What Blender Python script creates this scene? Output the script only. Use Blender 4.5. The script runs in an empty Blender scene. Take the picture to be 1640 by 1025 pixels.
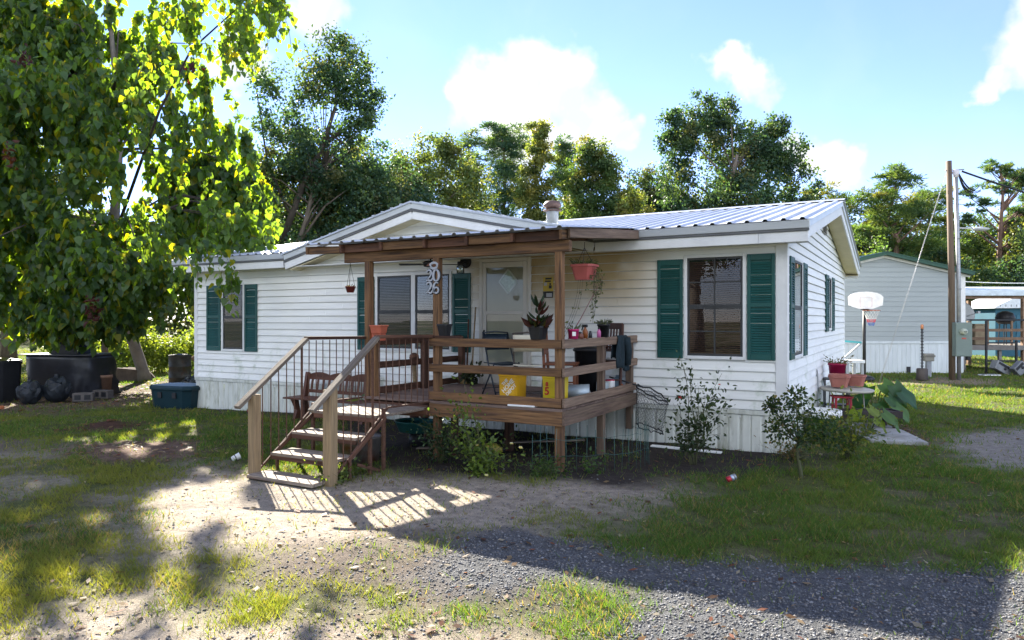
import bpy, bmesh, math, random
import numpy as np
from mathutils import Vector, Matrix

# ------------------------------------------------------------------ camera, sky, sun, exposure
SC = bpy.context.scene
COL = SC.collection
YAW = math.radians(29.43)
cam = bpy.data.cameras.new('camera'); camo = bpy.data.objects.new('camera', cam); COL.objects.link(camo)
camo.location = (1.487, -10.01, 1.78); camo.rotation_euler = (math.radians(90), 0, YAW)
cam.sensor_width = 36; cam.lens = 25.11; cam.clip_start = .05; cam.clip_end = 3000
SC.camera = camo

SUN = Vector((-1.34, .98, 1.0)).normalized()
ELEV = math.asin(SUN.z); AZ = math.atan2(SUN.x, SUN.y)
W = bpy.data.worlds.new('World'); SC.world = W; W.use_nodes = True
def build_world():
    nt = W.node_tree; N = nt.nodes; L = nt.links; N.clear()
    out = N.new('ShaderNodeOutputWorld'); bg = N.new('ShaderNodeBackground'); bg.inputs[1].default_value = .075
    L.new(bg.outputs[0], out.inputs[0])
    sky = N.new('ShaderNodeTexSky'); sky.sky_type = 'NISHITA'; sky.sun_disc = False
    sky.sun_elevation = ELEV; sky.sun_rotation = AZ; sky.air_density = .75; sky.dust_density = .0; sky.ozone_density = 2.2
    tc = N.new('ShaderNodeTexCoord')
    def warp(scale, amt, detail):
        n = N.new('ShaderNodeTexNoise'); n.inputs['Scale'].default_value = scale; n.inputs['Detail'].default_value = detail
        L.new(tc.outputs['Generated'], n.inputs['Vector'])
        s = N.new('ShaderNodeVectorMath'); s.operation = 'SUBTRACT'; s.inputs[1].default_value = (.5, .5, .5); L.new(n.outputs['Color'], s.inputs[0])
        m = N.new('ShaderNodeVectorMath'); m.operation = 'SCALE'; m.inputs['Scale'].default_value = amt; L.new(s.outputs[0], m.inputs[0])
        return m
    w1, w2 = warp(7, .10, 2), warp(24, .075, 7)
    a = N.new('ShaderNodeVectorMath'); L.new(tc.outputs['Generated'], a.inputs[0]); L.new(w1.outputs[0], a.inputs[1])
    b = N.new('ShaderNodeVectorMath'); L.new(a.outputs[0], b.inputs[0]); L.new(w2.outputs[0], b.inputs[1])
    clouds = [(-.503,.807,.309,.057),(-.454,.83,.324,.058),(-.403,.857,.32,.05),(-.534,.791,.299,.029),(-.45,.85,.275,.062),
      (-.391,.88,.27,.049),(-.351,.903,.249,.026),(-.211,.924,.319,.030),(-.189,.936,.297,.032),(-.21,.918,.337,.018),
      (-.114,.971,.21,.032),(-.082,.979,.187,.03),(-.131,.964,.229,.018),(.111,.95,.292,.045),(.076,.96,.27,.024),
      (.055,.964,.259,.021),(.129,.937,.324,.051),(-.655,.648,.388,.036),(-.73,.60,.32,.03),
      (.5,.75,.43,.11),(.62,.68,.39,.09),(.8,.2,.56,.18),(.85,-.2,.48,.15),(.3,-.85,.42,.2),(.1,-.92,.38,.15),(-.4,-.8,.45,.18),  # from here on clouds out of view, added for fill light
      (-.9,-.25,.35,.14),(-.95,.1,.3,.09),(.55,-.6,.58,.2),(-.1,.2,.97,.16),(.2,.6,.77,.13),(.75,-.6,.25,.16),(.95,.1,.25,.14),(-.15,-.75,.65,.2),(-.7,-.55,.4,.15),(.3,-.3,.9,.2),(.6,-.78,.2,.14),(-.3,-.94,.2,.15)]
    prev = None
    for x, y, z, r in clouds:
        v = Vector((x, y, z)).normalized()
        d = N.new('ShaderNodeVectorMath'); d.operation = 'DISTANCE'; d.inputs[1].default_value = v; L.new(b.outputs[0], d.inputs[0])
        mr = N.new('ShaderNodeMapRange'); mr.interpolation_type = 'SMOOTHSTEP'
        mr.inputs['From Min'].default_value = r * 1.32; mr.inputs['From Max'].default_value = r * .60
        L.new(d.outputs['Value'], mr.inputs['Value'])
        if prev is None: prev = mr.outputs[0]
        else:
            mx = N.new('ShaderNodeMath'); mx.operation = 'MAXIMUM'; L.new(prev, mx.inputs[0]); L.new(mr.outputs[0], mx.inputs[1]); prev = mx.outputs[0]
    # thin veil of cirrus everywhere
    n = N.new('ShaderNodeTexNoise'); n.inputs['Scale'].default_value = 5; n.inputs['Detail'].default_value = 6; L.new(b.outputs[0], n.inputs['Vector'])
    v = N.new('ShaderNodeMapRange'); v.inputs['From Min'].default_value = .45; v.inputs['From Max'].default_value = .85; v.inputs['To Max'].default_value = .10
    L.new(n.outputs[0], v.inputs['Value'])
    mx = N.new('ShaderNodeMath'); mx.operation = 'MAXIMUM'; L.new(prev, mx.inputs[0]); L.new(v.outputs[0], mx.inputs[1])
    mix = N.new('ShaderNodeMix'); mix.data_type = 'RGBA'; L.new(mx.outputs[0], mix.inputs['Factor'])
    tint = N.new('ShaderNodeVectorMath'); tint.operation = 'MULTIPLY'; tint.inputs[1].default_value = (.68, .635, .78); L.new(sky.outputs[0], tint.inputs[0]); L.new(tint.outputs[0], mix.inputs['A']); 
    cn = N.new('ShaderNodeTexNoise'); cn.inputs['Scale'].default_value = 13; cn.inputs['Detail'].default_value = 6; L.new(a.outputs[0], cn.inputs['Vector'])
    cr = N.new('ShaderNodeMix'); cr.data_type = 'RGBA'; cr.inputs['A'].default_value = (2.0, 2.15, 2.35, 1); cr.inputs['B'].default_value = (3.0, 2.98, 2.95, 1)
    cm = N.new('ShaderNodeMapRange'); cm.inputs['From Min'].default_value = .36; cm.inputs['From Max'].default_value = .6; L.new(cn.outputs[0], cm.inputs['Value']); L.new(cm.outputs[0], cr.inputs['Factor']); 
    # clouds opposite the sun, front-lit and out of view, brightened to fill the shade
    dp = N.new('ShaderNodeVectorMath'); dp.operation = 'DOT_PRODUCT'; dp.inputs[1].default_value = SUN; L.new(tc.outputs['Generated'], dp.inputs[0])
    ph = N.new('ShaderNodeMapRange'); ph.inputs['From Min'].default_value = -.6; ph.inputs['From Max'].default_value = .5; ph.inputs['To Min'].default_value = 3.6; ph.inputs['To Max'].default_value = 1.0; L.new(dp.outputs['Value'], ph.inputs['Value'])
    cs = N.new('ShaderNodeVectorMath'); cs.operation = 'SCALE'; L.new(cr.outputs['Result'], cs.inputs[0]); L.new(ph.outputs[0], cs.inputs['Scale']); L.new(cs.outputs[0], mix.inputs['B'])
    L.new(mix.outputs['Result'], bg.inputs[0])
build_world()
sl = bpy.data.lights.new('sun', 'SUN'); sl.energy = 4.2; sl.angle = math.radians(.5); sl.color = (1, .93, .80)
so = bpy.data.objects.new('sun', sl); COL.objects.link(so); so.location = (-30, 20, 30)
so.rotation_euler = (-SUN).to_track_quat('-Z', 'Y').to_euler()
SC.view_settings.view_transform = 'Standard'; SC.view_settings.look = 'None'
SC.view_settings.gamma = 1; SC.view_settings.use_curve_mapping = False; SC.view_settings.exposure = 2.68
SC.cycles.max_bounces = 8; SC.cycles.transparent_max_bounces = 12; SC.cycles.transmission_bounces = 6; SC.cycles.diffuse_bounces = 4
SC.cycles.use_denoising = True

# ------------------------------------------------------------------ helpers
RNG = np.random.default_rng(7); random.seed(7)
BASE = {}                                           # world base point of every thing
def V3(*a): return Vector(a)
def tag(o, label=None, cat=None, group=None, kind=None):
    if label: o['label'] = label
    if cat: o['category'] = cat
    if group: o['group'] = group
    if kind: o['kind'] = kind
    return o
def thing(name, label, cat, loc=(0,0,0), rz=0, group=None):
    o = bpy.data.objects.new(name, None); COL.objects.link(o); o.empty_display_size = .1
    o.location = loc; o.rotation_euler = (0,0,rz); BASE[o] = Vector(loc)
    return tag(o, label, cat, group)
def link(name, me, mat=None, parent=None, world=False):
    """one object; with world=True the mesh is in world coordinates and is moved into the parent's (unrotated) frame"""
    o = bpy.data.objects.new(name, me); COL.objects.link(o)
    if mat is not None and not me.materials: me.materials.append(mat)
    if parent is not None:
        o.parent = parent
        if world: o.location = -BASE[parent] if parent in BASE else (0,0,0)
    return o
def root_base(p):
    b = Vector((0,0,0))
    while p is not None:
        b += Vector(p.location); p = p.parent
    return b
class MB:
    """collects shapes into one mesh"""
    def __init__(s): s.v = []; s.f = []; s.m = []; s.sm = []
    def add(s, V, Fc, mi=0, smooth=False):
        n = len(s.v); s.v += [tuple(p) for p in V]; s.f += [tuple(i + n for i in f) for f in Fc]
        s.m += [mi] * len(Fc); s.sm += [smooth] * len(Fc); return s
    def box(s, c, d, rot=None, ch=0, mi=0):
        V, Fc = box_geo(d, ch); M = rot.to_3x3() if rot is not None else None
        V = [(M @ Vector(p) if M is not None else Vector(p)) + Vector(c) for p in V]
        return s.add(V, Fc, mi)
    def bar(s, p0, p1, w, h, ch=0, mi=0, up=(0,0,1)):
        p0, p1 = Vector(p0), Vector(p1); M = frame(p0, p1, up)
        V, Fc = box_geo(((p1-p0).length, w, h), ch)
        return s.add([M @ Vector(p) + (p0+p1)/2 for p in V], Fc, mi)
    def tube(s, pts, r, n=8, mi=0, cap=True, smooth=True):
        pts = [Vector(p) for p in pts]; rs = r if isinstance(r, (list, tuple)) else [r]*len(pts)
        V = []; Fc = []; prev = None
        for i, p in enumerate(pts):
            t = (pts[min(i+1, len(pts)-1)] - pts[max(i-1, 0)]).normalized()
            if prev is None:
                a = Vector((0,0,1)) if abs(t.z) < .9 else Vector((1,0,0)); prev = t.cross(a).normalized()
            u = (prev - t * prev.dot(t)).normalized(); w = t.cross(u); prev = u
            V += [p + (u*math.cos(2*math.pi*k/n) + w*math.sin(2*math.pi*k/n)) * rs[i] for k in range(n)]
        for i in range(len(pts)-1):
            for k in range(n):
                Fc.append((i*n+k, i*n+(k+1)%n, (i+1)*n+(k+1)%n, (i+1)*n+k))
        if cap: Fc += [tuple(reversed(range(n))), tuple(range((len(pts)-1)*n, len(pts)*n))]
        return s.add(V, Fc, mi, smooth)
    def lathe(s, prof, c=(0,0,0), n=20, mi=0, sx=1, sy=1, smooth=True, sq=0):
        V = []; Fc = []
        for r, z in prof:
            for k in range(n):
                a = 2*math.pi*k/n; x, y = math.cos(a), math.sin(a)
                if sq:
                    q = (abs(x)**sq + abs(y)**sq) ** (-1/sq); x *= q; y *= q
                V.append((c[0]+r*sx*x, c[1]+r*sy*y, c[2]+z))
        for i in range(len(prof)-1):
            for k in range(n): Fc.append((i*n+k, i*n+(k+1)%n, (i+1)*n+(k+1)%n, (i+1)*n+k))
        Fc += [tuple(reversed(range(n))), tuple(range((len(prof)-1)*n, len(prof)*n))]
        return s.add(V, Fc, mi, smooth)
    def prism(s, poly, p0, ax, ay, depth, mi=0):
        """poly (u,v) in the plane ax, ay from p0, extruded by the vector depth"""
        p0, ax, ay, dp = Vector(p0), Vector(ax), Vector(ay), Vector(depth); n = len(poly)
        V = [p0 + ax*u + ay*v for u, v in poly]; V += [p + dp for p in V]
        Fc = [tuple(range(n)), tuple(reversed(range(n, 2*n)))] + [(i, i+n, (i+1)%n+n, (i+1)%n) for i in range(n)]
        return s.add(V, Fc, mi)
    def mesh(s, name, mats):
        me = bpy.data.meshes.new(name); me.from_pydata(s.v, [], s.f)
        for m in (mats if isinstance(mats, (list, tuple)) else [mats]): me.materials.append(m)
        me.polygons.foreach_set('material_index', s.m); me.polygons.foreach_set('use_smooth', s.sm)
        bm = bmesh.new(); bm.from_mesh(me); bmesh.ops.recalc_face_normals(bm, faces=bm.faces); bm.to_mesh(me); bm.free(); me.update()
        return me
    def build(s, name, mats, parent=None, world=True):
        """vertices in world coordinates (world=True) or in the parent's frame"""
        me = s.mesh(name, mats); o = bpy.data.objects.new(name, me); COL.objects.link(o)
        if parent is not None:
            o.parent = parent
            if world: o.location = -root_base(parent)
        return o
def box_geo(d, ch=0):
    a, b, c = d[0]/2, d[1]/2, d[2]/2
    if ch <= 0:
        V = [(x, y, z) for x in (-a, a) for y in (-b, b) for z in (-c, c)]
        return V, [(0,1,3,2), (4,6,7,5), (0,4,5,1), (2,3,7,6), (0,2,6,4), (1,5,7,3)]
    ch = min(ch, a*.45, b*.45, c*.45); V = []; ix = {}
    for sx in (-1,1):
        for sy in (-1,1):
            for sz in (-1,1):
                for k in range(3):
                    e = [a-ch, b-ch, c-ch]; e[k] += ch
                    ix[(sx,sy,sz,k)] = len(V); V.append((sx*e[0], sy*e[1], sz*e[2]))
    Fc = []
    def S(k, s, i, si, j, sj):
        q = [0,0,0]; q[k] = s; q[i] = si; q[j] = sj; return tuple(q)
    for k in range(3):
        i, j = (k+1)%3, (k+2)%3
        for s in (-1,1):
            Fc.append(tuple(ix[S(k,s,i,si,j,sj)+(k,)] for si, sj in ((-1,-1),(1,-1),(1,1),(-1,1))))
        for si in (-1,1):
            for sj in (-1,1):
                Fc.append((ix[S(k,-1,i,si,j,sj)+(i,)], ix[S(k,1,i,si,j,sj)+(i,)], ix[S(k,1,i,si,j,sj)+(j,)], ix[S(k,-1,i,si,j,sj)+(j,)]))
    for sx in (-1,1):
        for sy in (-1,1):
            for sz in (-1,1): Fc.append(tuple(ix[(sx,sy,sz,k)] for k in range(3)))
    return V, Fc
def frame(p0, p1, up=(0,0,1)):
    x = (Vector(p1)-Vector(p0)).normalized(); u = Vector(up)
    if abs(x.dot(u)) > .98: u = Vector((0,1,0))
    y = u.cross(x).normalized(); z = x.cross(y)
    return Matrix((x, y, z)).transposed()
_cache = {}
def bar(name, p0, p1, w, h, mat, parent, ch=.004, up=(0,0,1), label=None):
    """a board or post as an object of its own, local X along its length; p0, p1 in world coordinates"""
    p0, p1 = Vector(p0), Vector(p1); L = (p1-p0).length
    key = (round(L,3), round(w,4), round(h,4), ch, mat.name)
    if key not in _cache:
        V, Fc = box_geo((L, w, h), ch); _cache[key] = MB().add(V, Fc).mesh(name, mat)
    o = bpy.data.objects.new(name, _cache[key]); COL.objects.link(o); o.parent = parent
    o.location = (p0+p1)/2 - (root_base(parent) if parent is not None else Vector())
    o.rotation_euler = frame(p0, p1, up).to_euler()
    if label: o['label'] = label
    return o
def np_mesh(name, V, Fc, mat, col=None, smooth=False):
    """numpy vertices (n,3), faces (m,k)"""
    me = bpy.data.meshes.new(name); V = np.asarray(V, np.float32); Fc = np.asarray(Fc, np.int32); m, k = Fc.shape
    me.vertices.add(len(V)); me.vertices.foreach_set('co', V.ravel())
    me.loops.add(m*k); me.loops.foreach_set('vertex_index', Fc.ravel())
    me.polygons.add(m); me.polygons.foreach_set('loop_start', np.arange(0, m*k, k, dtype=np.int32))
    if smooth: me.polygons.foreach_set('use_smooth', np.ones(m, bool))
    if col is not None:
        c = np.ones((len(V), 4), np.float32); c[:, :3] = col
        me.attributes.new('col', 'FLOAT_COLOR', 'POINT').data.foreach_set('color', c.ravel())
    me.materials.append(mat); me.update(calc_edges=True); me.validate()
    return me
def copy_tree(o, parent=None):
    c = o.copy(); COL.objects.link(c); c.parent = parent
    for ch in list(o.children): copy_tree(ch, c)
    return c
def text_mesh(body, size, ext, mat, bold=0, shear=0, align='CENTER', spacing=1):
    cu = bpy.data.curves.new('lettering', 'FONT'); cu.body = body; cu.size = size; cu.extrude = ext; cu.offset = bold; cu.shear = shear
    cu.align_x = align; cu.align_y = 'CENTER'; cu.space_character = spacing; cu.space_line = .8; cu.resolution_u = 3
    ob = bpy.data.objects.new('lettering', cu); COL.objects.link(ob)
    dg = bpy.context.evaluated_depsgraph_get(); me = bpy.data.meshes.new_from_object(ob.evaluated_get(dg))
    bpy.data.objects.remove(ob); bpy.data.curves.remove(cu); me.materials.clear(); me.materials.append(mat)
    return me

# ------------------------------------------------------------------ materials
MATS = {}
def pm(name, c, rough=.6, metal=0, noise=(6, .15), stretch=(1,1,1), bump=0, bscale=None, rnd=.0, spec=.3, c2=None, patch=None, coat=0, detail=5):
    """principled with colour noise in object space; c2/patch = (scale, lo, hi) a second colour in patches"""
    if name in MATS: return MATS[name]
    m = bpy.data.materials.new(name); m.use_nodes = True; nt = m.node_tree; N = nt.nodes; L = nt.links
    p = N['Principled BSDF']; p.inputs['Roughness'].default_value = rough; p.inputs['Metallic'].default_value = metal
    p.inputs['Specular IOR Level'].default_value = spec; p.inputs['Coat Weight'].default_value = coat
    tc = N.new('ShaderNodeTexCoord'); mp = N.new('ShaderNodeMapping'); mp.inputs['Scale'].default_value = stretch
    oi = N.new('ShaderNodeObjectInfo'); ad = N.new('ShaderNodeVectorMath'); ad.operation = 'ADD'
    sc = N.new('ShaderNodeVectorMath'); sc.operation = 'SCALE'; sc.inputs[0].default_value = (13, 29, 7); L.new(oi.outputs['Random'], sc.inputs['Scale'])
    L.new(tc.outputs['Object'], mp.inputs['Vector']); L.new(mp.outputs[0], ad.inputs[0]); L.new(sc.outputs[0], ad.inputs[1])
    n = N.new('ShaderNodeTexNoise'); n.inputs['Scale'].default_value = noise[0]; n.inputs['Detail'].default_value = detail; n.inputs['Roughness'].default_value = .62
    L.new(ad.outputs[0], n.inputs['Vector'])
    a = noise[1]
    r = N.new('ShaderNodeMapRange'); r.inputs['From Min'].default_value = .3; r.inputs['From Max'].default_value = .7
    r.inputs['To Min'].default_value = 1-a; r.inputs['To Max'].default_value = 1+a; L.new(n.outputs[0], r.inputs['Value'])
    val = r.outputs[0]
    if rnd:
        rr = N.new('ShaderNodeMapRange'); rr.inputs['To Min'].default_value = 1-rnd; rr.inputs['To Max'].default_value = 1+rnd; L.new(oi.outputs['Random'], rr.inputs['Value'])
        mu = N.new('ShaderNodeMath'); mu.operation = 'MULTIPLY'; L.new(val, mu.inputs[0]); L.new(rr.outputs[0], mu.inputs[1]); val = mu.outputs[0]
    src = None
    if c2 is not None:
        n2 = N.new('ShaderNodeTexNoise'); n2.inputs['Scale'].default_value = patch[0]; n2.inputs['Detail'].default_value = 6; n2.inputs['Roughness'].default_value = .65
        L.new(ad.outputs[0], n2.inputs['Vector'])
        m2 = N.new('ShaderNodeMapRange'); m2.inputs['From Min'].default_value = patch[1]; m2.inputs['From Max'].default_value = patch[2]; L.new(n2.outputs[0], m2.inputs['Value'])
        mx = N.new('ShaderNodeMix'); mx.data_type = 'RGBA'; mx.inputs['A'].default_value = (*c, 1); mx.inputs['B'].default_value = (*c2, 1); L.new(m2.outputs[0], mx.inputs['Factor'])
        src = mx.outputs['Result']
    vm = N.new('ShaderNodeVectorMath'); vm.operation = 'SCALE'; vm.inputs[0].default_value = c
    if src is not None: L.new(src, vm.inputs[0])
    L.new(val, vm.inputs['Scale']); L.new(vm.outputs[0], p.inputs['Base Color'])
    if bump:
        nb = n
        if bscale:
            nb = N.new('ShaderNodeTexNoise'); nb.inputs['Scale'].default_value = bscale; nb.inputs['Detail'].default_value = 6; L.new(ad.outputs[0], nb.inputs['Vector'])
        b = N.new('ShaderNodeBump'); b.inputs['Strength'].default_value = bump; b.inputs['Distance'].default_value = .01
        L.new(nb.outputs[0], b.inputs['Height']); L.new(b.outputs[0], p.inputs['Normal'])
    MATS[name] = m; return m
def leafmat(name, tr=(2.2, 2.0, .5), mixf=.5, rough=.45, spec=.35):
    m = bpy.data.materials.new(name); m.use_nodes = True; nt = m.node_tree; N = nt.nodes; L = nt.links
    p = N['Principled BSDF']; p.inputs['Roughness'].default_value = rough; p.inputs['Specular IOR Level'].default_value = spec
    a = N.new('ShaderNodeAttribute'); a.attribute_name = 'col'; L.new(a.outputs['Color'], p.inputs['Base Color'])
    t = N.new('ShaderNodeBsdfTranslucent'); mu = N.new('ShaderNodeVectorMath'); mu.operation = 'MULTIPLY'; mu.inputs[1].default_value = tr
    L.new(a.outputs['Color'], mu.inputs[0]); L.new(mu.outputs[0], t.inputs['Color'])
    mx = N.new('ShaderNodeMixShader'); mx.inputs[0].default_value = mixf
    L.new(p.outputs[0], mx.inputs[1]); L.new(t.outputs[0], mx.inputs[2]); L.new(mx.outputs[0], N['Material Output'].inputs['Surface'])
    return m
def emitless_glass(name, tint=(.02,.025,.03), alpha=.35):
    """window glass: a clear pane with a sharp reflection"""
    m = bpy.data.materials.new(name); m.use_nodes = True; nt = m.node_tree; N = nt.nodes; L = nt.links; N.clear()
    o = N.new('ShaderNodeOutputMaterial'); g = N.new('ShaderNodeBsdfGlossy'); g.inputs['Roughness'].default_value = .01; g.inputs['Color'].default_value = (.95,.97,1,1)
    t = N.new('ShaderNodeBsdfTransparent'); t.inputs['Color'].default_value = (.8,.85,.85,1)
    f = N.new('ShaderNodeFresnel'); f.inputs['IOR'].default_value = 1.5
    a = N.new('ShaderNodeMath'); a.operation = 'MULTIPLY_ADD'; a.inputs[1].default_value = 1.0; a.inputs[2].default_value = alpha; a.use_clamp = True
    L.new(f.outputs[0], a.inputs[0]); mx = N.new('ShaderNodeMixShader'); L.new(a.outputs[0], mx.inputs[0]); L.new(t.outputs[0], mx.inputs[1]); L.new(g.outputs[0], mx.inputs[2])
    L.new(mx.outputs[0], o.inputs[0]); return m

WOOD = pm('brown_lumber', (.155,.083,.038), .75, noise=(3, .55), stretch=(.7, 14, 14), bump=.5, rnd=.2, c2=(.075,.042,.028), patch=(1.8,.5,.64))
WOODR = pm('greyed_lumber', (.17,.118,.085), .8, noise=(3, .4), stretch=(.7, 14, 14), bump=.5, rnd=.2, c2=(.10,.06,.05), patch=(1.6,.5,.7))
WOODD = pm('dark_lumber', (.10,.048,.03), .75, noise=(3, .45), stretch=(.7, 14, 14), bump=.5, rnd=.35, c2=(.05,.026,.02), patch=(1.4,.45,.65))
POSTW = pm('weathered_post', (.24,.175,.10), .8, noise=(3, .35), stretch=(.7, 16, 16), bump=.6, rnd=.12, c2=(.13,.10,.07), patch=(2,.55,.72))
RAILW = pm('weathered_rail', (.15,.125,.10), .85, noise=(4,.4), stretch=(.6,16,16), bump=.6, rnd=.15, c2=(.08,.06,.05), patch=(2.2,.5,.66))
TREAD = pm('worn_tread', (.22,.185,.15), .85, noise=(4, .4), stretch=(.6, 16, 16), bump=.6, rnd=.2, c2=(.12,.075,.06), patch=(2.2,.5,.66))
DECKF = pm('deck_board', (.17,.12,.10), .85, noise=(4, .4), stretch=(.6, 14, 14), bump=.5, rnd=.25)
RUST = pm('rusty_rod', (.10,.052,.035), .7, metal=.2, noise=(30, .4), bump=.2)
BLACKM = pm('black_metal', (.018,.019,.022), .45, noise=(12,.2))
GREYM = pm('grey_metal', (.32,.33,.34), .45, metal=.6, noise=(9,.15))
WHITEP = pm('white_paint', (.74,.75,.74), .5, noise=(5,.08), rnd=.04)

# ------------------------------------------------------------------ ground
def vnoise(x, y, s, seed):
    r = np.random.default_rng(seed); T = r.random((256, 256))
    x = np.asarray(x)/s + 97.3; y = np.asarray(y)/s + 51.7
    xi = np.floor(x).astype(int); yi = np.floor(y).astype(int); fx = x-xi; fy = y-yi
    fx = fx*fx*(3-2*fx); fy = fy*fy*(3-2*fy); g = lambda i, j: T[i % 256, j % 256]
    return (g(xi,yi)*(1-fx)+g(xi+1,yi)*fx)*(1-fy) + (g(xi,yi+1)*(1-fx)+g(xi+1,yi+1)*fx)*fy
def fbm(x, y, s, seed, o=4):
    v = 0; a = 1; t = 0
    for i in range(o): v = v + a*vnoise(x, y, s/2**i, seed+i); t += a; a *= .55
    return v/t
REG = {
'gravel':[(-1.55,-5.95),(-1.60,-5.45),(-1.62,-5.05),(-1.50,-4.75),(-1.02,-4.86),(-0.46,-4.79),(0.22,-4.65),(0.84,-4.46),(1.43,-4.27),(1.86,-3.95),(2.6,-3.5),(8,-3.5),(30,-6),(30,-14),(0.19,-12),(0.19,-7.4),(-0.12,-6.12),(-0.18,-5.55),(-0.61,-5.60),(-0.98,-6.05)],
'soilstone':[(-2.83,-6.34),(-2.35,-5.49),(-0.90,-5.00),(-0.20,-5.50),(-0.18,-6.26),(-1.13,-6.33),(-1.75,-6.67),(-2.33,-6.76)],
'sand':[(-6.44,-4.23),(-5.45,-4.02),(-4.12,-4.04),(-3.40,-3.14),(-1.98,-2.72),(-1.31,-2.53),(-0.62,-2.94),(-1.41,-3.93),(-1.20,-4.71),(-1.95,-5.27),(-2.28,-5.87),(-2.86,-6.19),(-3.09,-6.57),(-2.23,-6.94),(-1.48,-6.74),(-0.27,-6.31),(0.16,-7.09),(-1.88,-9),(-3.2,-8),(-3.37,-6.72),(-4.41,-6.42),(-4.97,-6.30),(-5.66,-5.32)],
'soil':[(-3.40,-3.3),(-5.2,-3.0),(-7.3,-.5),(-12.3,-.25),(-12.3,1),(-2.31,1.2),(0.2,1.0),(0.33,-0.75),(-0.92,-1.94),(-1.23,-2.75),(-2.10,-2.79)],
'mulch':[(-8.38,-4.76),(-8.92,-3.95),(-8.56,-3.11),(-7.80,-3.07),(-6.69,-4.00),(-7.04,-4.66)],
'mulchpile':[(-10.97,-3.12),(-11.59,-2.40),(-10.93,-2.22),(-10.05,-2.60),(-9.80,-3.24)],
'litter':[(-15.96,-4.06),(-23.58,-1.45),(-18.67,2.00),(-19.04,4.97),(-14.36,1.74),(-13.48,-0.19),(-13.63,-1.84)],
'bare':[(1.99,3.05),(2.53,4.25),(3.68,5.31),(3.01,0.68),(2.24,0.32),(2.03,1.27)],
'bare2':[(0.48,12.57),(1.73,15.00),(3.71,16.11),(3.51,13.83),(1.41,12.21)],
'mulchR':[(1.16,1.92),(1.34,3.83),(1.57,3.32),(1.45,1.48)],
'weak':[(-2.10,-2.79),(-0.95,-2.32),(-0.48,-3.00),(-0.78,-3.94),(-1.20,-4.61)],
'dirtL':[(-11.09,-4.67),(-10.75,-3.78),(-9.64,-4.17),(-9.62,-5.30)]}
def sdist(x, y, poly):
    x = np.asarray(x, float); y = np.asarray(y, float); d = np.full(x.shape, 1e9); ins = np.zeros(x.shape, bool); n = len(poly)
    for i in range(n):
        (x0, y0), (x1, y1) = poly[i], poly[(i+1) % n]; ex, ey = x1-x0, y1-y0
        t = np.clip(((x-x0)*ex+(y-y0)*ey)/(ex*ex+ey*ey), 0, 1); d = np.minimum(d, np.hypot(x-x0-t*ex, y-y0-t*ey))
        c = (y0 > y) != (y1 > y)
        if ey != 0: ins ^= c & (x < ex*(y-y0)/ey + x0)
    return np.where(ins, d, -d)
def masks(x, y):
    w1 = (fbm(x, y, .9, 11)-.5)*.9; w2 = (fbm(x, y, .22, 23)-.5)*.45; R = {}
    soft = dict(sand=.45, weak=.6, mulch=.3, soil=.25, gravel=.2, litter=.8, bare=.3, soilstone=.4)
    for k, p in REG.items():
        s = soft.get(k, .25); R[k] = np.clip((sdist(x, y, p) + (w1 + w2)*(1.0 if k != 'gravel' else .55))/s*.5 + .5, 0, 1)
    patch = fbm(x, y, 1.7, 41)                        # patchy lawn by the sand on the near left side
    near = np.clip((-3.4 - y)/1.5, 0, 1)*np.clip((-2.2-x)/1.5, 0, 1)
    R['thin'] = near*np.clip((.52-patch)/.16, 0, 1)*.75
    worn = fbm(x, y, .8, 77); R['worn'] = np.clip((.38-worn)/.1, 0, 1)*.5
    R['house'] = ((x > -12) & (x < 0) & (y > 0) & (y < 8.8)).astype(float)
    return R
def grass_density(x, y, R=None):
    R = masks(x, y) if R is None else R
    g = (1-R['gravel']*.985)*(1-R['sand']*.95)*(1-R['soil']*.93)*(1-R['mulch']*.93)*(1-R['mulchpile'])*(1-R['litter']*.85)
    g = g*(1-R['bare']*.92)*(1-R['bare2']*.8)*(1-R['mulchR'])*(1-R['weak']*.72)*(1-R['dirtL']*.5)*(1-R['soilstone']*.9)*(1-R['thin'])*(1-R['worn'])*(1-R['house'])
    return g
def gz(x, y):
    x = np.asarray(x, float); y = np.asarray(y, float)
    z = (fbm(x, y, 2.6, 5, 3)-.5)*.07 + (fbm(x, y, .45, 8, 3)-.5)*.035
    z = z - .10*np.clip((-7-x)/5, 0, 1)
    pile = np.exp(-(((x+10.7)/.45)**2+((y+2.65)/.35)**2))*.10
    far = np.clip((np.hypot(x, y)-45)/120, 0, 1); z = z*(1-far)
    return z + pile
def G(x, y): return float(gz(x, y))
def axis(lo, hi, step, far):
    a = list(np.arange(lo, hi+1e-6, step)); s = step; v = hi; b = []
    while v < far: s *= 1.18; v += s; b.append(v)
    s = step; v = lo; c = []
    while v > -far: s *= 1.18; v -= s; c.append(v)
    return np.array(c[::-1] + a + b)
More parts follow.
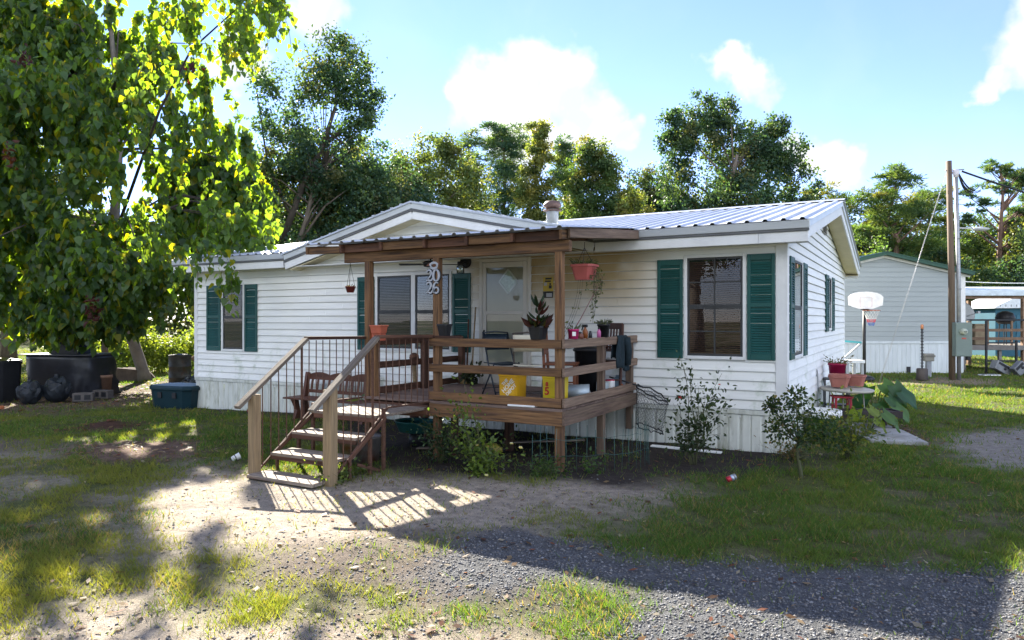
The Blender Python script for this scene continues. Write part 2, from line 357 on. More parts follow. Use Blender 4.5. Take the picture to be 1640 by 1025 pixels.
def build_ground():
    xs = axis(-13, 4.5, .07, 500); ys = axis(-8, 6.5, .07, 500)
    X, Y = np.meshgrid(xs, ys, indexing='ij'); x, y = X.ravel(), Y.ravel(); z = gz(x, y); R = masks(x, y)
    nx, ny = len(xs), len(ys); idx = np.arange(nx*ny).reshape(nx, ny)
    Fc = np.stack([idx[:-1,:-1].ravel(), idx[1:,:-1].ravel(), idx[1:,1:].ravel(), idx[:-1,1:].ravel()], 1)
    c = np.empty((len(x), 3)); c[:] = (.078,.088,.028)                         # thatch and grass roots
    t = fbm(x, y, 1.3, 31)[:,None]; c = c*(.65+.7*t)
    def mix(k, col, f=1.0): nonlocal c; m = (R[k]*f)[:,None]; c = c*(1-m)+np.array(col)*m
    mix('worn', (.16,.13,.09)); mix('thin', (.25,.215,.165)); mix('weak', (.21,.185,.15), .85); mix('sand', (.30,.255,.205)); mix('dirtL', (.13,.10,.08)); mix('soilstone', (.115,.092,.076), .95)
    mix('gravel', (.098,.10,.104)); mix('litter', (.13,.095,.07)); mix('mulch', (.15,.10,.075)); mix('mulchpile', (.075,.04,.028)); mix('mulchR', (.08,.05,.04))
    mix('bare', (.23,.21,.19)); mix('bare2', (.24,.19,.13)); mix('soil', (.045,.038,.034))
    m = bpy.data.materials.new('ground_soil'); m.use_nodes = True; nt = m.node_tree; N = nt.nodes; L = nt.links; p = N['Principled BSDF']
    p.inputs['Roughness'].default_value = .95; p.inputs['Specular IOR Level'].default_value = .1
    a = N.new('ShaderNodeAttribute'); a.attribute_name = 'col'; g = N.new('ShaderNodeNewGeometry')
    n = N.new('ShaderNodeTexNoise'); n.inputs['Scale'].default_value = 9; n.inputs['Detail'].default_value = 9; n.inputs['Roughness'].default_value = .7; L.new(g.outputs['Position'], n.inputs['Vector'])
    n2 = N.new('ShaderNodeTexNoise'); n2.inputs['Scale'].default_value = 120; n2.inputs['Detail'].default_value = 4; L.new(g.outputs['Position'], n2.inputs['Vector'])
    r = N.new('ShaderNodeMapRange'); r.inputs['From Min'].default_value = .3; r.inputs['From Max'].default_value = .7; r.inputs['To Min'].default_value = .6; r.inputs['To Max'].default_value = 1.35; L.new(n.outputs[0], r.inputs['Value'])
    r2 = N.new('ShaderNodeMapRange'); r2.inputs['From Min'].default_value = .3; r2.inputs['From Max'].default_value = .7; r2.inputs['To Min'].default_value = .55; r2.inputs['To Max'].default_value = 1.4; L.new(n2.outputs[0], r2.inputs['Value'])
    mu = N.new('ShaderNodeMath'); mu.operation = 'MULTIPLY'; L.new(r.outputs[0], mu.inputs[0]); L.new(r2.outputs[0], mu.inputs[1])
    s = N.new('ShaderNodeVectorMath'); s.operation = 'SCALE'; L.new(a.outputs['Color'], s.inputs[0]); L.new(mu.outputs[0], s.inputs['Scale']); L.new(s.outputs[0], p.inputs['Base Color'])
    b = N.new('ShaderNodeBump'); b.inputs['Strength'].default_value = .7; b.inputs['Distance'].default_value = .03; ad = N.new('ShaderNodeMath'); L.new(n.outputs[0], ad.inputs[0]); L.new(n2.outputs[0], ad.inputs[1])
    L.new(ad.outputs[0], b.inputs['Height']); L.new(b.outputs[0], p.inputs['Normal'])
    o = link('ground', np_mesh('ground', np.stack([x, y, z], 1), Fc, m, c, True)); tag(o, kind='structure')
build_ground()

FW = np.array([-.4914, .8709]); RT = np.array([.8709, .4914]); EYE = np.array([1.487, -10.01])
def scatter(n, d0, d1, p, rng, lat=.80):
    """points over the part of the yard in view, thinning out with distance"""
    u = rng.random(n); d = d0*(d1/d0)**u if p == 1 else (d0**(1-p) + u*(d1**(1-p)-d0**(1-p)))**(1/(1-p))
    l = (rng.random(n)*2-1)*(lat*d+.6)
    P = EYE + d[:,None]*FW + l[:,None]*RT
    return P[:,0], P[:,1], d
GRASSM = leafmat('grass_blade', (1.75,1.6,.5), .45, .6, .2)
def build_grass():
    rng = np.random.default_rng(3); x, y, d = scatter(900000, 3.5, 48, 1.15, rng)
    g = grass_density(x, y); clump = fbm(x, y, .28, 61); tuft = np.clip((clump-.36)/.2, .12, 1)
    keep = rng.random(len(x)) < g*tuft; x, y, d, g, clump = x[keep], y[keep], d[keep], g[keep], clump[keep]
    n = len(x); z = gz(x, y); hh = (.018+.040*rng.random(n)**1.8)*(.55+1.1*clump)*(.7+.6*fbm(x, y, 1.5, 15)); hh *= np.clip(1+.012*d, 1, 1.5)
    w = .0022 + .0016*rng.random(n); w *= np.clip(d/5, 1, 7); a = rng.random(n)*6.283; lean = hh*(.3+.9*rng.random(n)); b = rng.random(n)*6.283
    V = np.empty((n, 3, 3)); V[:,0] = np.stack([x-np.cos(a)*w, y-np.sin(a)*w, z-.004], 1); V[:,1] = np.stack([x+np.cos(a)*w, y+np.sin(a)*w, z-.004], 1)
    V[:,2] = np.stack([x+np.cos(b)*lean, y+np.sin(b)*lean, z+hh], 1)
    t = rng.random(n)[:,None]; k = fbm(x, y, 1.1, 91)[:,None]
    c = np.array([.080,.150,.033])*(.7+.6*t); nl = np.clip((-3.8-y)/1.5,0,1)*np.clip((-1.5-x)/1.5,0,1); dry = (rng.random(n) < .10+.35*np.clip(.55-k[:,0],0,1)+.30*nl)[:,None]
    c = np.where(dry, np.array([.24,.19,.085])*(.7+.6*t), c); yel = np.clip((k-.42)*2.5+.35*nl[:,None], 0, .8)*np.where((x < 0)[:,None], 1, .45); c = c*(1-yel)+np.array([.19,.205,.045])*yel
    col = np.repeat(c, 3, 0); Fc = np.arange(n*3).reshape(n, 3)
    o = link('grass', np_mesh('grass', V.reshape(-1,3), Fc, GRASSM, col)); tag(o, 'patchy short green grass over the whole yard', 'grass', kind='stuff')
build_grass()
def stones(name, label, rng, x, y, size, cols, cat, flat=.7):
    n = len(x); z = gz(x, y); s = size*(.5+rng.random(n)**2*1.3)
    dirs = np.array([(1,0,0),(-1,0,0),(0,1,0),(0,-1,0),(0,0,1),(0,0,-1)], float)
    T = np.array([(0,2,4),(2,1,4),(1,3,4),(3,0,4),(2,0,5),(1,2,5),(3,1,5),(0,3,5)])
    jit = .6+.8*rng.random((n,6,1)); V = dirs[None]*jit*s[:,None,None]; V += (rng.random((n,6,3))-.5)*.5*s[:,None,None]
    a = rng.random(n)*6.283; ca, sa = np.cos(a)[:,None], np.sin(a)[:,None]; X = V[:,:,0]*ca-V[:,:,1]*sa; Yv = V[:,:,0]*sa+V[:,:,1]*ca
    V[:,:,0] = X; V[:,:,1] = Yv; V[:,:,2] *= flat; V += np.stack([x, y, z+s*.25], 1)[:,None,:]
    Fc = (np.arange(n)[:,None,None]*6+T[None]).reshape(-1,3); ci = rng.integers(0, len(cols), n); c = np.array(cols)[ci]*(.6+.8*rng.random(n))[:,None]
    m = bpy.data.materials.get('stone_chip')
    if m is None:
        m = bpy.data.materials.new('stone_chip'); m.use_nodes = True; at = m.node_tree.nodes.new('ShaderNodeAttribute'); at.attribute_name = 'col'
        m.node_tree.links.new(at.outputs['Color'], m.node_tree.nodes['Principled BSDF'].inputs['Base Color']); m.node_tree.nodes['Principled BSDF'].inputs['Roughness'].default_value = .8
    o = link(name, np_mesh(name, V.reshape(-1,3), Fc, m, np.repeat(c, 6, 0))); tag(o, label, cat, kind='stuff')
def build_loose():
    rng = np.random.default_rng(5); x, y, d = scatter(160000, 3.5, 12, 1.0, rng); R = masks(x, y)
    k = rng.random(len(x)) < R['gravel']*.8 + R['soilstone']*.30 + R['sand']*.07; x, y = x[k], y[k]
    stones('gravel', 'loose grey gravel of the driveway in front', rng, x, y, .0072, [(.13,.135,.145),(.075,.08,.09),(.20,.20,.205),(.17,.155,.14),(.10,.105,.115),(.09,.092,.10)], 'gravel')
    # fallen leaves, twigs and wood chips
    x, y, d = scatter(26000, 3.5, 24, 1.3, rng); R = masks(x, y)
    p = .06 + R['mulch']*.9 + R['mulchpile'] + R['litter']*.8 + R['mulchR']*.9 + R['sand']*.08 + R['gravel']*.04; k = rng.random(len(x)) < p*(1-R['house']); x, y, d = x[k], y[k], d[k]
    n = len(x); z = gz(x, y)+.008; L = (.018+.035*rng.random(n))*np.clip(d/9, .8, 1.6); Wd = L*(.15+.5*rng.random(n)); a = rng.random(n)*6.283; t = (rng.random(n)-.5)*.7
    ux, uy = np.cos(a), np.sin(a); V = np.empty((n,4,3))
    V[:,0] = np.stack([x-ux*L, y-uy*L, z], 1); V[:,2] = np.stack([x+ux*L, y+uy*L, z+L*.3], 1)
    V[:,1] = np.stack([x-uy*Wd, y+ux*Wd, z+Wd*t+.006], 1); V[:,3] = np.stack([x+uy*Wd, y-ux*Wd, z-Wd*t+.006], 1)
    cols = np.array([(.17,.10,.055),(.11,.06,.04),(.26,.19,.12),(.20,.08,.05),(.30,.26,.20)]); c = cols[rng.integers(0, 5, n)]*(.6+.7*rng.random(n))[:,None]
    o = link('leaf_litter', np_mesh('leaf_litter', V.reshape(-1,3), np.arange(n*4).reshape(n,4), GRASSM, np.repeat(c, 4, 0))); tag(o, 'brown fallen leaves and wood chips scattered on the ground', 'leaf litter', kind='stuff')
build_loose()

# ------------------------------------------------------------------ the white mobile home
def siding_mat():
    m = pm('vinyl_siding', (.80,.81,.79), .55, noise=(2.2,.07), stretch=(.5,1,5), rnd=.035, spec=.25)
    nt = m.node_tree; N = nt.nodes; L = nt.links; p = N['Principled BSDF']; src = p.inputs['Base Color'].links[0].from_socket
    g = N.new('ShaderNodeNewGeometry'); s = N.new('ShaderNodeSeparateXYZ'); L.new(g.outputs['Position'], s.inputs[0])
    n = N.new('ShaderNodeTexNoise'); n.inputs['Scale'].default_value = 1.6; n.inputs['Detail'].default_value = 6; L.new(g.outputs['Position'], n.inputs['Vector'])
    def rng_(sock, a, b):
        r = N.new('ShaderNodeMapRange'); r.interpolation_type = 'SMOOTHSTEP'; r.inputs['From Min'].default_value = a; r.inputs['From Max'].default_value = b; L.new(sock, r.inputs['Value']); return r.outputs[0]
    def mul(a, b):
        q = N.new('ShaderNodeMath'); q.operation = 'MULTIPLY'; L.new(a, q.inputs[0]); L.new(b, q.inputs[1]); return q.outputs[0]
    # tan tone, stronger higher up, on the boards by the door, and green algae low on the wall
    st = mul(mul(rng_(s.outputs['X'], -5.4, -4.4), rng_(s.outputs['X'], -1.3, -2.4)), mul(rng_(s.outputs['Z'], 1.35, 2.5), rng_(n.outputs[0], .0, .5)))
    mx = N.new('ShaderNodeMix'); mx.data_type = 'RGBA'; L.new(st, mx.inputs['Factor']); L.new(src, mx.inputs['A']); mx.inputs['B'].default_value = (.34,.255,.13,1)
    n2 = N.new('ShaderNodeTexNoise'); n2.inputs['Scale'].default_value = 2.3; n2.inputs['Detail'].default_value = 9; n2.inputs['Roughness'].default_value = .7; L.new(g.outputs['Position'], n2.inputs['Vector'])
    al = mul(rng_(n2.outputs[0], .5, .72), rng_(s.outputs['Z'], 1.7, .7))
    m2 = N.new('ShaderNodeMix'); m2.data_type = 'RGBA'; L.new(al, m2.inputs['Factor']); L.new(mx.outputs['Result'], m2.inputs['A']); m2.inputs['B'].default_value = (.46,.52,.42,1)
    L.new(m2.outputs['Result'], p.inputs['Base Color']); return m
SIDING = siding_mat()
TRIMW = pm('white_trim', (.70,.71,.71), .5, noise=(3,.08), rnd=.03)
def skirt_mat():
    m = pm('skirting', (.60,.62,.57), .6, noise=(3,.12), stretch=(2,2,.6), rnd=.07, c2=(.30,.31,.24), patch=(2.6,.5,.72))
    return m
SKIRT = skirt_mat()
FASCIAG = pm('fascia_metal', (.40,.42,.43), .45, metal=.25, noise=(2,.12), stretch=(.3,4,4))
FASCIAD = pm('dark_band', (.13,.135,.14), .5, metal=.2, noise=(2,.2))
ROOFM = pm('roof_metal', (.46,.49,.53), .40, metal=.5, noise=(1.4,.16), stretch=(3,.5,1), c2=(.33,.12,.09), patch=(1.3,.66,.72))
SOFFIT = pm('soffit_cream', (.62,.55,.36), .6, noise=(3,.1))
SHUT = pm('teal_shutter', (.006,.068,.062), .45, noise=(4,.18), stretch=(1,1,.5), rnd=.12, spec=.4)
SASH = pm('dark_sash', (.045,.047,.05), .5, noise=(8,.2))
GLASS = emitless_glass('window_glass', alpha=.0)
BLIND = pm('blind_slat', (.06,.062,.068), .5, noise=(20,.1))
BLINDD = pm('dark_blind', (.075,.04,.03), .5, noise=(20,.15))
ROOMSHADE = pm('room_shade_sheet', (.02,.022,.026), .9, noise=(2,.3))  # dark colour of a flat sheet standing in for the unlit interior
DOORP = pm('door_paint', (.50,.475,.42), .5, noise=(2,.08), stretch=(1,1,.5))

HD = 8.8; RID = 4.4
house = thing('mobile_home', 'white clapboard mobile home with dark green shutters and metal roof', 'mobile home', (0,0,0))
BASE[house] = Vector((0,0,0))
_sid = {}
def siding_board(p0, p1, h=.129, mat=None):
    p0, p1 = Vector(p0), Vector(p1); L = round((p1-p0).length, 3); k = (L, h)
    if k not in _sid:
        prof = [(0,.0095),(-.026,.0095),(-.0255,.020),(-.006,h-.0005),(0,h-.0005)]; V = []; a = L/2
        for x in (-a, a): V += [(x, y, z) for y, z in prof]
        n = 5; Fc = [tuple(range(n)), tuple(reversed(range(n, 2*n)))] + [(i, (i+1)%n, (i+1)%n+n, i+n) for i in range(n)]
        _sid[k] = MB().add(V, Fc).mesh('siding_board', SIDING)
    o = bpy.data.objects.new('siding_board', _sid[k]); COL.objects.link(o); o.parent = house
    o.location = (p0+p1)/2; o.rotation_euler = frame(p0, p1).to_euler(); return o
def rows(z0, n, lo, hi, opens, pt, joints):
    h = .129
    for i in range(n):
        z = z0+i*h; zc = z+h/2; a = lo; b = hi
        segs = [(a, b)]
        for (o0, o1, q0, q1) in opens:
            if q0 <= zc <= q1:
                ns = []
                for s0, s1 in segs:
                    if o1 <= s0 or o0 >= s1: ns.append((s0, s1)); continue
                    if o0 > s0: ns.append((s0, o0))
                    if o1 < s1: ns.append((o1, s1))
                segs = ns
        for s0, s1 in segs:
            cut = [s0]; 
            for j in joints:
                jj = j + (i % 3)*.42
                if s0+.4 < jj < s1-.4: cut.append(jj)
            cut.append(s1)
            for c0, c1 in zip(cut, cut[1:]): siding_board(pt(c0+.0008, z), pt(c1-.0008, z))
def build_walls():
    b = MB(); b.prism([(.004,.45),(HD-.004,.45),(HD-.004,2.98),(RID,3.80),(.004,2.98)], (-11.955,0,0), (0,1,0), (0,0,1), (11.95,0,0))
    b.build('wall', TRIMW, house)
    b = MB(); b.prism([(-8.6,2.9),(-3.1,2.9),(-5.94,3.63)], (0,.004,0), (1,0,0), (0,0,1), (0,2.6,0)); b.build('gable_wall', TRIMW, house)
    opens = [(-11.06,-10.44,1.15,2.53),(-6.94,-5.34,1.27,2.58),(-4.72,-3.84,.6,2.74),(-1.34,-.52,1.25,2.67)]
    rows(.56, 18, -11.86, -.12, opens, lambda u, z: (u, 0, z), (-8.6,-3.2))
    rows(.56, 18, .1, HD-.08, [(.50,1.43,1.26,2.66),(4.95,5.95,1.56,2.66)], lambda u, z: (0, u, z), (3.2,))
    for i in range(5):                                            # the small front gable
        z = 2.882+i*.129; t = z+.02
        a = -8.72+(t-2.86)/.265; c = -2.85-(t-2.86)/.235
        if c-a > .3: siding_board((a,0,z), (c,0,z))
    for i in range(6):                                            # gable end
        z = 2.882+i*.129; y0 = .05+(z-2.85)/.188; 
        if HD-2*y0 > .3: siding_board((0,y0,z), (0,HD-y0,z))
    for x0, x1, y0, y1 in ((-.125,.012,-.028,0),(-11.965,-11.86,-.028,0),(0,.028,-.028,.10),(0,.026,HD-.08,HD)):
        MB().box(((x0+x1)/2,(y0+y1)/2,1.72), (x1-x0, y1-y0, 2.33), ch=.004).build('corner_trim', TRIMW, house)
    # skirting: ribbed panels under a rail
    pw = .299
    prof = [(0,-.006),(.006,0),(.045,.018),(.138,.018),(.148,0),(.156,0),(.166,.018),(.275,.018),(.292,0),(pw,-.006)]
    def panel(h):
        V = []
        for z in (0, h): V += [(u, -o-.004, z) for u, o in prof]
        n = len(prof); Fc = [(i, i+1, i+1+n, i+n) for i in range(n-1)]; return MB().add(V, Fc).mesh('skirt_panel', SKIRT)
    hs = [panel(h) for h in (.69,.66,.70)]
    for i in range(40):
        o = bpy.data.objects.new('skirt_panel', hs[i % 3]); COL.objects.link(o); o.parent = house; o.location = (-11.96+i*pw, .012, .505-(.69,.66,.70)[i%3])
        o.rotation_euler = (random.uniform(-.012,.012),0,0)
    for i in range(29):
        o = bpy.data.objects.new('skirt_panel', hs[i % 3]); COL.objects.link(o); o.parent = house; o.location = (-.012, .03+i*pw, .505-(.69,.66,.70)[i%3]); o.rotation_euler = (0,0,math.pi/2)
    for i in range(4): bar('skirt_rail', (-11.96+i*2.99+.002,-.012,.53), (-11.96+(i+1)*2.99-.002,-.012,.53), .028, .062, SKIRT, house)
    for i in range(3): bar('skirt_rail', (.012,-.02+i*2.94+.002,.53), (.012,-.02+(i+1)*2.94-.002,.53), .028, .062, SKIRT, house)
build_walls()
def slats(b, P, u0, u1, z0, z1, out, pitch, tilt=.5, th=.0015):
    n = int((z1-z0)/pitch)
    for i in range(n):
        z = z0+(i+.5)*pitch; q = pitch*.42
        V = [P(u0, out-q*.6, z+q*tilt), P(u1, out-q*.6, z+q*tilt), P(u1, out+q*.6, z-q*tilt), P(u0, out+q*.6, z-q*tilt)]
        V += [tuple(np.array(p)+np.array((0,0,th))) for p in V]
        b.add(V, [(0,1,2,3),(4,5,6,7),(0,1,5,4),(2,3,7,6),(1,2,6,5),(0,3,7,4)])
def pbox(b, P, u0, u1, o0, o1, z0, z1, ch=0):
    p, q = np.array(P(u0,o0,z0)), np.array(P(u1,o1,z1)); b.box((p+q)/2, np.abs(q-p), ch=ch); return b
FRONT = lambda u, o, z: (u, -o, z)
SIDE = lambda u, o, z: (o, u, z)
def window(P, u0, u1, z0, z1, trim, label, grid=False, blind=True, split=.5, mull=None, bm=None):
    """a flush window: white trim (part), then sash, panes, blind and a dark sheet for the unlit interior as sub-parts"""
    t = .045; b = MB()
    pbox(b, P, u0-t, u0, .0, .034, z0-t, z1+t, .004); pbox(b, P, u1, u1+t, .0, .034, z0-t, z1+t, .004)
    pbox(b, P, u0, u1, .0, .034, z1, z1+t, .004); pbox(b, P, u0, u1, .0, .040, z0-t, z0, .004)
    if mull: pbox(b, P, mull-.045, mull+.045, .0, .036, z0, z1, .004)
    w = b.build('window', trim, house); w['label'] = label
    b = MB(); pbox(b, P, u0+.001, u1-.001, .002, .005, z0+.001, z1-.001); b.build('room_shade', ROOMSHADE, w)
    spans = [(u0, u1)] if not mull else [(u0, mull-.045), (mull+.045, u1)]
    zm = z0+(z1-z0)*split
    for a, c in spans:
        b = MB(); f = .03
        for q0, q1, o in ((z0, zm, .022), (zm, z1, .028)):
            pbox(b, P, a, a+f, .006, o, q0, q1); pbox(b, P, c-f, c, .006, o, q0, q1)
            pbox(b, P, a+f, c-f, .006, o, q0, q0+f*1.1); pbox(b, P, a+f, c-f, .006, o, q1-f, q1)
        if grid:
            um = (a+c)/2
            for q0, q1 in ((z0, zm), (zm, z1)):
                pbox(b, P, um-.012, um+.012, .006, .020, q0+f, q1-f); zz = (q0+q1)/2; pbox(b, P, a+f, um-.009, .006, .019, zz-.009, zz+.009); pbox(b, P, um+.009, c-f, .006, .019, zz-.009, zz+.009)
        b.build('sash', SASH, w)
        if blind:
            b = MB(); slats(b, P, a+f, c-f, z0+f, z1-f, .011, .028, .75); s = b.build('blind', bm or BLIND, w); s['kind'] = 'stuff'
        for q0, q1 in ((z0+f, zm-f), (zm+f, z1-f)):
            b = MB(); tl = random.uniform(-.0008,.0008); V = [P(a+f*.8, .0165+tl, q0-.004), P(c-f*.8, .0165-tl, q0-.004), P(c-f*.8, .0165, q1+.004), P(a+f*.8, .0165, q1+.004)]
            b.add(V, [(0,1,2,3)]); b.build('pane', GLASS, w)
    return w
def shutter(P, u0, u1, z0, z1):
    b = MB(); s = .045; o0, o1 = .021, .048; zm = z0+(z1-z0)*.52
    pbox(b, P, u0, u0+s, o0, o1, z0, z1, .004); pbox(b, P, u1-s, u1, o0, o1, z0, z1, .004)
    for q0, q1 in ((z0, z0+.085), (zm-.03, zm+.03), (z1-.085, z1)): pbox(b, P, u0+s, u1-s, o0, o1-.002, q0, q1, .004)
    pbox(b, P, u0+s, u1-s, o0, o0+.004, z0+.085, z1-.085)
    r = b.build('shutter', SHUT, house); b = MB()
    for q0, q1 in ((z0+.085, zm-.03), (zm+.03, z1-.085)): slats(b, P, u0+s, u1-s, q0, q1, .036, .034, .8, .003)
    l = b.build('louvre', SHUT, r); l['kind'] = 'stuff'
def build_windows():
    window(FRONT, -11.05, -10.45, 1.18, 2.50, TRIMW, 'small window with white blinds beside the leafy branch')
    shutter(FRONT, -11.55, -11.12, 1.14, 2.50); shutter(FRONT, -10.38, -10.02, 1.14, 2.50)
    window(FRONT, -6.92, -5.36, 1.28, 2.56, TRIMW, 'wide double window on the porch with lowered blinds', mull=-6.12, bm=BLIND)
    shutter(FRONT, -7.38, -6.99, 1.24, 2.56); shutter(FRONT, -5.29, -4.93, 1.24, 2.56)
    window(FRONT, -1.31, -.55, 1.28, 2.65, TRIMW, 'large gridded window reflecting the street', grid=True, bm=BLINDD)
    shutter(FRONT, -1.74, -1.37, 1.24, 2.64); shutter(FRONT, -.49, -.13, 1.24, 2.67)
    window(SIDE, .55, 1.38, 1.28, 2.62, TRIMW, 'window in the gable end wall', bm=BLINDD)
    shutter(SIDE, .14, .49, 1.24, 2.64); shutter(SIDE, 1.45, 1.84, 1.24, 2.64)
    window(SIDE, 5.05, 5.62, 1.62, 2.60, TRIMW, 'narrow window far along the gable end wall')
    shutter(SIDE, 4.55, 4.99, 1.56, 2.64); shutter(SIDE, 5.70, 6.12, 1.56, 2.64)
    # door: storm door over a panelled door with a diamond light
    x0, x1, z0, z1 = -4.70, -3.86, .74, 2.72
    b = MB(); P = FRONT
    pbox(b, P, x0-.06, x0, 0, .045, z0, z1+.06, .005); pbox(b, P, x1, x1+.06, 0, .045, z0, z1+.06, .005); pbox(b, P, x0, x1, 0, .047, z1, z1+.06, .005); pbox(b, P, x0-.05, x1+.05, 0, .07, z0-.06, z0, .005)
    pbox(b, P, x0, x1, .001, .008, z0, z1)
    d = b.build('door', DOORP, house); d['label'] = 'beige storm door with a diamond light'
    dia = [(-.17,0),(0,-.20),(.17,0),(0,.20)]; cx, cz = -4.22, 2.40
    b = MB()
    for k in range(4):
        (a0, b0), (a1, b1) = dia[k], dia[(k+1)%4]; b.bar((cx+a0,-.012,cz+b0), (cx+a1,-.012,cz+b1), .014, .028)
    b.build('diamond_frame', WHITEP, d)
    b = MB(); b.prism(dia, (cx,-.0095,cz), (1,0,0), (0,0,1), (0,.001,0)); b.build('diamond_pane', pm('frosted_light', (.55,.62,.55), .25, noise=(30,.2)), d)
    b = MB(); f = .075
    pbox(b, P, x0+.005, x0+f, .016, .044, z0+.01, z1-.005, .004); pbox(b, P, x1-f, x1-.005, .016, .044, z0+.01, z1-.005, .004)
    for q0, q1 in ((z0+.01, z0+.36), (1.87, 1.925), (z1-.09, z1-.005)): pbox(b, P, x0+f, x1-f, .016, .043, q0, q1, .004)
    b.build('storm_frame', DOORP, d)
    for q0, q1 in ((z0+.36, 1.87), (1.925, z1-.09)):
        b = MB(); b.add([P(x0+f,.03,q0), P(x1-f,.03,q0), P(x1-f,.0305,q1), P(x0+f,.0305,q1)], [(0,1,2,3)]); b.build('pane', GLASS, d)
    b = MB(); b.tube([(x0+.04,-.045,1.42),(x0+.04,-.085,1.44),(x0+.04,-.085,1.58),(x0+.04,-.045,1.60)], .009, 8); pbox(b, P, x0+.025, x0+.055, .044, .05, 1.40, 1.62); b.build('handle', BLACKM, d)
build_windows()
def build_roof():
    SL = (3.97-3.06)/(RID+.33); L = math.hypot(RID+.33, 3.97-3.06); ang = math.atan(SL); W0 = .905
    def panel(w, L, ribs=4):
        pitch = w/ribs; pr = []
        for k in range(ribs): pr += [(k*pitch,0),(k*pitch+.07,0),(k*pitch+.088,.026),(k*pitch+.122,.026),(k*pitch+.14,0)]
        pr.append((w,0)); lo = [(u, o-.004) for u, o in reversed(pr)]; poly = pr+lo
        return MB().prism(poly, (0,0,0), (1,0,0), (0,0,1), (0,L,0)).mesh('roof_panel', ROOFM)
    me = panel(W0, L)
    x = -12.30
    for i in range(14):
        for back in (0,1):
            o = bpy.data.objects.new('roof_panel', me); COL.objects.link(o); o.parent = house
            if back: o.location = (x+W0, HD+.33, 3.06+(i%2)*.001); o.rotation_euler = (ang,0,math.pi)
            else: o.location = (x, -.33, 3.06+(i%2)*.001); o.rotation_euler = (ang,0,0)
        x += W0-.0003
    b = MB(); b.prism([(-.2,-.042),(0,.012),(.2,-.042),(.2,-.036),(0,.018),(-.2,-.036)], (-12.32,RID,3.995), (0,1,0), (0,0,1), (12.69,0,0)); b.build('ridge_cap', ROOFM, house)
    b = MB(); b.prism([(-.30,2.985),(RID,3.885),(HD+.30,2.985),(HD+.30,3.03),(RID,3.94),(-.30,3.03)], (-12.27,0,0), (0,1,0), (0,0,1), (12.57,0,0)); b.build('roof_deck', TRIMW, house)
    # eaves: metal fascia, thin dark band, white frieze board, soffit
    for x0, x1 in ((-12.30,-8.97),(-2.62,.325)):
        bar('fascia', (x0,-.315,3.00), (x1,-.315,3.00), .02, .105, FASCIAG, house); bar('dark_band', (x0,-.304,2.93), (x1,-.304,2.93), .02, .035, FASCIAD, house)
    for x0, x1 in ((-12.28,-9.0),(-2.6,-.3),(-.297,.31)): bar('frieze_board', (x0,-.285,2.845), (x1,-.285,2.845), .022, .135, TRIMW, house)
    MB().box((-5.98,-.14,2.795), (12.56,.27,.012)).build('soffit', TRIMW, house); MB().box((-5.98,HD+.14,2.795), (12.56,.27,.012)).build('soffit', TRIMW, house)
    bar('fascia', (-12.3,HD+.31,2.97), (.325,HD+.31,2.97), .02, .17, TRIMW, house)
    # small front gable over the porch
    A = (-5.94, 3.765); Lf = (-8.96, 3.04-.03); Rt = (-2.62, 3.055)
    for e in (Lf, Rt):
        d = Vector((A[0]-e[0], 0, A[1]-e[1])).normalized(); nrm = Vector((0,0,1))
        for off, hh, y, mt, nm in ((-.045,.10,-.318,FASCIAG,'fascia'),(-.118,.038,-.306,FASCIAD,'dark_band'),(-.205,.13,-.288,TRIMW,'frieze_board')):
            bar(nm, (e[0],y,e[1]+off), (A[0],y,A[1]+off), .02, hh, pm('pale_fascia', (.50,.53,.54), .45, metal=.15, noise=(2,.1)) if nm == 'fascia' else mt, house)
    b = MB()
    for e, s in ((Lf,-1),(Rt,1)):
        q = [(A[0],-.35,A[1]+.03),(A[0],3.45,A[1]+.03),(e[0]+s*.05,-.35,e[1]+.03)]; V = [Vector(p) for p in q]; V += [p-Vector((0,0,.03)) for p in V]
        b.add(V, [(0,1,2),(3,5,4),(0,2,5,3),(0,3,4,1),(1,4,5,2)])
    b.build('gable_roof', ROOFM, house)
    b = MB()
    for e, s in ((Lf,-1),(Rt,1)):                                   # ribs that show along the raking edge
        n = 15
        for i in range(1, n):
            t = i/n; px = A[0]+(e[0]-A[0])*t; pz = A[1]+(e[1]-A[1])*t+.035; back = 3.6*(1-t)
            b.bar((px,-.355,pz), (px,-.355+max(back,.1),pz), .05, .022)
    b.build('roof_rib', ROOFM, house)
    b = MB(); b.prism([(Lf[0]+.12,Lf[1]-.28),(A[0],A[1]-.275),(Rt[0]-.12,Rt[1]-.28),(Rt[0]-.12,Rt[1]-.265),(A[0],A[1]-.26),(Lf[0]+.12,Lf[1]-.265)], (0,-.27,0), (1,0,0), (0,0,1), (0,.26,0)); b.build('soffit', SOFFIT, house)
    # raking edges of the gable end
    for ye, yr in ((-.30, RID),(HD+.30, RID)):
        s = 1 if yr > ye else -1
        bar('rake_board', (.30,ye,2.905), (.30,yr,3.80), .022, .17, TRIMW, house); bar('rake_trim', (.318,ye-s*.02,3.01), (.318,yr,3.92), .03, .10, pm('pale_metal', (.66,.70,.74), .4, metal=.2, noise=(2,.08)), house)
        b = MB(); u0, u1 = ye+s*.02, yr
        b.add([(.028,u0,2.835),(.289,u0,2.835),(.289,u1,3.725),(.028,u1,3.725),(.028,u0,2.847),(.289,u0,2.847),(.289,u1,3.737),(.028,u1,3.737)], [(0,1,2,3),(4,5,6,7),(0,1,5,4),(1,2,6,5),(2,3,7,6),(3,0,4,7)]); b.build('soffit', SOFFIT, house)
    MB().box((.15,HD+.15,2.84), (.28,.30,.012)).build('soffit', SOFFIT, house)
    b = MB(); pbox(b, SIDE, 4.1, 4.7, .02, .035, 3.38, 3.62)
    v = b.build('gable_vent', pm('vent_grey', (.22,.21,.18), .7), house)
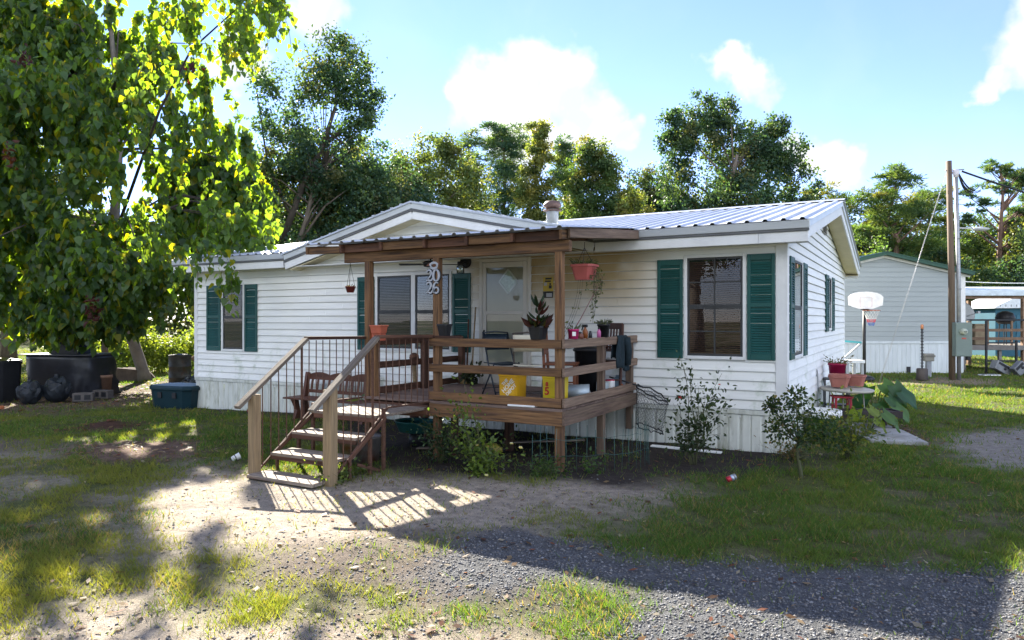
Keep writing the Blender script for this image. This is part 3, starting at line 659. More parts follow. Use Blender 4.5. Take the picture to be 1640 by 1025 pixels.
    b = MB(); slats(b, SIDE, 4.13, 4.67, 3.40, 3.60, .045, .04, .8, .003); b.build('louvre', pm('vent_slat', (.36,.35,.31), .6), v)['kind'] = 'stuff'
    # roof vent pipe
    cx, cy, z = -3.88, .9, 3.30; b = MB()
    b.lathe([(.105,-.1),(.105,.34),(.10,.36)], (cx,cy,z), 20); c = b.build('vent_pipe', pm('galvanized', (.30,.32,.33), .45, metal=.5, noise=(6,.2)), house)
    b = MB(); b.lathe([(.11,.32),(.16,.335),(.16,.345),(.115,.35)], (cx,cy,z), 20); b.lathe([(.10,.36),(.16,.42),(.155,.44),(.12,.49),(.02,.51)], (cx,cy,z), 20)
    b.build('vent_cap', pm('rusty_cap', (.13,.085,.075), .6, metal=.3, noise=(8,.35)), c)
build_roof()
def porch_light():
    b = MB(); t = thing('wall_lantern', 'black round porch lamp with a glass jar shade above the green shutter', 'wall lamp', (-5.02,-.03,2.74))
    b.lathe([(.10,0),(.10,.02),(.07,.035),(.0,.04)], (0,0,0), 18); me = b.mesh('backplate', BLACKM); o = link('backplate', me, None, t); o.rotation_euler = (math.pi/2,0,0)
    b = MB(); b.tube([(0,-.03,0),(0,-.16,.02),(0,-.17,-.02)], .016, 8); b.lathe([(.05,0),(.055,-.05),(.02,-.06)], (0,-.17,-.0), 14); b.build('arm', BLACKM, t, world=False)
    b = MB(); b.lathe([(.05,-.06),(.065,-.09),(.065,-.19),(.05,-.20),(.045,-.19),(.058,-.18),(.058,-.095),(.045,-.06)], (0,-.17,0), 16); b.build('glass_jar', emitless_glass('jar_glass', alpha=.12), t, world=False)
porch_light()

# ------------------------------------------------------------------ porch, stairs
PX0, PX1, PY = -5.05, -2.13, -2.42
porch = thing('porch', 'brown lumber porch with board rails under a metal shed roof', 'porch', (-3.6,-1.2,0))
def build_porch():
    S = .092
    for (x, y, z0, z1, lab) in ((PX0,PY,.0,2.58,None),(-3.90,PY,-.05,2.58,None),(PX1-.02,PY,-.05,2.58,None)):
        bar('post', (x,y,z0), (x,y,z1), S, S, WOOD, porch, .005)
    bar('newel', (PX0+.10,PY-.005,.45), (PX0+.10,PY-.005,1.47), S*.9, S, WOOD, porch, .005)
    for x, y, z1 in ((PX1,-1.20,1.46),(PX1,-.12,1.46),(PX0,-1.15,1.46),(PX0,-.12,1.46)): bar('post', (x,y,-.05 if y<-.5 else .2), (x,y,z1), S, S, WOODR if x > -3 else WOODD, porch, .005)
    for x in (-4.9,-3.3): bar('pier', (x,-1.6,-.1), (x,-1.6,.5), .1, .1, WOODD, porch)
    bar('pier', (-3.75,-2.25,-.1), (-3.75,-2.25,.55), .07, .09, WOODD, porch)
    # rails: three boards on each side
    for z, h in ((1.495,.105),(1.165,.10),(.808,.105)):
        bar('rail', (-3.98,PY-.066,z), (PX1+.035,PY-.066,z), .036, h, WOOD, porch)
        bar('rail', (PX1+.066,PY-.082,z+(.005 if z>1.4 else 0)), (PX1+.066,.10 if z > 1 else -.06,z+.01), .036, h*1.02, WOODR, porch)
        bar('rail', (PX0-.066,PY+.05,z-.02), (PX0-.066,-.05,z-.02), .036, h*.95, WOODD, porch)
    bar('rim_board', (-3.98,PY-.066,.625), (PX1+.045,PY-.066,.625), .038, .172, WOOD, porch); bar('rim_board', (PX1+.066,PY-.082,.63), (PX1+.066,.02,.635), .038, .168, WOODR, porch)
    bar('rim_board', (PX0-.066,PY,.60), (PX0-.066,-.02,.60), .038, .17, WOODD, porch); bar('rim_board', (PX0-.03,PY-.055,.60), (-4.0,PY-.055,.60), .038, .16, WOODD, porch)
    for i in range(17):
        y = PY-.02+i*.1445; bar('deck_board', (PX0-.04,y,.722+random.uniform(-.002,.002)), (PX1+.04,y,.722+random.uniform(-.002,.002)), .138, .034, DECKF, porch, .004)
    for x in (-4.4,-3.7,-3.0,-2.4): bar('joist', (x,PY,.62), (x,-.05,.62), .038, .14, WOODD, porch)
    bar('ledge', (-4.0,PY+.01,1.565), (-3.55,PY+.01,1.56), .13, .03, WOODD, porch)
    # roof
    bar('beam', (-5.47,PY,2.645), (PX1+.12,PY,2.645), .085, .135, WOOD, porch, .006)
    xs = [-6.06,-5.44,-4.72,-4.02,-3.36,-2.72,-2.06]; z0, z1, ya, yb = 2.765, 3.0, PY-.17, -.33
    for i, x in enumerate(xs): bar('rafter', (x,ya+.02*(i%2),z0), (x,yb,z1), .04, .11, WOOD if i in (0,6) else WOODD, porch, label='light brown end rafter' if i == 6 else None)
    for i, (a, c) in enumerate(zip(xs, xs[1:])):
        y = PY-.12+.045*(i%2) if i else PY-.13; bar('blocking', (a+.022,y,2.765-(.01 if i == 0 else 0)), (c-.022,y,2.765-(.01 if i == 0 else 0)), .036, .105 if i else .085, WOOD if i % 2 == 0 else WOODD, porch)
    bar('rake_board', (-2.01,PY-.05,2.795), (-1.93,-.33,2.985), .036, .12, WOODR, porch, label='pale brown board along the roof end')
    for y in (-1.9,-1.2,-.5):
        z = z0+(z1-z0)*(y-ya)/(yb-ya)+.068; bar('purlin', (-6.06,y,z), (-1.99,y,z), .08, .02, WOODD, porch)
    L = math.hypot(yb-ya+.06, z1-z0); ang = math.atan2(z1-z0, yb-ya)
    w = .828; pitch = w/4; pr = []
    for k in range(4): pr += [(k*pitch,0),(k*pitch+.06,0),(k*pitch+.078,.024),(k*pitch+.112,.024),(k*pitch+.13,0)]
    pr.append((w,0)); poly = pr+[(u,o-.003) for u,o in reversed(pr)]
    me = MB().prism(poly, (0,0,0), (1,0,0), (0,0,1), (0,L+.03,0)).mesh('roof_sheet', ROOFM)
    for i in range(5):
        o = bpy.data.objects.new('roof_sheet', me); COL.objects.link(o); o.parent = porch; o.location = Vector((-6.08+i*(w-.001),ya-.04,z0+.077+(i%2)*.001))-BASE[porch]; o.rotation_euler = (ang,0,0)
build_porch()
stairs = thing('staircase', 'weathered wooden stairs with thin rusty baluster rails', 'staircase', (-4.5,-3.4,0))
def build_stairs():
    xl, xr = -5.07, -3.98
    bar('newel_post', (xl,-4.36,-.08), (xl,-4.36,.93), .105, .105, POSTW, stairs, .006); bar('newel_post', (xr-.02,-4.27,-.08), (xr-.02,-4.27,1.03), .115, .115, POSTW, stairs, .006)
    for x, zz in ((xl-.03,0),(xr+.01,.03)):
        bar('handrail', (x,-4.58,.80+zz), (x,-3.54,1.545+zz), .09, .042, RAILW, stairs, .006); bar('handrail', (x,-3.54,1.555+zz), (x,-2.47,1.54+zz), .09, .04, WOODD, stairs, .006)
        bar('bottom_rail', (x,-4.28,.05), (x,-3.34,.74), .022, .022, RUST, stairs, .003); bar('bottom_rail', (x,-3.34,.74), (x,-2.47,.72), .022, .022, RUST, stairs, .003)
        n = 15
        for i in range(n):
            y = -4.22+i*(1.70/(n-1)); t = min(1, (y+4.58)/1.04); zt = .80+zz+t*.745-.02; zb = .05+max(0, min(1, (y+4.28)/.94))*.69
            fat = i in (5,) ; bar('baluster', (x,y,zb), (x+random.uniform(-.004,.004),y,zt), .022 if fat else .011, .022 if fat else .011, RUST, stairs, .002)
        bar('stair_leg', (x,-3.42,-.03), (x,-3.42,.74), .04, .04, RUST, stairs); bar('stair_leg', (x,-3.66,-.03), (x,-3.66,.42), .04, .04, RUST, stairs); bar('stair_leg', (x,-4.0,-.03), (x,-4.0,.24), .035, .035, RUST, stairs)
        bar('brace', (x+.02,-4.05,.22), (x+.02,-3.40,.63), .02, .05, WOODD, stairs); bar('brace', (x+.02,-3.9,.16), (x+.02,-3.50,.02), .02, .035, RUST, stairs)
    def tread(y0, y1, z, n, th=.035):
        w = (y1-y0)/n
        for i in range(n): bar('tread', (xl+.05,y0+(i+.5)*w,z-th/2+random.uniform(-.003,.003)), (xr-.04,y0+(i+.5)*w,z-th/2+random.uniform(-.003,.003)), w-.006, th, TREAD, stairs)
    tread(-3.50,-2.50,.655,7); tread(-3.86,-3.53,.45,2); tread(-4.18,-3.84,.25,2); tread(-4.52,-4.20,.055,2,.04)
    for z, y in ((.60,-3.48),(.395,-3.84),(.195,-4.15)): bar('riser_rail', (xl+.05,y,z), (xr-.04,y,z), .03, .06, WOODD, stairs)
    bar('cross_beam', (xl-.05,-2.52,.60), (xr,-2.52,.60), .05, .10, WOODD, stairs)
build_stairs()

# ------------------------------------------------------------------ things on the porch
def lbar(name, p0, p1, w, h, mat, parent, ch=.004, up=(0,0,1), label=None):
    B = root_base(parent); return bar(name, Vector(p0)+B, Vector(p1)+B, w, h, mat, parent, ch, up, label)
POTB = pm('black_plastic', (.016,.017,.02), .4, noise=(8,.25), rnd=.2)
TERRA = pm('terracotta', (.40,.105,.06), .6, noise=(7,.14), rnd=.1)
PINKP = pm('faded_red_plastic', (.36,.085,.075), .5, noise=(6,.16))
MAROON = pm('brown_red_plastic', (.13,.03,.028), .5, noise=(6,.2))
SOILM = pm('potting_soil', (.03,.022,.018), .95, noise=(40,.4))
LEAFM = leafmat('green_leaf', (2.4,2.2,.5), .45)
def leaf_geo(P, D, Nn, L, Wd, fold=.12, heart=False):
    """folded leaves: base, two edge points each side, tip -> two quads each (numpy)"""
    D = D/np.linalg.norm(D, axis=1, keepdims=True); Nn = Nn-(Nn*D).sum(1, keepdims=True)*D; Nn /= np.linalg.norm(Nn, axis=1, keepdims=True)+1e-9; S = np.cross(D, Nn)
    L = np.asarray(L)[:,None]; Wd = np.asarray(Wd)[:,None]; n = len(P); V = np.empty((n,6,3)); f = fold*L
    a, wa, b, wb = (.16,.5,.58,.36) if heart else (.3,.42,.68,.34)
    V[:,0] = P; V[:,1] = P+D*L*a+S*Wd*wa+Nn*f; V[:,2] = P+D*L*b+S*Wd*wb+Nn*f*.7; V[:,3] = P+D*L-Nn*f*.8; V[:,4] = P+D*L*b-S*Wd*wb+Nn*f*.7; V[:,5] = P+D*L*a-S*Wd*wa+Nn*f
    i = np.arange(n)[:,None]*6; Fc = np.concatenate([i+np.array([[0,1,2,3]]), i+np.array([[0,3,4,5]])])
    return V.reshape(-1,3), Fc
def unit(rng, n): v = rng.normal(size=(n,3)); return v/np.linalg.norm(v, axis=1, keepdims=True)
def colmix(rng, n, cols, jit=.3, p=None):
    c = np.array(cols)[rng.choice(len(cols), n, p=p)]; return c*(1-jit+2*jit*rng.random((n,1)))
def pot(name, label, loc, r, h, mat, square=False, taper=.72, group=None, cat='flower pot', sy=1, n=20):
    t = thing(name, label, cat, loc, 0, group); b = MB(); q = 5 if square else 0
    b.lathe([(r*taper,0),(r*.97,h*.86),(r*1.06,h*.86),(r*1.06,h),(r*.97,h),(r*.93,h*.9),(.002,h*.88)], (0,0,0), n, sy=sy, smooth=not square, sq=q); b.build('pot', mat, t, world=False)
    MB().lathe([(.001,0),(r*.90,0),(r*.90,.006),(.001,.012)], (0,0,h*.885), n, sy=sy, sq=q).build('soil', SOILM, t, world=False)
    return t
def sprig(t, name, rng, z, spread, n, L, cols, up=.6, mat=None, base=.02, width=.3, fold=.1):
    a = rng.random(n)*6.283; r = rng.random(n)*base; P = np.stack([np.cos(a)*r, np.sin(a)*r, np.full(n, z)], 1); D = np.stack([np.cos(a), np.sin(a), np.full(n, up)], 1)*rng.uniform(.5,1,(n,1))+rng.normal(size=(n,3))*.2
    P = P + D*rng.uniform(0,spread,(n,1)); Ls = L*rng.uniform(.6,1.2,n); V, F = leaf_geo(P, D, unit(rng,n)+np.array([0,0,1.]), Ls, Ls*width, fold); c = np.repeat(colmix(rng, n, cols), 6, 0)
    return link(name, np_mesh(name, V, F, mat or LEAFM, c), None, t)
def build_porch_things():
    rng = np.random.default_rng(21)
    # house number
    t = thing('house_number', 'house number plaque with pale digits 20 over 26 and a hat ornament on post', 'number sign', (-3.925,PY-.052,2.10))
    num = pm('pale_number', (.34,.355,.39), .4, metal=.2, noise=(20,.1)); blk = pm('number_outline', (.02,.022,.028), .5)
    def ribbon(b, pts, w, y, th):
        P = [Vector((x,y,z)) for x, z in pts]; n = len(P); V = []; Fc = []
        for i, p in enumerate(P):
            d = (P[min(i+1,n-1)]-P[max(i-1,0)]).normalized(); s = Vector((-d.z,0,d.x))*(w[i] if isinstance(w, list) else w)/2
            V += [p+s, p-s, p-s+Vector((0,th,0)), p+s+Vector((0,th,0))]
        for i in range(n-1):
            for k in range(4): Fc.append((i*4+k, i*4+(k+1)%4, (i+1)*4+(k+1)%4, (i+1)*4+k))
        Fc += [(0,1,2,3), tuple((n-1)*4+k for k in (3,2,1,0))]; b.add(V, Fc)
    def arc(cx, cz, rx, rz, a0, a1, n=14): return [(cx+rx*math.cos(math.radians(a0+(a1-a0)*i/n)), cz+rz*math.sin(math.radians(a0+(a1-a0)*i/n))) for i in range(n+1)]
    def digit(d, cx, cz, s):
        if d == '0': p = arc(cx,cz,.040*s,.066*s,90,450,22); w = [(.010+.020*abs(math.cos(math.radians(90+360*i/22))))*s for i in range(23)]; return [(p,w)]
        if d == '2':
            p = arc(cx-.002*s,cz+.030*s,.034*s,.036*s,170,-35,10)+[(cx+.008*s,cz-.018*s),(cx-.030*s,cz-.052*s)]; w = [.014*s]*4+[.021*s]*6+[.018*s,.013*s,.011*s]
            return [(p,w), ([(cx-.038*s,cz-.054*s),(cx-.01*s,cz-.052*s),(cx+.02*s,cz-.060*s),(cx+.042*s,cz-.050*s),(cx+.046*s,cz-.030*s)],[.014*s,.019*s,.021*s,.018*s,.010*s])]
        if d == '6': return [(arc(cx+.002*s,cz-.028*s,.031*s,.034*s,0,360,18),[.017*s]*19), (arc(cx+.006*s,cz-.004*s,.044*s,.066*s,62,232,14),[.012*s]*3+[.018*s]*3+[.025*s]*9)]
    for lab, z in (('20',.255),('26',.095)):
        for d, x in zip(lab, (-.068,.042)):
            for nm, extra, y, m in (('digit_outline',.020,0,blk),('digit',0,-.014,num)):
                b = MB()
                for p, w in digit(d, x, z, 1.1): ribbon(b, p, [q+extra for q in w] if isinstance(w, list) else w+extra, y, .012)
                b.build(nm, m, t, world=False)
    b = MB(); ribbon(b, [(-.045,.365),(-.06,.40),(-.02,.42),(.02,.42),(.055,.40),(.045,.365)], .03, 0, .014); ribbon(b, [(-.05,.36),(0,.345),(.05,.36)], .03, 0, .015); b.build('hat_ornament', num, t, world=False)
    b = MB(); ribbon(b, [(-.12,.385),(-.07,.40),(-.05,.42)], [.01,.04,.02], .002, .012); ribbon(b, [(-.02,.385),(.0,.395),(.03,.385)], .02, -.004, .01); ribbon(b, [(.05,.42),(.075,.41),(.085,.385)], [.02,.03,.01], .002, .012); b.build('hat_trim', pm('brown_trim', (.12,.05,.03), .6), t, world=False)
    # hanging baskets
    t = pot('hanging_basket', 'faded red hanging basket with a straggling vine under porch roof', (-2.08,-1.86,2.275), .145, .19, PINKP, True, .68, cat='hanging basket')
    b = MB()
    for a in (.8,2.9,5.0): b.tube([(.13*math.cos(a),.13*math.sin(a),.18),(0,0,.40)], .0035, 5)
    b.tube([(0,0,.40),(0,0,.47)], .004, 5); b.build('hanger', BLACKM, t, world=False)
    b = MB(); LP = []
    for k in range(9):
        a = rng.uniform(-.9,1.6); p = Vector((.12*math.cos(a),.12*math.sin(a),.19)); pts = [p.copy()]; drop = rng.uniform(.25,.95)
        for j in range(9):
            p = p+Vector((rng.normal()*.018+.012*(j<3),rng.normal()*.018,-drop/9 if j > 0 else .01)); pts.append(p.copy())
            for q in range(rng.integers(1,3)): LP.append(p+Vector(rng.normal(size=3)*.012))
        b.tube(pts, .0022, 4)
    for k in range(3):
        p0 = Vector((-.06+.04*k,-.05,0)); pts = [p0+Vector((-.22*u*u-.01*k,-.03*u,-.68*u)) for u in (0,.25,.5,.75,1)]; b.tube(pts, .002, 4); LP += pts[1:]
    b.build('vine_stem', pm('vine_stem', (.06,.055,.035), .8), t, world=False)
    P = np.array(LP); n = len(P); L = rng.uniform(.025,.05,n); V, F = leaf_geo(P, unit(rng,n)+np.array([0,0,-.6]), unit(rng,n), L, L*.7); link('vine_leaves', np_mesh('vine_leaves', V, F, LEAFM, np.repeat(colmix(rng,n,[(.06,.09,.05),(.09,.11,.05)]),6,0)), None, t)
    sprig(t, 'foliage', rng, .18, .09, 130, .05, [(.06,.09,.05),(.09,.11,.06),(.05,.07,.05)], .5, base=.11)
    t = pot('hanging_basket', 'small maroon hanging basket under the left end of porch beam', (-5.39,PY,2.165), .072, .085, MAROON, cat='hanging basket', taper=.66)
    b = MB()
    for a in (.4,2.5,4.6): b.tube([(.065*math.cos(a),.065*math.sin(a),.08),(.004*math.cos(a),0,.38)], .003, 5)
    b.tube([(0,0,.37),(0,0,.415)], .004, 5); b.build('hanger', BLACKM, t, world=False); sprig(t, 'foliage', rng, .07, .03, 12, .05, [(.10,.08,.04)], .8, base=.03)
    # pots along the rails
    t = pot('flower_pot', 'terracotta trough pot standing on the newel by the stair rail', (-4.88,PY-.0,1.60), .105, .11, TERRA, True, .8)
    MB().box((0,0,-.05), (.15,.12,.10), ch=.004).build('foot', TERRA, t, world=False)
    t = pot('flower_pot', 'black pot on the rail ledge below the house number', (-3.80,PY+.01,1.578), .082, .15, POTB, True, .75)
    t = pot('potted_cordyline', 'spiky dark cordyline in a square black pot on the front rail', (-2.42,PY-.03,1.548), .105, .165, POTB, True, .72, cat='potted plant')
    b = MB(); b.tube([(0,0,.14),(.01,0,.30),(.005,.0,.42)], [.014,.012,.008], 6); b.build('stem', pm('cane', (.10,.07,.05), .8), t, world=False)
    n = 30; a = rng.random(n)*6.283; zz = rng.uniform(.16,.42,n); P = np.stack([np.zeros(n),np.zeros(n),zz],1); up = (zz-.16)*5+.25; D = np.stack([np.cos(a),np.sin(a),up],1)
    Ls = rng.uniform(.12,.2,n); V, F = leaf_geo(P, D, np.tile([0,0,1.],(n,1))+unit(rng,n)*.2, Ls, Ls*.32, -.10); cc = colmix(rng,n,[(.028,.05,.03),(.03,.06,.035),(.09,.03,.035),(.12,.06,.05)], p=[.4,.3,.2,.1]); link('leaves', np_mesh('leaves', V, F, LEAFM, np.repeat(cc,6,0)), None, t)
    n = 12; P = np.tile([0,0,.17],(n,1)); a = rng.random(n)*6.283; D = np.stack([np.cos(a),np.sin(a),rng.uniform(.0,.6,n)],1); Ls = rng.uniform(.2,.28,n); V, F = leaf_geo(P, D, np.tile([0,0,1.],(n,1)), Ls, Ls*.16, -.2); link('lower_leaves', np_mesh('lower_leaves', V, F, LEAFM, np.repeat(colmix(rng,n,[(.08,.035,.03),(.05,.05,.03)]),6,0)), None, t)
    sprig(t, 'pink_bloom', rng, .19, .05, 16, .04, [(.5,.06,.12),(.4,.10,.14)], .8, base=.03)
    t = pot('flower_pot', 'bright pink pot with a white tag beside the corner post', (-2.075,-2.20,1.555), .068, .115, pm('pink_plastic', (.55,.03,.16), .45, noise=(5,.1)), taper=.85)
    MB().box((.035,-.058,.06), (.042,.004,.05), Matrix.Rotation(.45,3,'Z')).build('tag', WHITEP, t, world=False); sprig(t, 'foliage', rng, .10, .05, 40, .05, [(.12,.14,.12),(.09,.11,.08)], .9, base=.05)
    t = pot('flower_pot', 'black pot of grey succulents on the side rail near its middle post', (-2.085,-1.22,1.552), .082, .175, POTB, taper=.7); sprig(t, 'foliage', rng, .16, .05, 90, .06, [(.15,.17,.16),(.11,.13,.12)], 1.0, base=.06)
    t = thing('spray_bottle', 'amber spray bottle with a black trigger on the side rail', 'bottle', (-2.07,-1.86,1.552)); b = MB(); b.lathe([(.034,0),(.036,.08),(.03,.10),(.014,.125),(.014,.14)], (0,0,0), 14); b.build('bottle', pm('amber_plastic', (.22,.07,.02), .3), t, world=False)
    b = MB(); b.box((-.005,0,.155), (.075,.026,.035), ch=.006); b.bar((-.03,0,.15),(-.045,0,.10),.02,.012); b.tube([(0,0,.138),(0,0,.15)], .014, 8); b.build('trigger', BLACKM, t, world=False)
    for nm, lab, y, col, h, r in (('bottle','small dark bottle beside the amber spray bottle',-1.70,(.03,.03,.035),.09,.025),('bottle','slim pink bottle beside the pot of grey succulents',-1.42,(.45,.12,.28),.13,.026),('jar','squat brown jar between pink pot and amber spray bottle',-2.02,(.16,.06,.04),.08,.045)):
        t = thing(nm, lab, nm, (-2.07,y,1.552)); MB().lathe([(r,0),(r,h*.6),(r*.5,h*.8),(r*.5,h*.84)], (0,0,0), 14).build('body', pm(nm+str(y), col, .35), t, world=False); MB().lathe([(r*.55,h*.84),(r*.55,h),(r*.3,h*1.01)], (0,0,0), 12).build('cap', BLACKM, t, world=False)
    # fishing rod
    t = thing('fishing_rod', 'thin dark red fishing rod leaning up behind the side rail', 'fishing rod', (-2.2,-2.1,.74)); b = MB(); b.tube([(.02,-.1,.75),(.06,.25,1.05),(.08,.95,1.62)], [.006,.005,.003], 6); b.build('rod', pm('rod_red', (.16,.03,.04), .4), t, world=False); b = MB(); b.tube([(.0,-.35,.0),(.02,-.1,.75)], .012, 8); b.build('grip', BLACKM, t, world=False)
    # jacket over the rail
    t = thing('jacket', 'dark blue-green jacket hung over the side rail', 'jacket', (-2.065,-.66,1.555)); b = MB(); nu, nv = 14, 16; V = []; 
    for j in range(nv+1):
        s = j/nv; L = s*.86-.36
        for i in range(nu+1):
            u = i/nu-.5; wdt = .40+.10*abs(L) ; y = u*wdt+.03*math.sin(9*s+4*u); fold = .018*math.sin(u*22+3*s)*min(1,abs(L)*5)
            if abs(L) < .03: x, z = L, .012
            else: x, z = (.03+.012+fold if L > 0 else -.036-.012+fold), .012-(abs(L)-.03)*(1+.08*math.sin(5*u))
            V.append((x, y, z))
    Fc = [(j*(nu+1)+i, j*(nu+1)+i+1, (j+1)*(nu+1)+i+1, (j+1)*(nu+1)+i) for j in range(nv) for i in range(nu)]; b.add(V, Fc, smooth=True)
    o = b.build('cloth', pm('dark_cloth', (.014,.026,.034), .9, noise=(12,.3)), t, world=False); md = o.modifiers.new('solid','SOLIDIFY'); md.thickness = .008; md.offset = 0
    b = MB(); b.tube([(.05,.10,-.02),(.075,.12,-.20),(.07,.10,-.40)], [.055,.05,.045], 10); b.build('sleeve', MATS['dark_cloth'], t, world=False)
    # ceiling fan
    t = thing('ceiling_fan', 'black ceiling fan with flat blades under the porch roof', 'ceiling fan', (-4.84,-1.28,2.62)); b = MB(); b.tube([(0,0,.02),(0,0,.22)], .014, 8); b.lathe([(.05,.20),(.05,.24),(.02,.25)], (0,0,0), 14); b.build('downrod', BLACKM, t, world=False); b = MB(); b.lathe([(.03,-.05),(.10,-.04),(.12,.0),(.10,.04),(.03,.05)], (0,0,0), 20); b.build('hub', BLACKM, t, world=False)
    for k in range(4):
        a = k*math.pi/2+.50; ca, sa = math.cos(a), math.sin(a); b = MB(); b.prism([(.10,-.02),(.16,-.045),(.46,-.06),(.48,0),(.46,.06),(.16,.045),(.10,.02)], (0,0,-.012), (ca,sa,.0), (-sa,ca,.12), (0,0,.008)); b.build('blade', BLACKM, t, world=False)
    # pest sign by the door
    t = thing('wall_notice', 'narrow yellow and black notice on the wall beside the door', 'notice', (-3.50,-.024,2.29)); yel = pm('notice_yellow', (.42,.30,.04), .5); gr = pm('notice_grey', (.34,.34,.34), .5)
    MB().box((0,0,.05), (.17,.006,.22)).build('panel', yel, t, world=False); MB().box((0,0,-.115), (.17,.006,.10)).build('panel', BLACKM, t, world=False)
    b = MB()
    for x, z, w, h in ((.01,.135,.11,.03),(.0,.095,.10,.025),(.04,.05,.03,.03),(.04,.005,.05,.05)): b.box((x,-.004,z), (w,.003,h))
    o = b.build('print', BLACKM, t, world=False); o['kind'] = 'stuff'; b = MB(); b.box((-.045,-.004,.05), (.05,.003,.05)); b.build('print', gr, t, world=False); b = MB(); b.box((.02,-.004,-.12), (.10,.003,.06)); b.build('print', gr, t, world=False)
    # yellow pails
    YEL = pm('yellow_plastic', (.66,.36,.012), .42, noise=(3,.06)); YEL2 = pm('lemon_plastic', (.62,.46,.015), .42, noise=(3,.06)); WH = pm('white_print', (.75,.72,.62), .5); RED = pm('red_print', (.48,.03,.02), .5)
    def pail(label, loc, m, rz):
        t = thing('pail', label, 'pail', loc, rz); b = MB(); b.lathe([(.125,0),(.132,.02),(.14,.33),(.147,.335),(.147,.355),(.136,.36),(.13,.35),(.120,.03),(.001,.025)], (0,0,0), 24, sy=.92, smooth=False, sq=9); b.build('body', m, t, world=False)
        b = MB(); b.tube([(-.147,0,.32),(-.15,-.12,.24),(0,-.16,.2),(.15,-.12,.24),(.147,0,.32)], .004, 6); return t
    t = pail('yellow pail with a white slanted lettering logo on the deck', (-2.93,-2.16,.742), YEL, -.05)
    MB().box((0,-.1265,.19), (.21,.004,.25), Matrix.Rotation(-.025,3,'X'), ch=.002).build('label_panel', YEL, t, world=False)
    for body, sz, off in (('THE',.054,.064),('HOME',.077,.002),('DEPOT',.060,-.063)):
        me = text_mesh(body, sz, .0012, WH, bold=.002); o = link('lettering', me, None, t); M = Matrix.Rotation(math.pi/2,4,'X') @ Matrix.Rotation(math.radians(45),4,'Z'); nrm = Vector((-math.sin(math.radians(45)),0,math.cos(math.radians(45))))
        o.matrix_local = Matrix.Translation(Vector((.012,-.131,.215))+nrm*off) @ M
    t = pail('lemon yellow pail with red lettering behind the corner post', (-2.36,-2.10,.742), YEL2, .15)
    for body, sz, x, z in (('5',.13,-.07,.17),('8',.07,-.07,.255),('16',.10,.095,.18),('oo',.06,.095,.245)):
        o = link('lettering', text_mesh(body, sz, .0012, RED, bold=.003), None, t); o.location = (x,-.131,z); o.rotation_euler = (math.pi/2,0,0)
    t = thing('board', 'flat white foam board lying on the deck edge', 'board', (-2.62,-2.47,.752), .05); MB().box((0,0,0), (.36,.11,.022), ch=.006).build('panel', WHITEP, t, world=False)
    # bins, jugs
    t = thing('trash_bin', 'tall black round bin on the deck behind the side rail', 'bin', (-2.50,-.72,.742)); b = MB(); b.lathe([(.19,0),(.215,.60),(.235,.60),(.235,.63),(.2,.66),(.02,.67)], (0,0,0), 26); b.build('body', POTB, t, world=False); b = MB(); b.tube([(-.06,0,.66),(-.05,0,.69),(.05,0,.69),(.06,0,.66)], .012, 6); b.build('lid_handle', POTB, t, world=False)
    t = thing('metal_pail', 'grey metal pail lying on its side behind the lowest side rail', 'pail', (-2.28,-1.62,.85), .4); b = MB(); b.lathe([(.095,-.15),(.11,.15),(.105,.15),(.088,-.13),(.002,-.135)], (0,0,0), 22); me = b.mesh('body', pm('zinc', (.34,.40,.43), .4, metal=.4, noise=(6,.15))); o = link('body', me, None, t); o.rotation_euler = (0,math.pi/2,0); b = MB(); b.tube([(.15,-.10,.02),(.2,0,-.05),(.15,.10,.02)], .005, 6); b.build('handle', GREYM, t, world=False)
    JUG = pm('jug_plastic', (.36,.42,.44), .4, noise=(4,.08))
    for lab, y, w, h, m, capc in (('pale grey tub on the deck behind the side rail',-.86,.15,.19,JUG,(.3,.33,.34)),('white tub with a red lid on the deck by the side rail',-.60,.13,.2,WHITEP,(.45,.03,.08)),('blue grey jug with an orange mark at deck corner by wall',-.28,.13,.24,pm('blue_jug', (.20,.29,.36), .4),(.22,.3,.36))):
        t = thing('tub' if 'tub' in lab else 'jug', lab, 'tub' if 'tub' in lab else 'jug', (-2.25,y,.742)); b = MB(); b.lathe([(w*.46,0),(w*.5,.01),(w*.52,h*.8),(w*.5 if 'tub' in lab else w*.2,h*.92),(w*.5 if 'tub' in lab else w*.2,h*.95)], (0,0,0), 20, sq=4, smooth=False); b.build('body', m, t, world=False)
        b = MB(); q = w*.55 if 'tub' in lab else w*.24; b.lathe([(q,h*.93),(q,h),(q*.8,h*1.02)], (0,0,0), 18); b.build('lid', pm('lid'+str(y), capc, .4), t, world=False)
        if 'orange' in lab: MB().box((.069,-.01,.09), (.004,.05,.06)).build('mark', pm('orange_mark', (.6,.16,.03), .5), t, world=False)
build_porch_things()
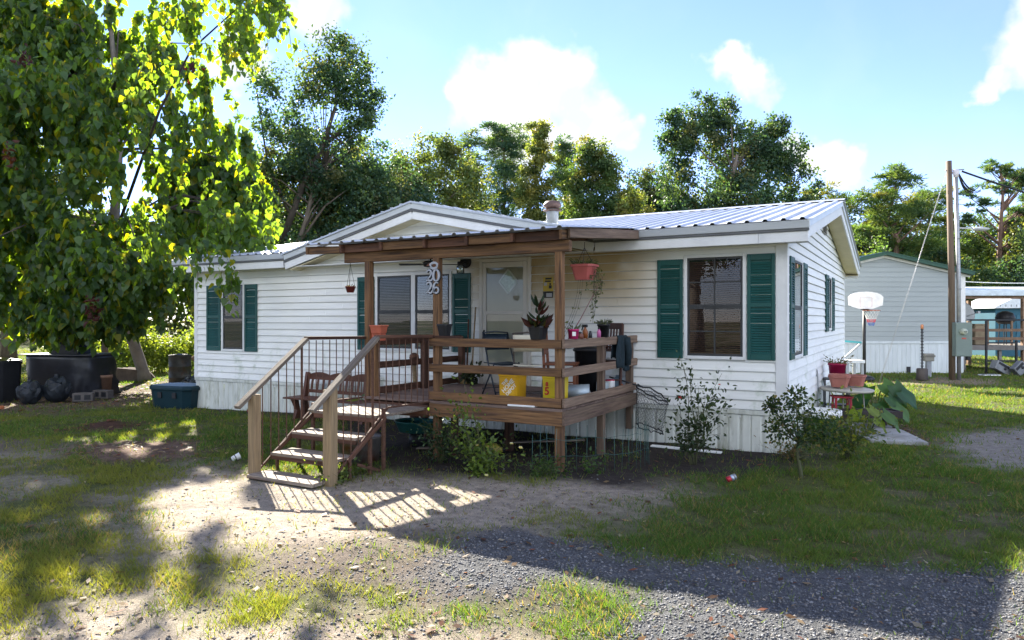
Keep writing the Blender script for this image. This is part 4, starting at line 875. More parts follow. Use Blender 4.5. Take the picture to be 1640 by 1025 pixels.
def folding_chair(label, loc, rz, seatm, framem, group):
    t = thing('folding_chair', label, 'folding chair', loc, rz, group); r = .0115
    for s in (-1,1):
        x = s*.21
        b = MB(); b.tube([(x,-.24,0),(x*.95,.02,.42),(x*.92,.21,.86)], r, 8); b.build('leg', framem, t, world=False); b = MB(); b.tube([(x*.9,.24,0),(x*.9,-.14,.45)], r, 8); b.build('leg', framem, t, world=False)
    b = MB(); b.tube([(-.193,.21,.86),(0,.225,.875),(.193,.21,.86)], r, 8); b.build('cross_bar', framem, t, world=False); MB().tube([(-.19,.24,.08),(.19,.24,.08)], .008, 6).build('cross_bar', framem, t, world=False); MB().tube([(-.2,-.20,.06),(.2,-.20,.06)], .008, 6).build('cross_bar', framem, t, world=False)
    b = MB(); n = 8; V = []
    for j in range(5):
        for i in range(n+1):
            u = i/n*2-1; v = j/4; V.append((u*.19, -.17+v*.36, .44+.012*abs(u)**3-.012*(1-v)*(1-v)))
    Fc = [(j*(n+1)+i, j*(n+1)+i+1, (j+1)*(n+1)+i+1, (j+1)*(n+1)+i) for j in range(4) for i in range(n)]; b.add(V, Fc, smooth=True); o = b.build('seat', seatm, t, world=False); o.modifiers.new('solid','SOLIDIFY').thickness = .014
    b = MB(); V = []
    for j in range(4):
        for i in range(n+1):
            u = i/n*2-1; v = j/3; V.append((u*.19, .155+.055*v+.025*(1-u*u), .62+v*.22))
    Fc = [(j*(n+1)+i, j*(n+1)+i+1, (j+1)*(n+1)+i+1, (j+1)*(n+1)+i) for j in range(3) for i in range(n)]; b.add(V, Fc, smooth=True); o = b.build('backrest', seatm, t, world=False); o.modifiers.new('solid','SOLIDIFY').thickness = .012
    return t
def wooden_chair(label, loc, rz, m, rocker=False):
    t = thing('rocking_chair' if rocker else 'wooden_chair', label, 'rocking chair' if rocker else 'chair', loc, rz)
    for sx in (-1,1):
        for sy, top in ((-1,.44),(1,.98)): lbar('leg', (sx*.19,sy*.19,.02), (sx*(.19),sy*.19+(.05 if sy>0 else 0),top), .036, .036, m, t)
    lbar('seat', (-.22,0,.45), (.22,0,.45), .44, .03, m, t, .008); lbar('crest_rail', (-.19,.245,.95), (.19,.245,.95), .022, .09, m, t, .008); lbar('back_rail', (-.18,.215,.60), (.18,.215,.60), .02, .05, m, t)
    for k in range(5): lbar('back_slat', (-.13+.065*k,.217,.62), (-.13+.065*k,.243,.91), .03, .014, m, t)
    for sx in (-1,1): lbar('stretcher', (sx*.19,-.19,.18), (sx*.19,.19,.18), .022, .022, m, t)
    if rocker:
        for sx in (-1,1):
            b = MB(); b.tube([(sx*.19,-.36,.05),(sx*.19,-.15,.012),(sx*.19,.1,.012),(sx*.19,.42,.07)], .016, 6); b.build('rocker', m, t, world=False); lbar('armrest', (sx*.22,-.2,.66), (sx*.22,.24,.66), .05, .022, m, t); lbar('arm_post', (sx*.21,-.18,.46), (sx*.21,-.18,.65), .025, .025, m, t)
    return t
folding_chair('dark blue folding chair on the deck in front of the door', (-3.50,-1.45,.742), 1.0, pm('navy_paint', (.018,.03,.045), .4, metal=.2), pm('navy_tube', (.05,.06,.075), .35, metal=.5), 'folding chairs on the deck')
folding_chair('folding chair with a cream back seen from behind on deck', (-3.02,-1.55,.742), 3.5, pm('cream_vinyl', (.62,.58,.46), .5, noise=(5,.12)), pm('bronze_tube', (.10,.085,.075), .4, metal=.4), 'folding chairs on the deck')
wooden_chair('brown slat back wooden chair behind the corner post', (-2.66,-1.30,.742), 1.9, pm('chair_brown', (.17,.06,.03), .5, noise=(5,.3)))
wooden_chair('dark brown rocking chair in the deck corner beside the jacket', (-2.45,-.42,.742), -.5, pm('rocker_brown', (.07,.028,.02), .5, noise=(5,.3)), True)
def build_leaners():
    for lab, x, y, h, m, dx, nm in (('pale wooden pole leaning on the wall left of door',-4.80,-.12,1.25,POSTW,.03,'pole'),('darker broom handle leaning beside the pale pole',-4.86,-.16,1.05,WOODD,-.02,'broom')):
        t = thing(nm, lab, nm, (x,y-.08,.742)); b = MB(); b.tube([(0,-.02,.05 if nm == 'broom' else 0),(dx,.07,h)], .014, 8); b.build('shaft', m, t, world=False)
        if nm == 'broom': MB().prism([(-.03,.16),(.03,.16),(.12,0),(-.12,0)], (0,-.04,0), (1,0,0), (0,0,1), (0,.05,0)).build('bristles', pm('bristle', (.22,.15,.06), .9), t, world=False)
    t = thing('carved_stake', 'carved wooden stake with a knobbed head beside the left railing', 'carved stake', (-5.55,-.75,0)); b = MB(); b.tube([(0,0,-.1),(.02,0,.6),(0,.0,1.08)], [.03,.032,.04], 8); b.build('shaft', POSTW, t, world=False); b = MB(); b.lathe([(.04,1.05),(.075,1.08),(.065,1.13),(.08,1.17),(.07,1.22),(.03,1.25)], (0,0,0), 10, smooth=False); b.build('head', WOODD, t, world=False)
build_leaners()

# ------------------------------------------------------------------ around the porch
def build_near():
    rng = np.random.default_rng(33)
    # landing net
    t = thing('landing_net', 'black landing net with two hoops against the deck corner', 'fishing net', (-1.98,-.25,.05)); hp = []
    def hoop(c, rx, ry, rz, tilt, n=26): return [Vector((c[0]+rx*math.cos(a)*math.cos(tilt)-0*ry, c[1]+ry*math.sin(a), c[2]+rx*math.cos(a)*math.sin(tilt))) for a in [2*math.pi*k/n for k in range(n)]]
    top = hoop((.24,-.02,.70), .25, .17, 0, -.42); bot = hoop((.20,-.03,.20), .19, .12, 0, -.28)
    top = [p+Vector((0,0,rng.normal()*.012)) for p in top]; bot = [p+Vector((rng.normal()*.01,0,rng.normal()*.016)) for p in bot]
    for q, r in ((top,.011),(bot,.008)): b = MB(); b.tube(q+[q[0]], r, 6); b.build('hoop', BLACKM, t, world=False)
    b = MB(); b.tube([top[10]+Vector((0,0,.0)),top[14]+Vector((-.22,.02,.06)),top[14]+Vector((-.42,.04,.10))], .013, 6); b.tube([p+Vector((0,0,-.05)) for p in top]+[top[0]+Vector((0,0,-.05))], .006, 5); b.build('handle', BLACKM, t, world=False)
    b = MB(); n = len(top); rowsN = 14
    for j in range(rowsN):
        for k in range(n):
            for dk in (1,-1):
                t0, t1 = j/rowsN, (j+1)/rowsN; p = top[k].lerp(bot[k],t0); q = top[k].lerp(bot[k],t1).lerp(top[(k+dk)%n].lerp(bot[(k+dk)%n],t1),.5); p0 = p if j % 2 == 0 else p.lerp(top[(k+1)%n].lerp(bot[(k+1)%n],t0),.5)
                b.bar(p0, q, .0022, .0022)
    o = b.build('mesh_netting', pm('net_twine', (.03,.035,.04), .7), t, world=False); o['kind'] = 'stuff'
    # roll of green garden wire round the deck leg
    t = thing('wire_fence', 'bent green garden wire fence standing round the deck leg', 'wire fence', (-1.85,-1.9,0)); wm = pm('green_wire', (.05,.12,.11), .5, metal=.3)
    path = [(-.55,-.75),(-.30,-.62),(.0,-.42),(.25,-.18),(.42,.10),(.48,.40),(.36,.62),(.05,.72)]
    pts = []
    for (ax, ay), (bx, by) in zip(path, path[1:]):
        for k in range(3): pts.append(Vector((ax+(bx-ax)*k/3, ay+(by-ay)*k/3, 0)))
    for p in pts: b = MB(); b.tube([p+Vector((0,0,-.03)), p+Vector((rng.normal()*.015,rng.normal()*.015,.50+rng.normal()*.03))], .0028, 5); b.build('upright_wire', wm, t, world=False)
    for z in (.20,.40): b = MB(); b.tube([p+Vector((0,0,z+rng.normal()*.012)) for p in pts], .0024, 5); b.build('cross_wire', wm, t, world=False)
    # bench behind the stairs
    BW = pm('bench_brown', (.10,.042,.026), .55, noise=(4,.35), stretch=(.6,8,8), bump=.2); t = thing('garden_bench', 'brown wooden bench with a scalloped back behind the stairs', 'bench', (-7.55,-.50,-.06))
    for k in range(4): lbar('seat_slat', (-1.0,-.18+.11*k,.42), (.98,-.18+.11*k,.42), .10, .03, BW, t)
    for x in (-.80,.78):
        b = MB(); b.prism([(-.17,0),(-.05,0),(-.01,.16),(-.06,.40),(-.20,.40),(-.09,.2)], (x-.03,.0,0), (0,1,0), (0,0,1), (.06,0,0)); b.build('leg', BW, t, world=False); b = MB(); b.prism([(.10,0),(.2,0),(.17,.4),(.24,.86),(.17,.88),(.08,.42)], (x-.03,.0,0), (0,1,0), (0,0,1), (.06,0,0)); b.build('leg', BW, t, world=False)
    N = 24; top = [(-.80+1.58*i/N, .83+.05*abs(math.sin(math.pi*3*i/N))) for i in range(N+1)]; b = MB(); b.prism(top+[(.78,.74),(-.80,.74)], (0,.215,0), (1,0,0), (0,0,1), (0,.028,0)); b.build('crest_rail', BW, t, world=False); lbar('back_rail', (-.80,.19,.53), (.78,.19,.53), .028, .06, BW, t)
    for k in range(11): lbar('spindle', (-.70+.14*k,.19,.56), (-.70+.14*k,.225,.75), .05, .016, BW, t)
    # leafy yellow-green plant beyond the bench
    t = thing('leafy_plant', 'bright yellow-green broad leaf plant beside the left deck post', 'plant', (-6.1,-1.1,-.05)); b = MB(); P, D, Ls = [], [], []
    for k in range(9):
        a = rng.uniform(0,6.28); h = rng.uniform(.35,.72); e = Vector((.20*math.cos(a),.20*math.sin(a),h)); b.tube([(0,0,0),(e.x*.4,e.y*.4,h*.6),e], [.012,.01,.006], 6); P.append(e); D.append((math.cos(a),math.sin(a),-.3)); Ls.append(rng.uniform(.22,.34))
    b.build('stem', pm('green_stem', (.10,.14,.03), .6), t, world=False); V, F = leaf_geo(np.array(P), np.array(D), np.tile([0,0,1.],(9,1))+unit(rng,9)*.3, Ls, np.array(Ls)*.6, -.08, True); link('leaves', np_mesh('leaves', V, F, LEAFM, np.repeat(colmix(rng,9,[(.16,.22,.02),(.20,.24,.02),(.08,.14,.03)]),6,0)), None, t)
    # under the stairs
    t = thing('washtub', 'round rusty metal tub under the stair treads', 'tub', (-4.62,-3.1,.0)); b = MB(); b.lathe([(.24,0),(.27,.3),(.285,.31),(.27,.32),(.26,.3),(.235,.02),(.002,.015)], (0,0,0), 26); b.build('body', pm('old_zinc', (.16,.15,.14), .5, metal=.4, noise=(5,.3), c2=(.12,.05,.03), patch=(3,.5,.65)), t, world=False); b = MB(); b.tube([(-.27,0,.26),(-.32,0,.24),(-.32,0,.2),(-.265,0,.18)], .008, 6); b.build('handle', RUST, t, world=False)
    t = thing('plant_tray', 'teal plastic tray propped under the stair landing', 'tray', (-4.6,-1.95,.0)); b = MB(); b.lathe([(.20,.22),(.25,.36),(.265,.365),(.255,.375),(.24,.36),(.19,.24),(.002,.235)], (0,0,0), 20, sx=1.3); b.build('tray', pm('teal_plastic', (.03,.14,.13), .4), t, world=False); MB().lathe([(.12,0),(.10,.22)], (0,0,0), 14).build('stand', BLACKM, t, world=False)
    # small things on the grass
    t = thing('drink_can', 'crushed red white and blue drink can on the grass', 'can', (-.27,-2.01,G(-.27,-2.01)+.045), .5); R = Matrix.Rotation(1.15,3,'Y')
    for nm, prof, m in (('body',[(.026,-.05),(.033,-.045),(.033,.0)],pm('can_red', (.45,.03,.05), .3, metal=.4)),('band',[(.0332,.0),(.033,.03)],pm('can_blue', (.45,.5,.6), .3, metal=.5)),('top',[(.033,.03),(.033,.05),(.026,.06),(.02,.058)],GREYM)):
        b = MB(); b.lathe(prof, (0,0,0), 18); o = link(nm, b.mesh(nm, m), None, t); o.rotation_euler = R.to_euler()
    t = thing('drink_cup', 'crumpled white paper cup on the grass left of stairs', 'cup', (-5.98,-3.87,G(-5.98,-3.87)+.04), .8); b = MB(); b.lathe([(.032,-.05),(.043,.05),(.046,.052),(.04,.05),(.03,-.04),(.001,-.042)], (0,0,0), 16); o = link('body', b.mesh('body', WHITEP), None, t); o.rotation_euler = (0,1.2,.3); b = MB(); b.lathe([(.0365,-.01),(.0405,.03)], (0,0,0), 16); o = link('band', b.mesh('band', BLACKM), None, t); o.rotation_euler = (0,1.2,.3)
    t = thing('plank', 'white board lying on dark soil along the skirting', 'plank', (-1.22,-.42,.03), .05); MB().box((0,0,0), (.95,.10,.022), Matrix.Rotation(.02,3,'Y'), ch=.004).build('board', WHITEP, t, world=False)
    t = thing('oil_jug', 'pale yellow jug lying under the deck by the flowering bush', 'jug', (-3.35,-2.0,.08), .7); b = MB(); b.lathe([(.07,-.13),(.085,-.10),(.085,.07),(.03,.13),(.03,.16)], (0,0,0), 16, sq=3); o = link('body', b.mesh('body', pm('ochre_jug', (.30,.26,.05), .5)), None, t); o.rotation_euler = (0,1.57,0); b = MB(); b.lathe([(.034,.15),(.034,.185)], (0,0,0), 12); o = link('cap', b.mesh('cap', BLACKM), None, t); o.rotation_euler = (0,1.57,0)
    for lab, p0, p1 in (('long loose board lying under the deck',(-3.6,-1.3,.05),(-2.5,-.9,.12)),('short loose board lying under the stair landing',(-4.4,-2.2,.04),(-3.6,-2.0,.09))):
        t = thing('plank', lab, 'plank', p0); bar('board', p0, p1, .09, .02, TREAD, t)
    # dark bricks showing along the skirting foot
    t = thing('brick', 'red brick lying against the skirting left of the stairs', 'brick', (-10.05,-.12,-.05), .1); MB().box((0,0,.01), (.2,.1,.06), ch=.006).build('brick', pm('old_brick', (.20,.07,.05), .9, noise=(12,.3)), t, world=False)
build_near()

# ------------------------------------------------------------------ table and planters by the gable end
def arrow_leaves(name, t, P, D, Nn, Ls, W_, cols, rng):
    V = []; F = []; C_ = []; nu = 9
    for p, d, nn, L, w, c in zip(P, D, Nn, Ls, W_, cols):
        d = Vector(d).normalized(); nn = Vector(nn); nn = (nn-d*nn.dot(d)).normalized(); s = d.cross(nn); p = Vector(p); o = len(V)
        for i in range(nu):
            u = i/(nu-1); hw = w*.5*(math.sin(math.pi*min(1,(u*.88+.12))**.62))**.9 if i < nu-1 else .002; back = -.16*L*max(0,1-u*4)
            for k in (-1,-.5,0,.5,1):
                q = p+d*(L*u*(1-.1*u)+back*abs(k)**1.5)+s*(hw*k)+nn*(-.22*L*u*u+.10*hw*abs(k)+.018*math.sin(9*u+3*k)*abs(k)); V.append(tuple(q)); C_.append(tuple(x*(1.25 if k == 0 else .9+.15*abs(k)) for x in c))
        for i in range(nu-1):
            for k in range(4): F.append((o+i*5+k, o+i*5+k+1, o+i*5+k+6, o+i*5+k+5))
    return link(name, np_mesh(name, V, F, LEAFM, np.array(C_), True), None, t)
def build_right():
    rng = np.random.default_rng(44)
    t = thing('patio_table', 'oval stone-coloured table with thin metal legs by the gable end', 'table', (.47,3.35,G(.47,3.35)), .5); z = .63
    b = MB(); b.lathe([(.02,z-.035),(.52,z-.035),(.55,z-.02),(.55,z),(.52,z+.008),(.02,z+.008)], (0,0,0), 34, sx=.72, sy=1.0); b.build('tabletop', pm('table_top', (.42,.40,.34), .6, noise=(8,.12)), t, world=False)
    for a in (.8,2.35,3.95,5.5): b = MB(); b.tube([(.24*math.cos(a),.34*math.sin(a),z-.03),(.25*math.cos(a),.38*math.sin(a),.3),(.33*math.cos(a),.46*math.sin(a),-.02)], .011, 6); b.build('leg', pm('table_leg', (.28,.27,.24), .5, metal=.3), t, world=False)
    pot('flower_pot', 'double stacked square terracotta pots on the oval table', (.37,3.30,.645), .165, .19, pm('dusty_terracotta', (.36,.14,.11), .6, noise=(5,.2)), True, .74)
    pot('flower_pot', 'single square terracotta pot at the far end of oval table', (.60,3.62,.645), .16, .19, MATS['dusty_terracotta'], True, .74)
    MB().lathe([(.155,.17),(.168,.17),(.168,.215),(.15,.215),(.14,.19),(.01,.19)], (0,0,0), 20, sq=5, smooth=False).build('inner_pot', MATS['dusty_terracotta'], [o for o in bpy.data.objects if o.get('label') == 'double stacked square terracotta pots on the oval table'][0], world=False)
    t = thing('plant_stand', 'small black square stand behind the oval table', 'stand', (.24,4.15,0), .2)
    for sx in (-1,1):
        for sy in (-1,1): lbar('leg', (sx*.2,sy*.17,-.02), (sx*.2,sy*.17,.70), .028, .028, BLACKM, t)
    lbar('top', (-.22,0,.715), (.22,0,.715), .38, .025, BLACKM, t); lbar('shelf', (-.19,0,.25), (.19,0,.25), .32, .02, BLACKM, t)
    t = pot('potted_plant', 'magenta pot with a straggly plant on black stand', (.26,4.15,.73), .15, .27, pm('magenta_plastic', (.32,.012,.06), .4, noise=(3,.1)), taper=.82, cat='potted plant')
    sprig(t, 'foliage', rng, .25, .26, 150, .07, [(.10,.09,.05),(.07,.10,.05),(.16,.10,.08)], .45, base=.12)
    t = thing('stool', 'red legged stool standing under the oval table', 'stool', (.42,3.1,0), .3); RD = pm('red_paint', (.34,.025,.04), .5, noise=(4,.15)); lbar('seat', (-.15,0,.50), (.15,0,.50), .30, .03, RD, t)
    for sx in (-1,1):
        for sy in (-1,1): lbar('leg', (sx*.13,sy*.13,.12), (sx*.11,sy*.11,.49), .035, .035, RD, t); lbar('foot', (sx*.133,sy*.133,-.02), (sx*.13,sy*.13,.12), .034, .034, WHITEP, t)
    # black raised trough with greenery
    t = thing('planter_trough', 'black raised trough planter on short legs beside the table', 'planter', (.78,2.95,0), YAW); BR = pm('dark_trough', (.03,.022,.022), .6, noise=(4,.3))
    for sy in (-1,1): lbar('side_panel', (-.55,sy*.2,.26), (.5,sy*.2,.26), .03, .11, BR, t)
    for sx in (-.55,.5): lbar('end_panel', (sx,-.184,.26), (sx,.184,.26), .03, .11, BR, t)
    lbar('bottom', (-.53,0,.21), (.48,0,.21), .36, .02, BR, t); lbar('soil', (-.53,0,.27), (.48,0,.27), .36, .06, SOILM, t)
    for sx in (-.45,.4):
        for sy in (-1,1): lbar('leg', (sx,sy*.15,-.05), (sx,sy*.15,.2), .05, .05, BR, t)
    t = thing('garden_tub', 'white rimmed green tub behind the rose tree', 'tub', (.25,1.7,0)); b = MB(); b.lathe([(.22,0),(.27,.34),(.285,.34)], (0,0,0), 22); b.build('body', pm('green_tub', (.10,.20,.04), .5), t, world=False); b = MB(); b.lathe([(.272,.32),(.29,.33),(.292,.42),(.27,.43),(.26,.35),(.01,.34)], (0,0,0), 22); b.build('rim', WHITEP, t, world=False)
    t = thing('shepherd_hook', 'thin grey shepherd hook standing against the gable end', 'garden hook', (.12,2.45,0)); b = MB(); b.tube([(0,0,-.1),(0,.02,.80),(0,-.02,.93),(0,-.10,.99),(0,-.17,.95),(0,-.18,.88)], .008, 6); b.build('rod', GREYM, t, world=False); b = MB(); b.tube([(0,.0,.3),(.03,-.10,.42),(.03,-.12,.5)], .006, 5); b.build('side_hook', GREYM, t, world=False)
    # slab of old concrete
    t = thing('paving_slab', 'worn grey concrete slab on the grass past the planter', 'slab', (1.0,2.55,G(1,2.55)+.02), .35); b = MB(); b.prism([(-.42,-.95),(.33,-1.0),(.40,.15),(.36,.92),(-.40,.95)], (0,0,-.04), (1,0,0), (0,1,0), (0,0,.075)); b.build('slab', pm('old_concrete', (.30,.30,.30), .9, noise=(5,.25), bump=.5, c2=(.18,.17,.15), patch=(3,.5,.7)), t, world=False)
    # elephant ears
    t = thing('elephant_ear', 'elephant ear plant with big arrow leaves beyond the table', 'plant', (.86,4.55,0)); b = MB(); P, D, Ls, Nn = [], [], [], []
    for k, (dx, dy, h, L) in enumerate([(-.12,.1,.55,.42),(.12,.05,.62,.46),(.30,.0,.60,.48),(.42,-.1,.50,.42),(.22,-.25,.40,.46),(.05,-.3,.30,.38),(-.2,-.2,.36,.36),(.34,-.4,.26,.42)]):
        e = Vector((dx,dy,h)); b.tube([(dx*.15,dy*.15,-.03),(dx*.5,dy*.5,h*.65),e], [.018,.014,.008], 6); P.append(e); D.append((.871*(.8 if dx>0 else -.5)+rng.normal()*.2,.49*.6-.3,-.75)); Ls.append(L); Nn.append((.5,-.6,.7))
    b.build('stem', pm('green_stem', (.10,.14,.03), .6), t, world=False); arrow_leaves('leaves', t, P, D, np.array(Nn)+unit(rng,8)*.25, Ls, np.array(Ls)*.72, colmix(rng,8,[(.045,.11,.045),(.06,.13,.04),(.03,.085,.05)],.2), rng)
    t = thing('elephant_ear', 'low elephant ear plant leaning out over the concrete slab', 'plant', (.86,2.2,0)); b = MB(); P, D, Ls, Nn = [], [], [], []
    for dx, dy, h, L in [(.22,-.1,.38,.40),(.02,.1,.42,.34),(-.15,-.1,.40,.32),(.1,-.2,.3,.3)]:
        e = Vector((dx,dy,h)); b.tube([(0,0,-.03),(dx*.5,dy*.5,h*.7),e], [.014,.012,.007], 6); P.append(e); D.append((.7*(1 if dx>0 else -.3),.1,-.6)); Ls.append(L); Nn.append((.5,-.5,.8))
    b.build('stem', MATS['green_stem'], t, world=False); arrow_leaves('leaves', t, P, D, Nn, Ls, np.array(Ls)*.62, colmix(rng,4,[(.06,.13,.035),(.12,.17,.03)],.2), rng)
    # white bench end and turquoise frame beyond the corner of the house
    t = thing('side_table', 'white topped small table beyond the corner of house', 'table', (.20,8.98,0), YAW); lbar('top', (-.3,0,.79), (.16,0,.79), .5, .07, WHITEP, t)
    for x in (-.25,.11):
        for y in (-.2,.2): lbar('leg', (x,y,-.03), (x,y,.755), .07, .05, GREYM, t)
    t = thing('steel_frame', 'turquoise corner frame with a grey strut beyond house corner', 'frame', (.1,9.6,0), YAW); TQ = pm('turquoise_paint', (.06,.30,.34), .5); lbar('top_rail', (-.5,0,1.28), (.26,0,1.22), .05, .05, TQ, t); lbar('strut', (-.15,0,.85), (.25,0,1.2), .04, .04, GREYM, t); lbar('upright', (-.2,0,-.03), (-.2,0,1.25), .05, .05, TQ, t)
build_right()

# ------------------------------------------------------------------ basketball hoop, pole, neighbours
def build_hoop():
    t = thing('basketball_hoop', 'portable basketball hoop with a white fan backboard on black pole', 'basketball hoop', (.22,12.81,G(.22,12.81)), YAW); S = 20.5/1144
    b = MB(); b.tube([(0,0,0),(0,0,2.2)], .045, 10); b.build('pole', BLACKM, t, world=False); b = MB(); b.lathe([(.35,0),(.36,.1),(.28,.16),(.05,.18)], (0,.3,0), 20, sq=4); b.build('base', POTB, t, world=False)
    pl = [(-.40,2.16),(-.2,2.10),(.2,2.10),(.48,2.20),(.50,2.44)]+[(.50*math.cos(math.radians(a))*.98,2.42+.17*math.sin(math.radians(a))) for a in range(10,171,20)]+[(-.50,2.44),(-.48,2.20)]
    b = MB(); b.prism(pl, (0,-.10,0), (1,0,0), (0,0,1), (0,.03,0)); BB = pm('backboard', (.80,.78,.77), .4); b.build('backboard', BB, t, world=False); PK = pm('pale_red_line', (.62,.42,.40), .5)
    b = MB()
    for x0, z0, x1, z1 in ((-.17,2.42,.17,2.42),(-.17,2.15,.17,2.15),(-.17,2.15,-.17,2.42),(.17,2.15,.17,2.42)): b.bar((x0,-.103,z0),(x1,-.103,z1),.012,.004); b.bar((x0,-.067,z0),(x1,-.067,z1),.012,.004)
    b.build('target_square', PK, t, world=False)
    b = MB(); b.box((0,-.03,2.13), (.2,.10,.12), ch=.01); b.box((0,-.16,2.05), (.14,.10,.05)); b.build('bracket', BLACKM, t, world=False)
    n = 24; b = MB(); b.tube([(.225*math.cos(2*math.pi*k/n),-.40+.225*math.sin(2*math.pi*k/n),2.05) for k in range(n+1)], .010, 6); b.build('rim', pm('rim_orange', (.5,.12,.05), .5), t, world=False)
    for nm, lo, hi, m in (('net',2.05,1.80,WHITEP),('net',1.80,1.71,pm('net_red', (.5,.05,.09), .8)),('net',1.71,1.62,pm('net_blue', (.06,.12,.35), .8))):
        b = MB(); N2 = 14; R_ = lambda z: .225-.16*((2.05-z)/.43)**.8
        for k in range(N2):
            for d in (1,-1):
                steps = max(2, round((lo-hi)/.06))
                pts = [(R_(lo+(hi-lo)*j/steps)*math.cos(2*math.pi*(k+d*.5*((j)%2))/N2), -.40+R_(lo+(hi-lo)*j/steps)*math.sin(2*math.pi*(k+d*.5*(j%2))/N2), lo+(hi-lo)*j/steps) for j in range(steps+1)]; b.tube(pts, .006, 4, cap=False)
        b.build(nm, m, t, world=False)
build_hoop()
def build_pole():
    PW = pm('pole_wood', (.12,.088,.062), .8, noise=(3,.3), stretch=(14,14,.6), bump=.4, c2=(.13,.085,.055), patch=(1,.5,.7)); x, y = 2.45, 14.89
    t = thing('utility_pole', 'brown wooden utility pole with a grey conduit and meter box', 'utility pole', (x,y,0), YAW); b = MB(); b.tube([(0,0,-.2),(-.02,0,3),(-.10,0,6.5)], [.092,.088,.078], 16); b.build('pole', PW, t, world=False)
    b = MB(); b.tube([(.17,-.05,-.1),(.16,-.05,3),(.08,-.05,6.05)], .055, 12)
    b.build('conduit', GREYM, t, world=False); b = MB()
    for z in (2.7,4.2,5.2): b.tube([(.10,-.13,z),(.16,-.13,z),(.24,-.05,z)], .012, 6)
    b.build('strap', GREYM, t, world=False); b = MB(); b.lathe([(.06,6.0),(.075,6.08),(.10,6.16),(.06,6.24),(.01,6.25)], (.08,-.05,0), 14); b.build('weatherhead', pm('white_plastic', (.62,.60,.64), .5), t, world=False)
    GB = pm('meter_green', (.16,.205,.185), .5, noise=(4,.08)); b = MB(); b.box((.17,-.20,1.21), (.48,.20,1.0), ch=.012); m = b.build('meter_box', GB, t, world=False); b = MB(); b.lathe([(.10,0),(.10,.03),(.085,.05),(.085,.10),(.06,.115),(.001,.118)], (0,0,0), 22); o = link('meter', b.mesh('meter', pm('meter_glass', (.40,.44,.36), .2)), None, m); o.location = (.13,-.30,1.44); o.rotation_euler = (math.pi/2,0,0)
    b = MB(); b.box((.13,-.418,1.45), (.10,.004,.02)); b.box((.13,-.418,1.41), (.07,.004,.015)); b.build('meter_dial', BLACKM, m, world=False); b = MB(); b.box((.16,-.302,1.24), (.13,.004,.035)); b.build('sticker', pm('red_sticker', (.5,.06,.04), .5), m, world=False); b = MB(); b.bar((-.05,-.302,.75),(.38,-.302,.75),.012,.01); b.build('door_edge', GB, m, world=False)
    MB().box((.40,-.1,.66), (.10,.12,.14), ch=.01).build('outlet', BLACKM, t, world=False)
    b = MB(); b.tube([(-.2,0,6.22),(.35,0,6.25)], .02, 6); b.build('bolt', GREYM, t, world=False)
    b = MB(); b.bar((.1,0,4.52),(.75,-.1,4.48),.035,.035); b.lathe([(.01,.06),(.12,.02),(.14,-.02),(.09,-.06),(.01,-.07)], (.78,-.1,4.48), 14, sx=1.9); b.build('street_light', pm('lamp_grey', (.45,.47,.48), .4), t, world=False)
    rng = np.random.default_rng(9); b = MB()
    for k in range(7):
        ex = Vector((.62+.30*rng.random(),.05,5.55+.25*rng.random()-.02*k)); p0 = Vector((.12,-.08,6.18)); mid = (p0+ex)/2+Vector((.05*rng.normal(),0,-.35-.25*rng.random())); pts = [(p0*(1-u)**2+mid*2*u*(1-u)+ex*u*u) for u in np.linspace(0,1,9)]; b.tube(pts, .013, 5)
    b.build('drop_wires', BLACKM, t, world=False)
    b = MB(); pts = [Vector((.28+u*14,.0-u*1.0,6.2-1.45*u*4*(1-u)*.45-u*2.9)) for u in np.linspace(0,1,16)]; b.tube(pts, .028, 6); w = thing('overhead_cable', 'thick black service cable running off from top of pole', 'cable', (x,y,0), YAW); b.build('cable', BLACKM, w, world=False)
    w = thing('guy_wire', 'thin pale guy wire slanting from pole top down behind hoop', 'wire', (x,y,0), YAW); b = MB()
    for o in (0,.05): b.tube([(-.12,0,6.3+o),(-2.45,-.6+o,.0)], .004, 5)
    b.build('wire', pm('wire_grey', (.5,.5,.5), .4, metal=.3), w, world=False)
    w = thing('overhead_cable', 'thin white cable strung low across the pines behind carport', 'cable', (4,24,0), YAW); b = MB(); b.tube([Vector((-1.6+u*9,0,3.35+.35*u-.25*4*u*(1-u))) for u in np.linspace(0,1,12)], .012, 5); b.build('cable', WHITEP, w, world=False)
    # stake in a drum, junction post
    t = thing('marker_stake', 'dark twisted stake with an orange tip in a small drum', 'stake', (1.67,14.2,0), YAW); b = MB(); b.lathe([(.14,0),(.16,.03),(.15,.34),(.13,.36),(.01,.36)], (0,0,0), 16); b.build('drum', pm('dark_drum', (.07,.06,.055), .7, noise=(6,.3)), t, world=False); b = MB()
    for k in range(26): b.bar((0,0,.36+.045*k),(0,0,.40+.045*k),.055 if k%2 else .035,.055 if k%2 else .035)
    b.build('stake', BLACKM, t, world=False); b = MB(); b.lathe([(.04,1.52),(.04,1.63),(.02,1.65)], (0,0,0), 8); b.build('tip', pm('orange_tip', (.6,.25,.12), .6), t, world=False)
    t = thing('junction_box', 'grey junction box on a short post before neighbour house', 'utility box', (1.85,15.7,0), YAW); b = MB(); b.box((0,0,.62), (.30,.16,.24), ch=.015); b.build('box', pm('box_beige', (.30,.29,.25), .6), t, world=False); b = MB(); b.box((0,0,.25), (.14,.10,.6)); b.build('post', GREYM, t, world=False); MB().box((0,-.085,.66), (.34,.02,.06), ch=.005).build('lid', pm('box_lid', (.22,.21,.18), .6), t, world=False)
build_pole()
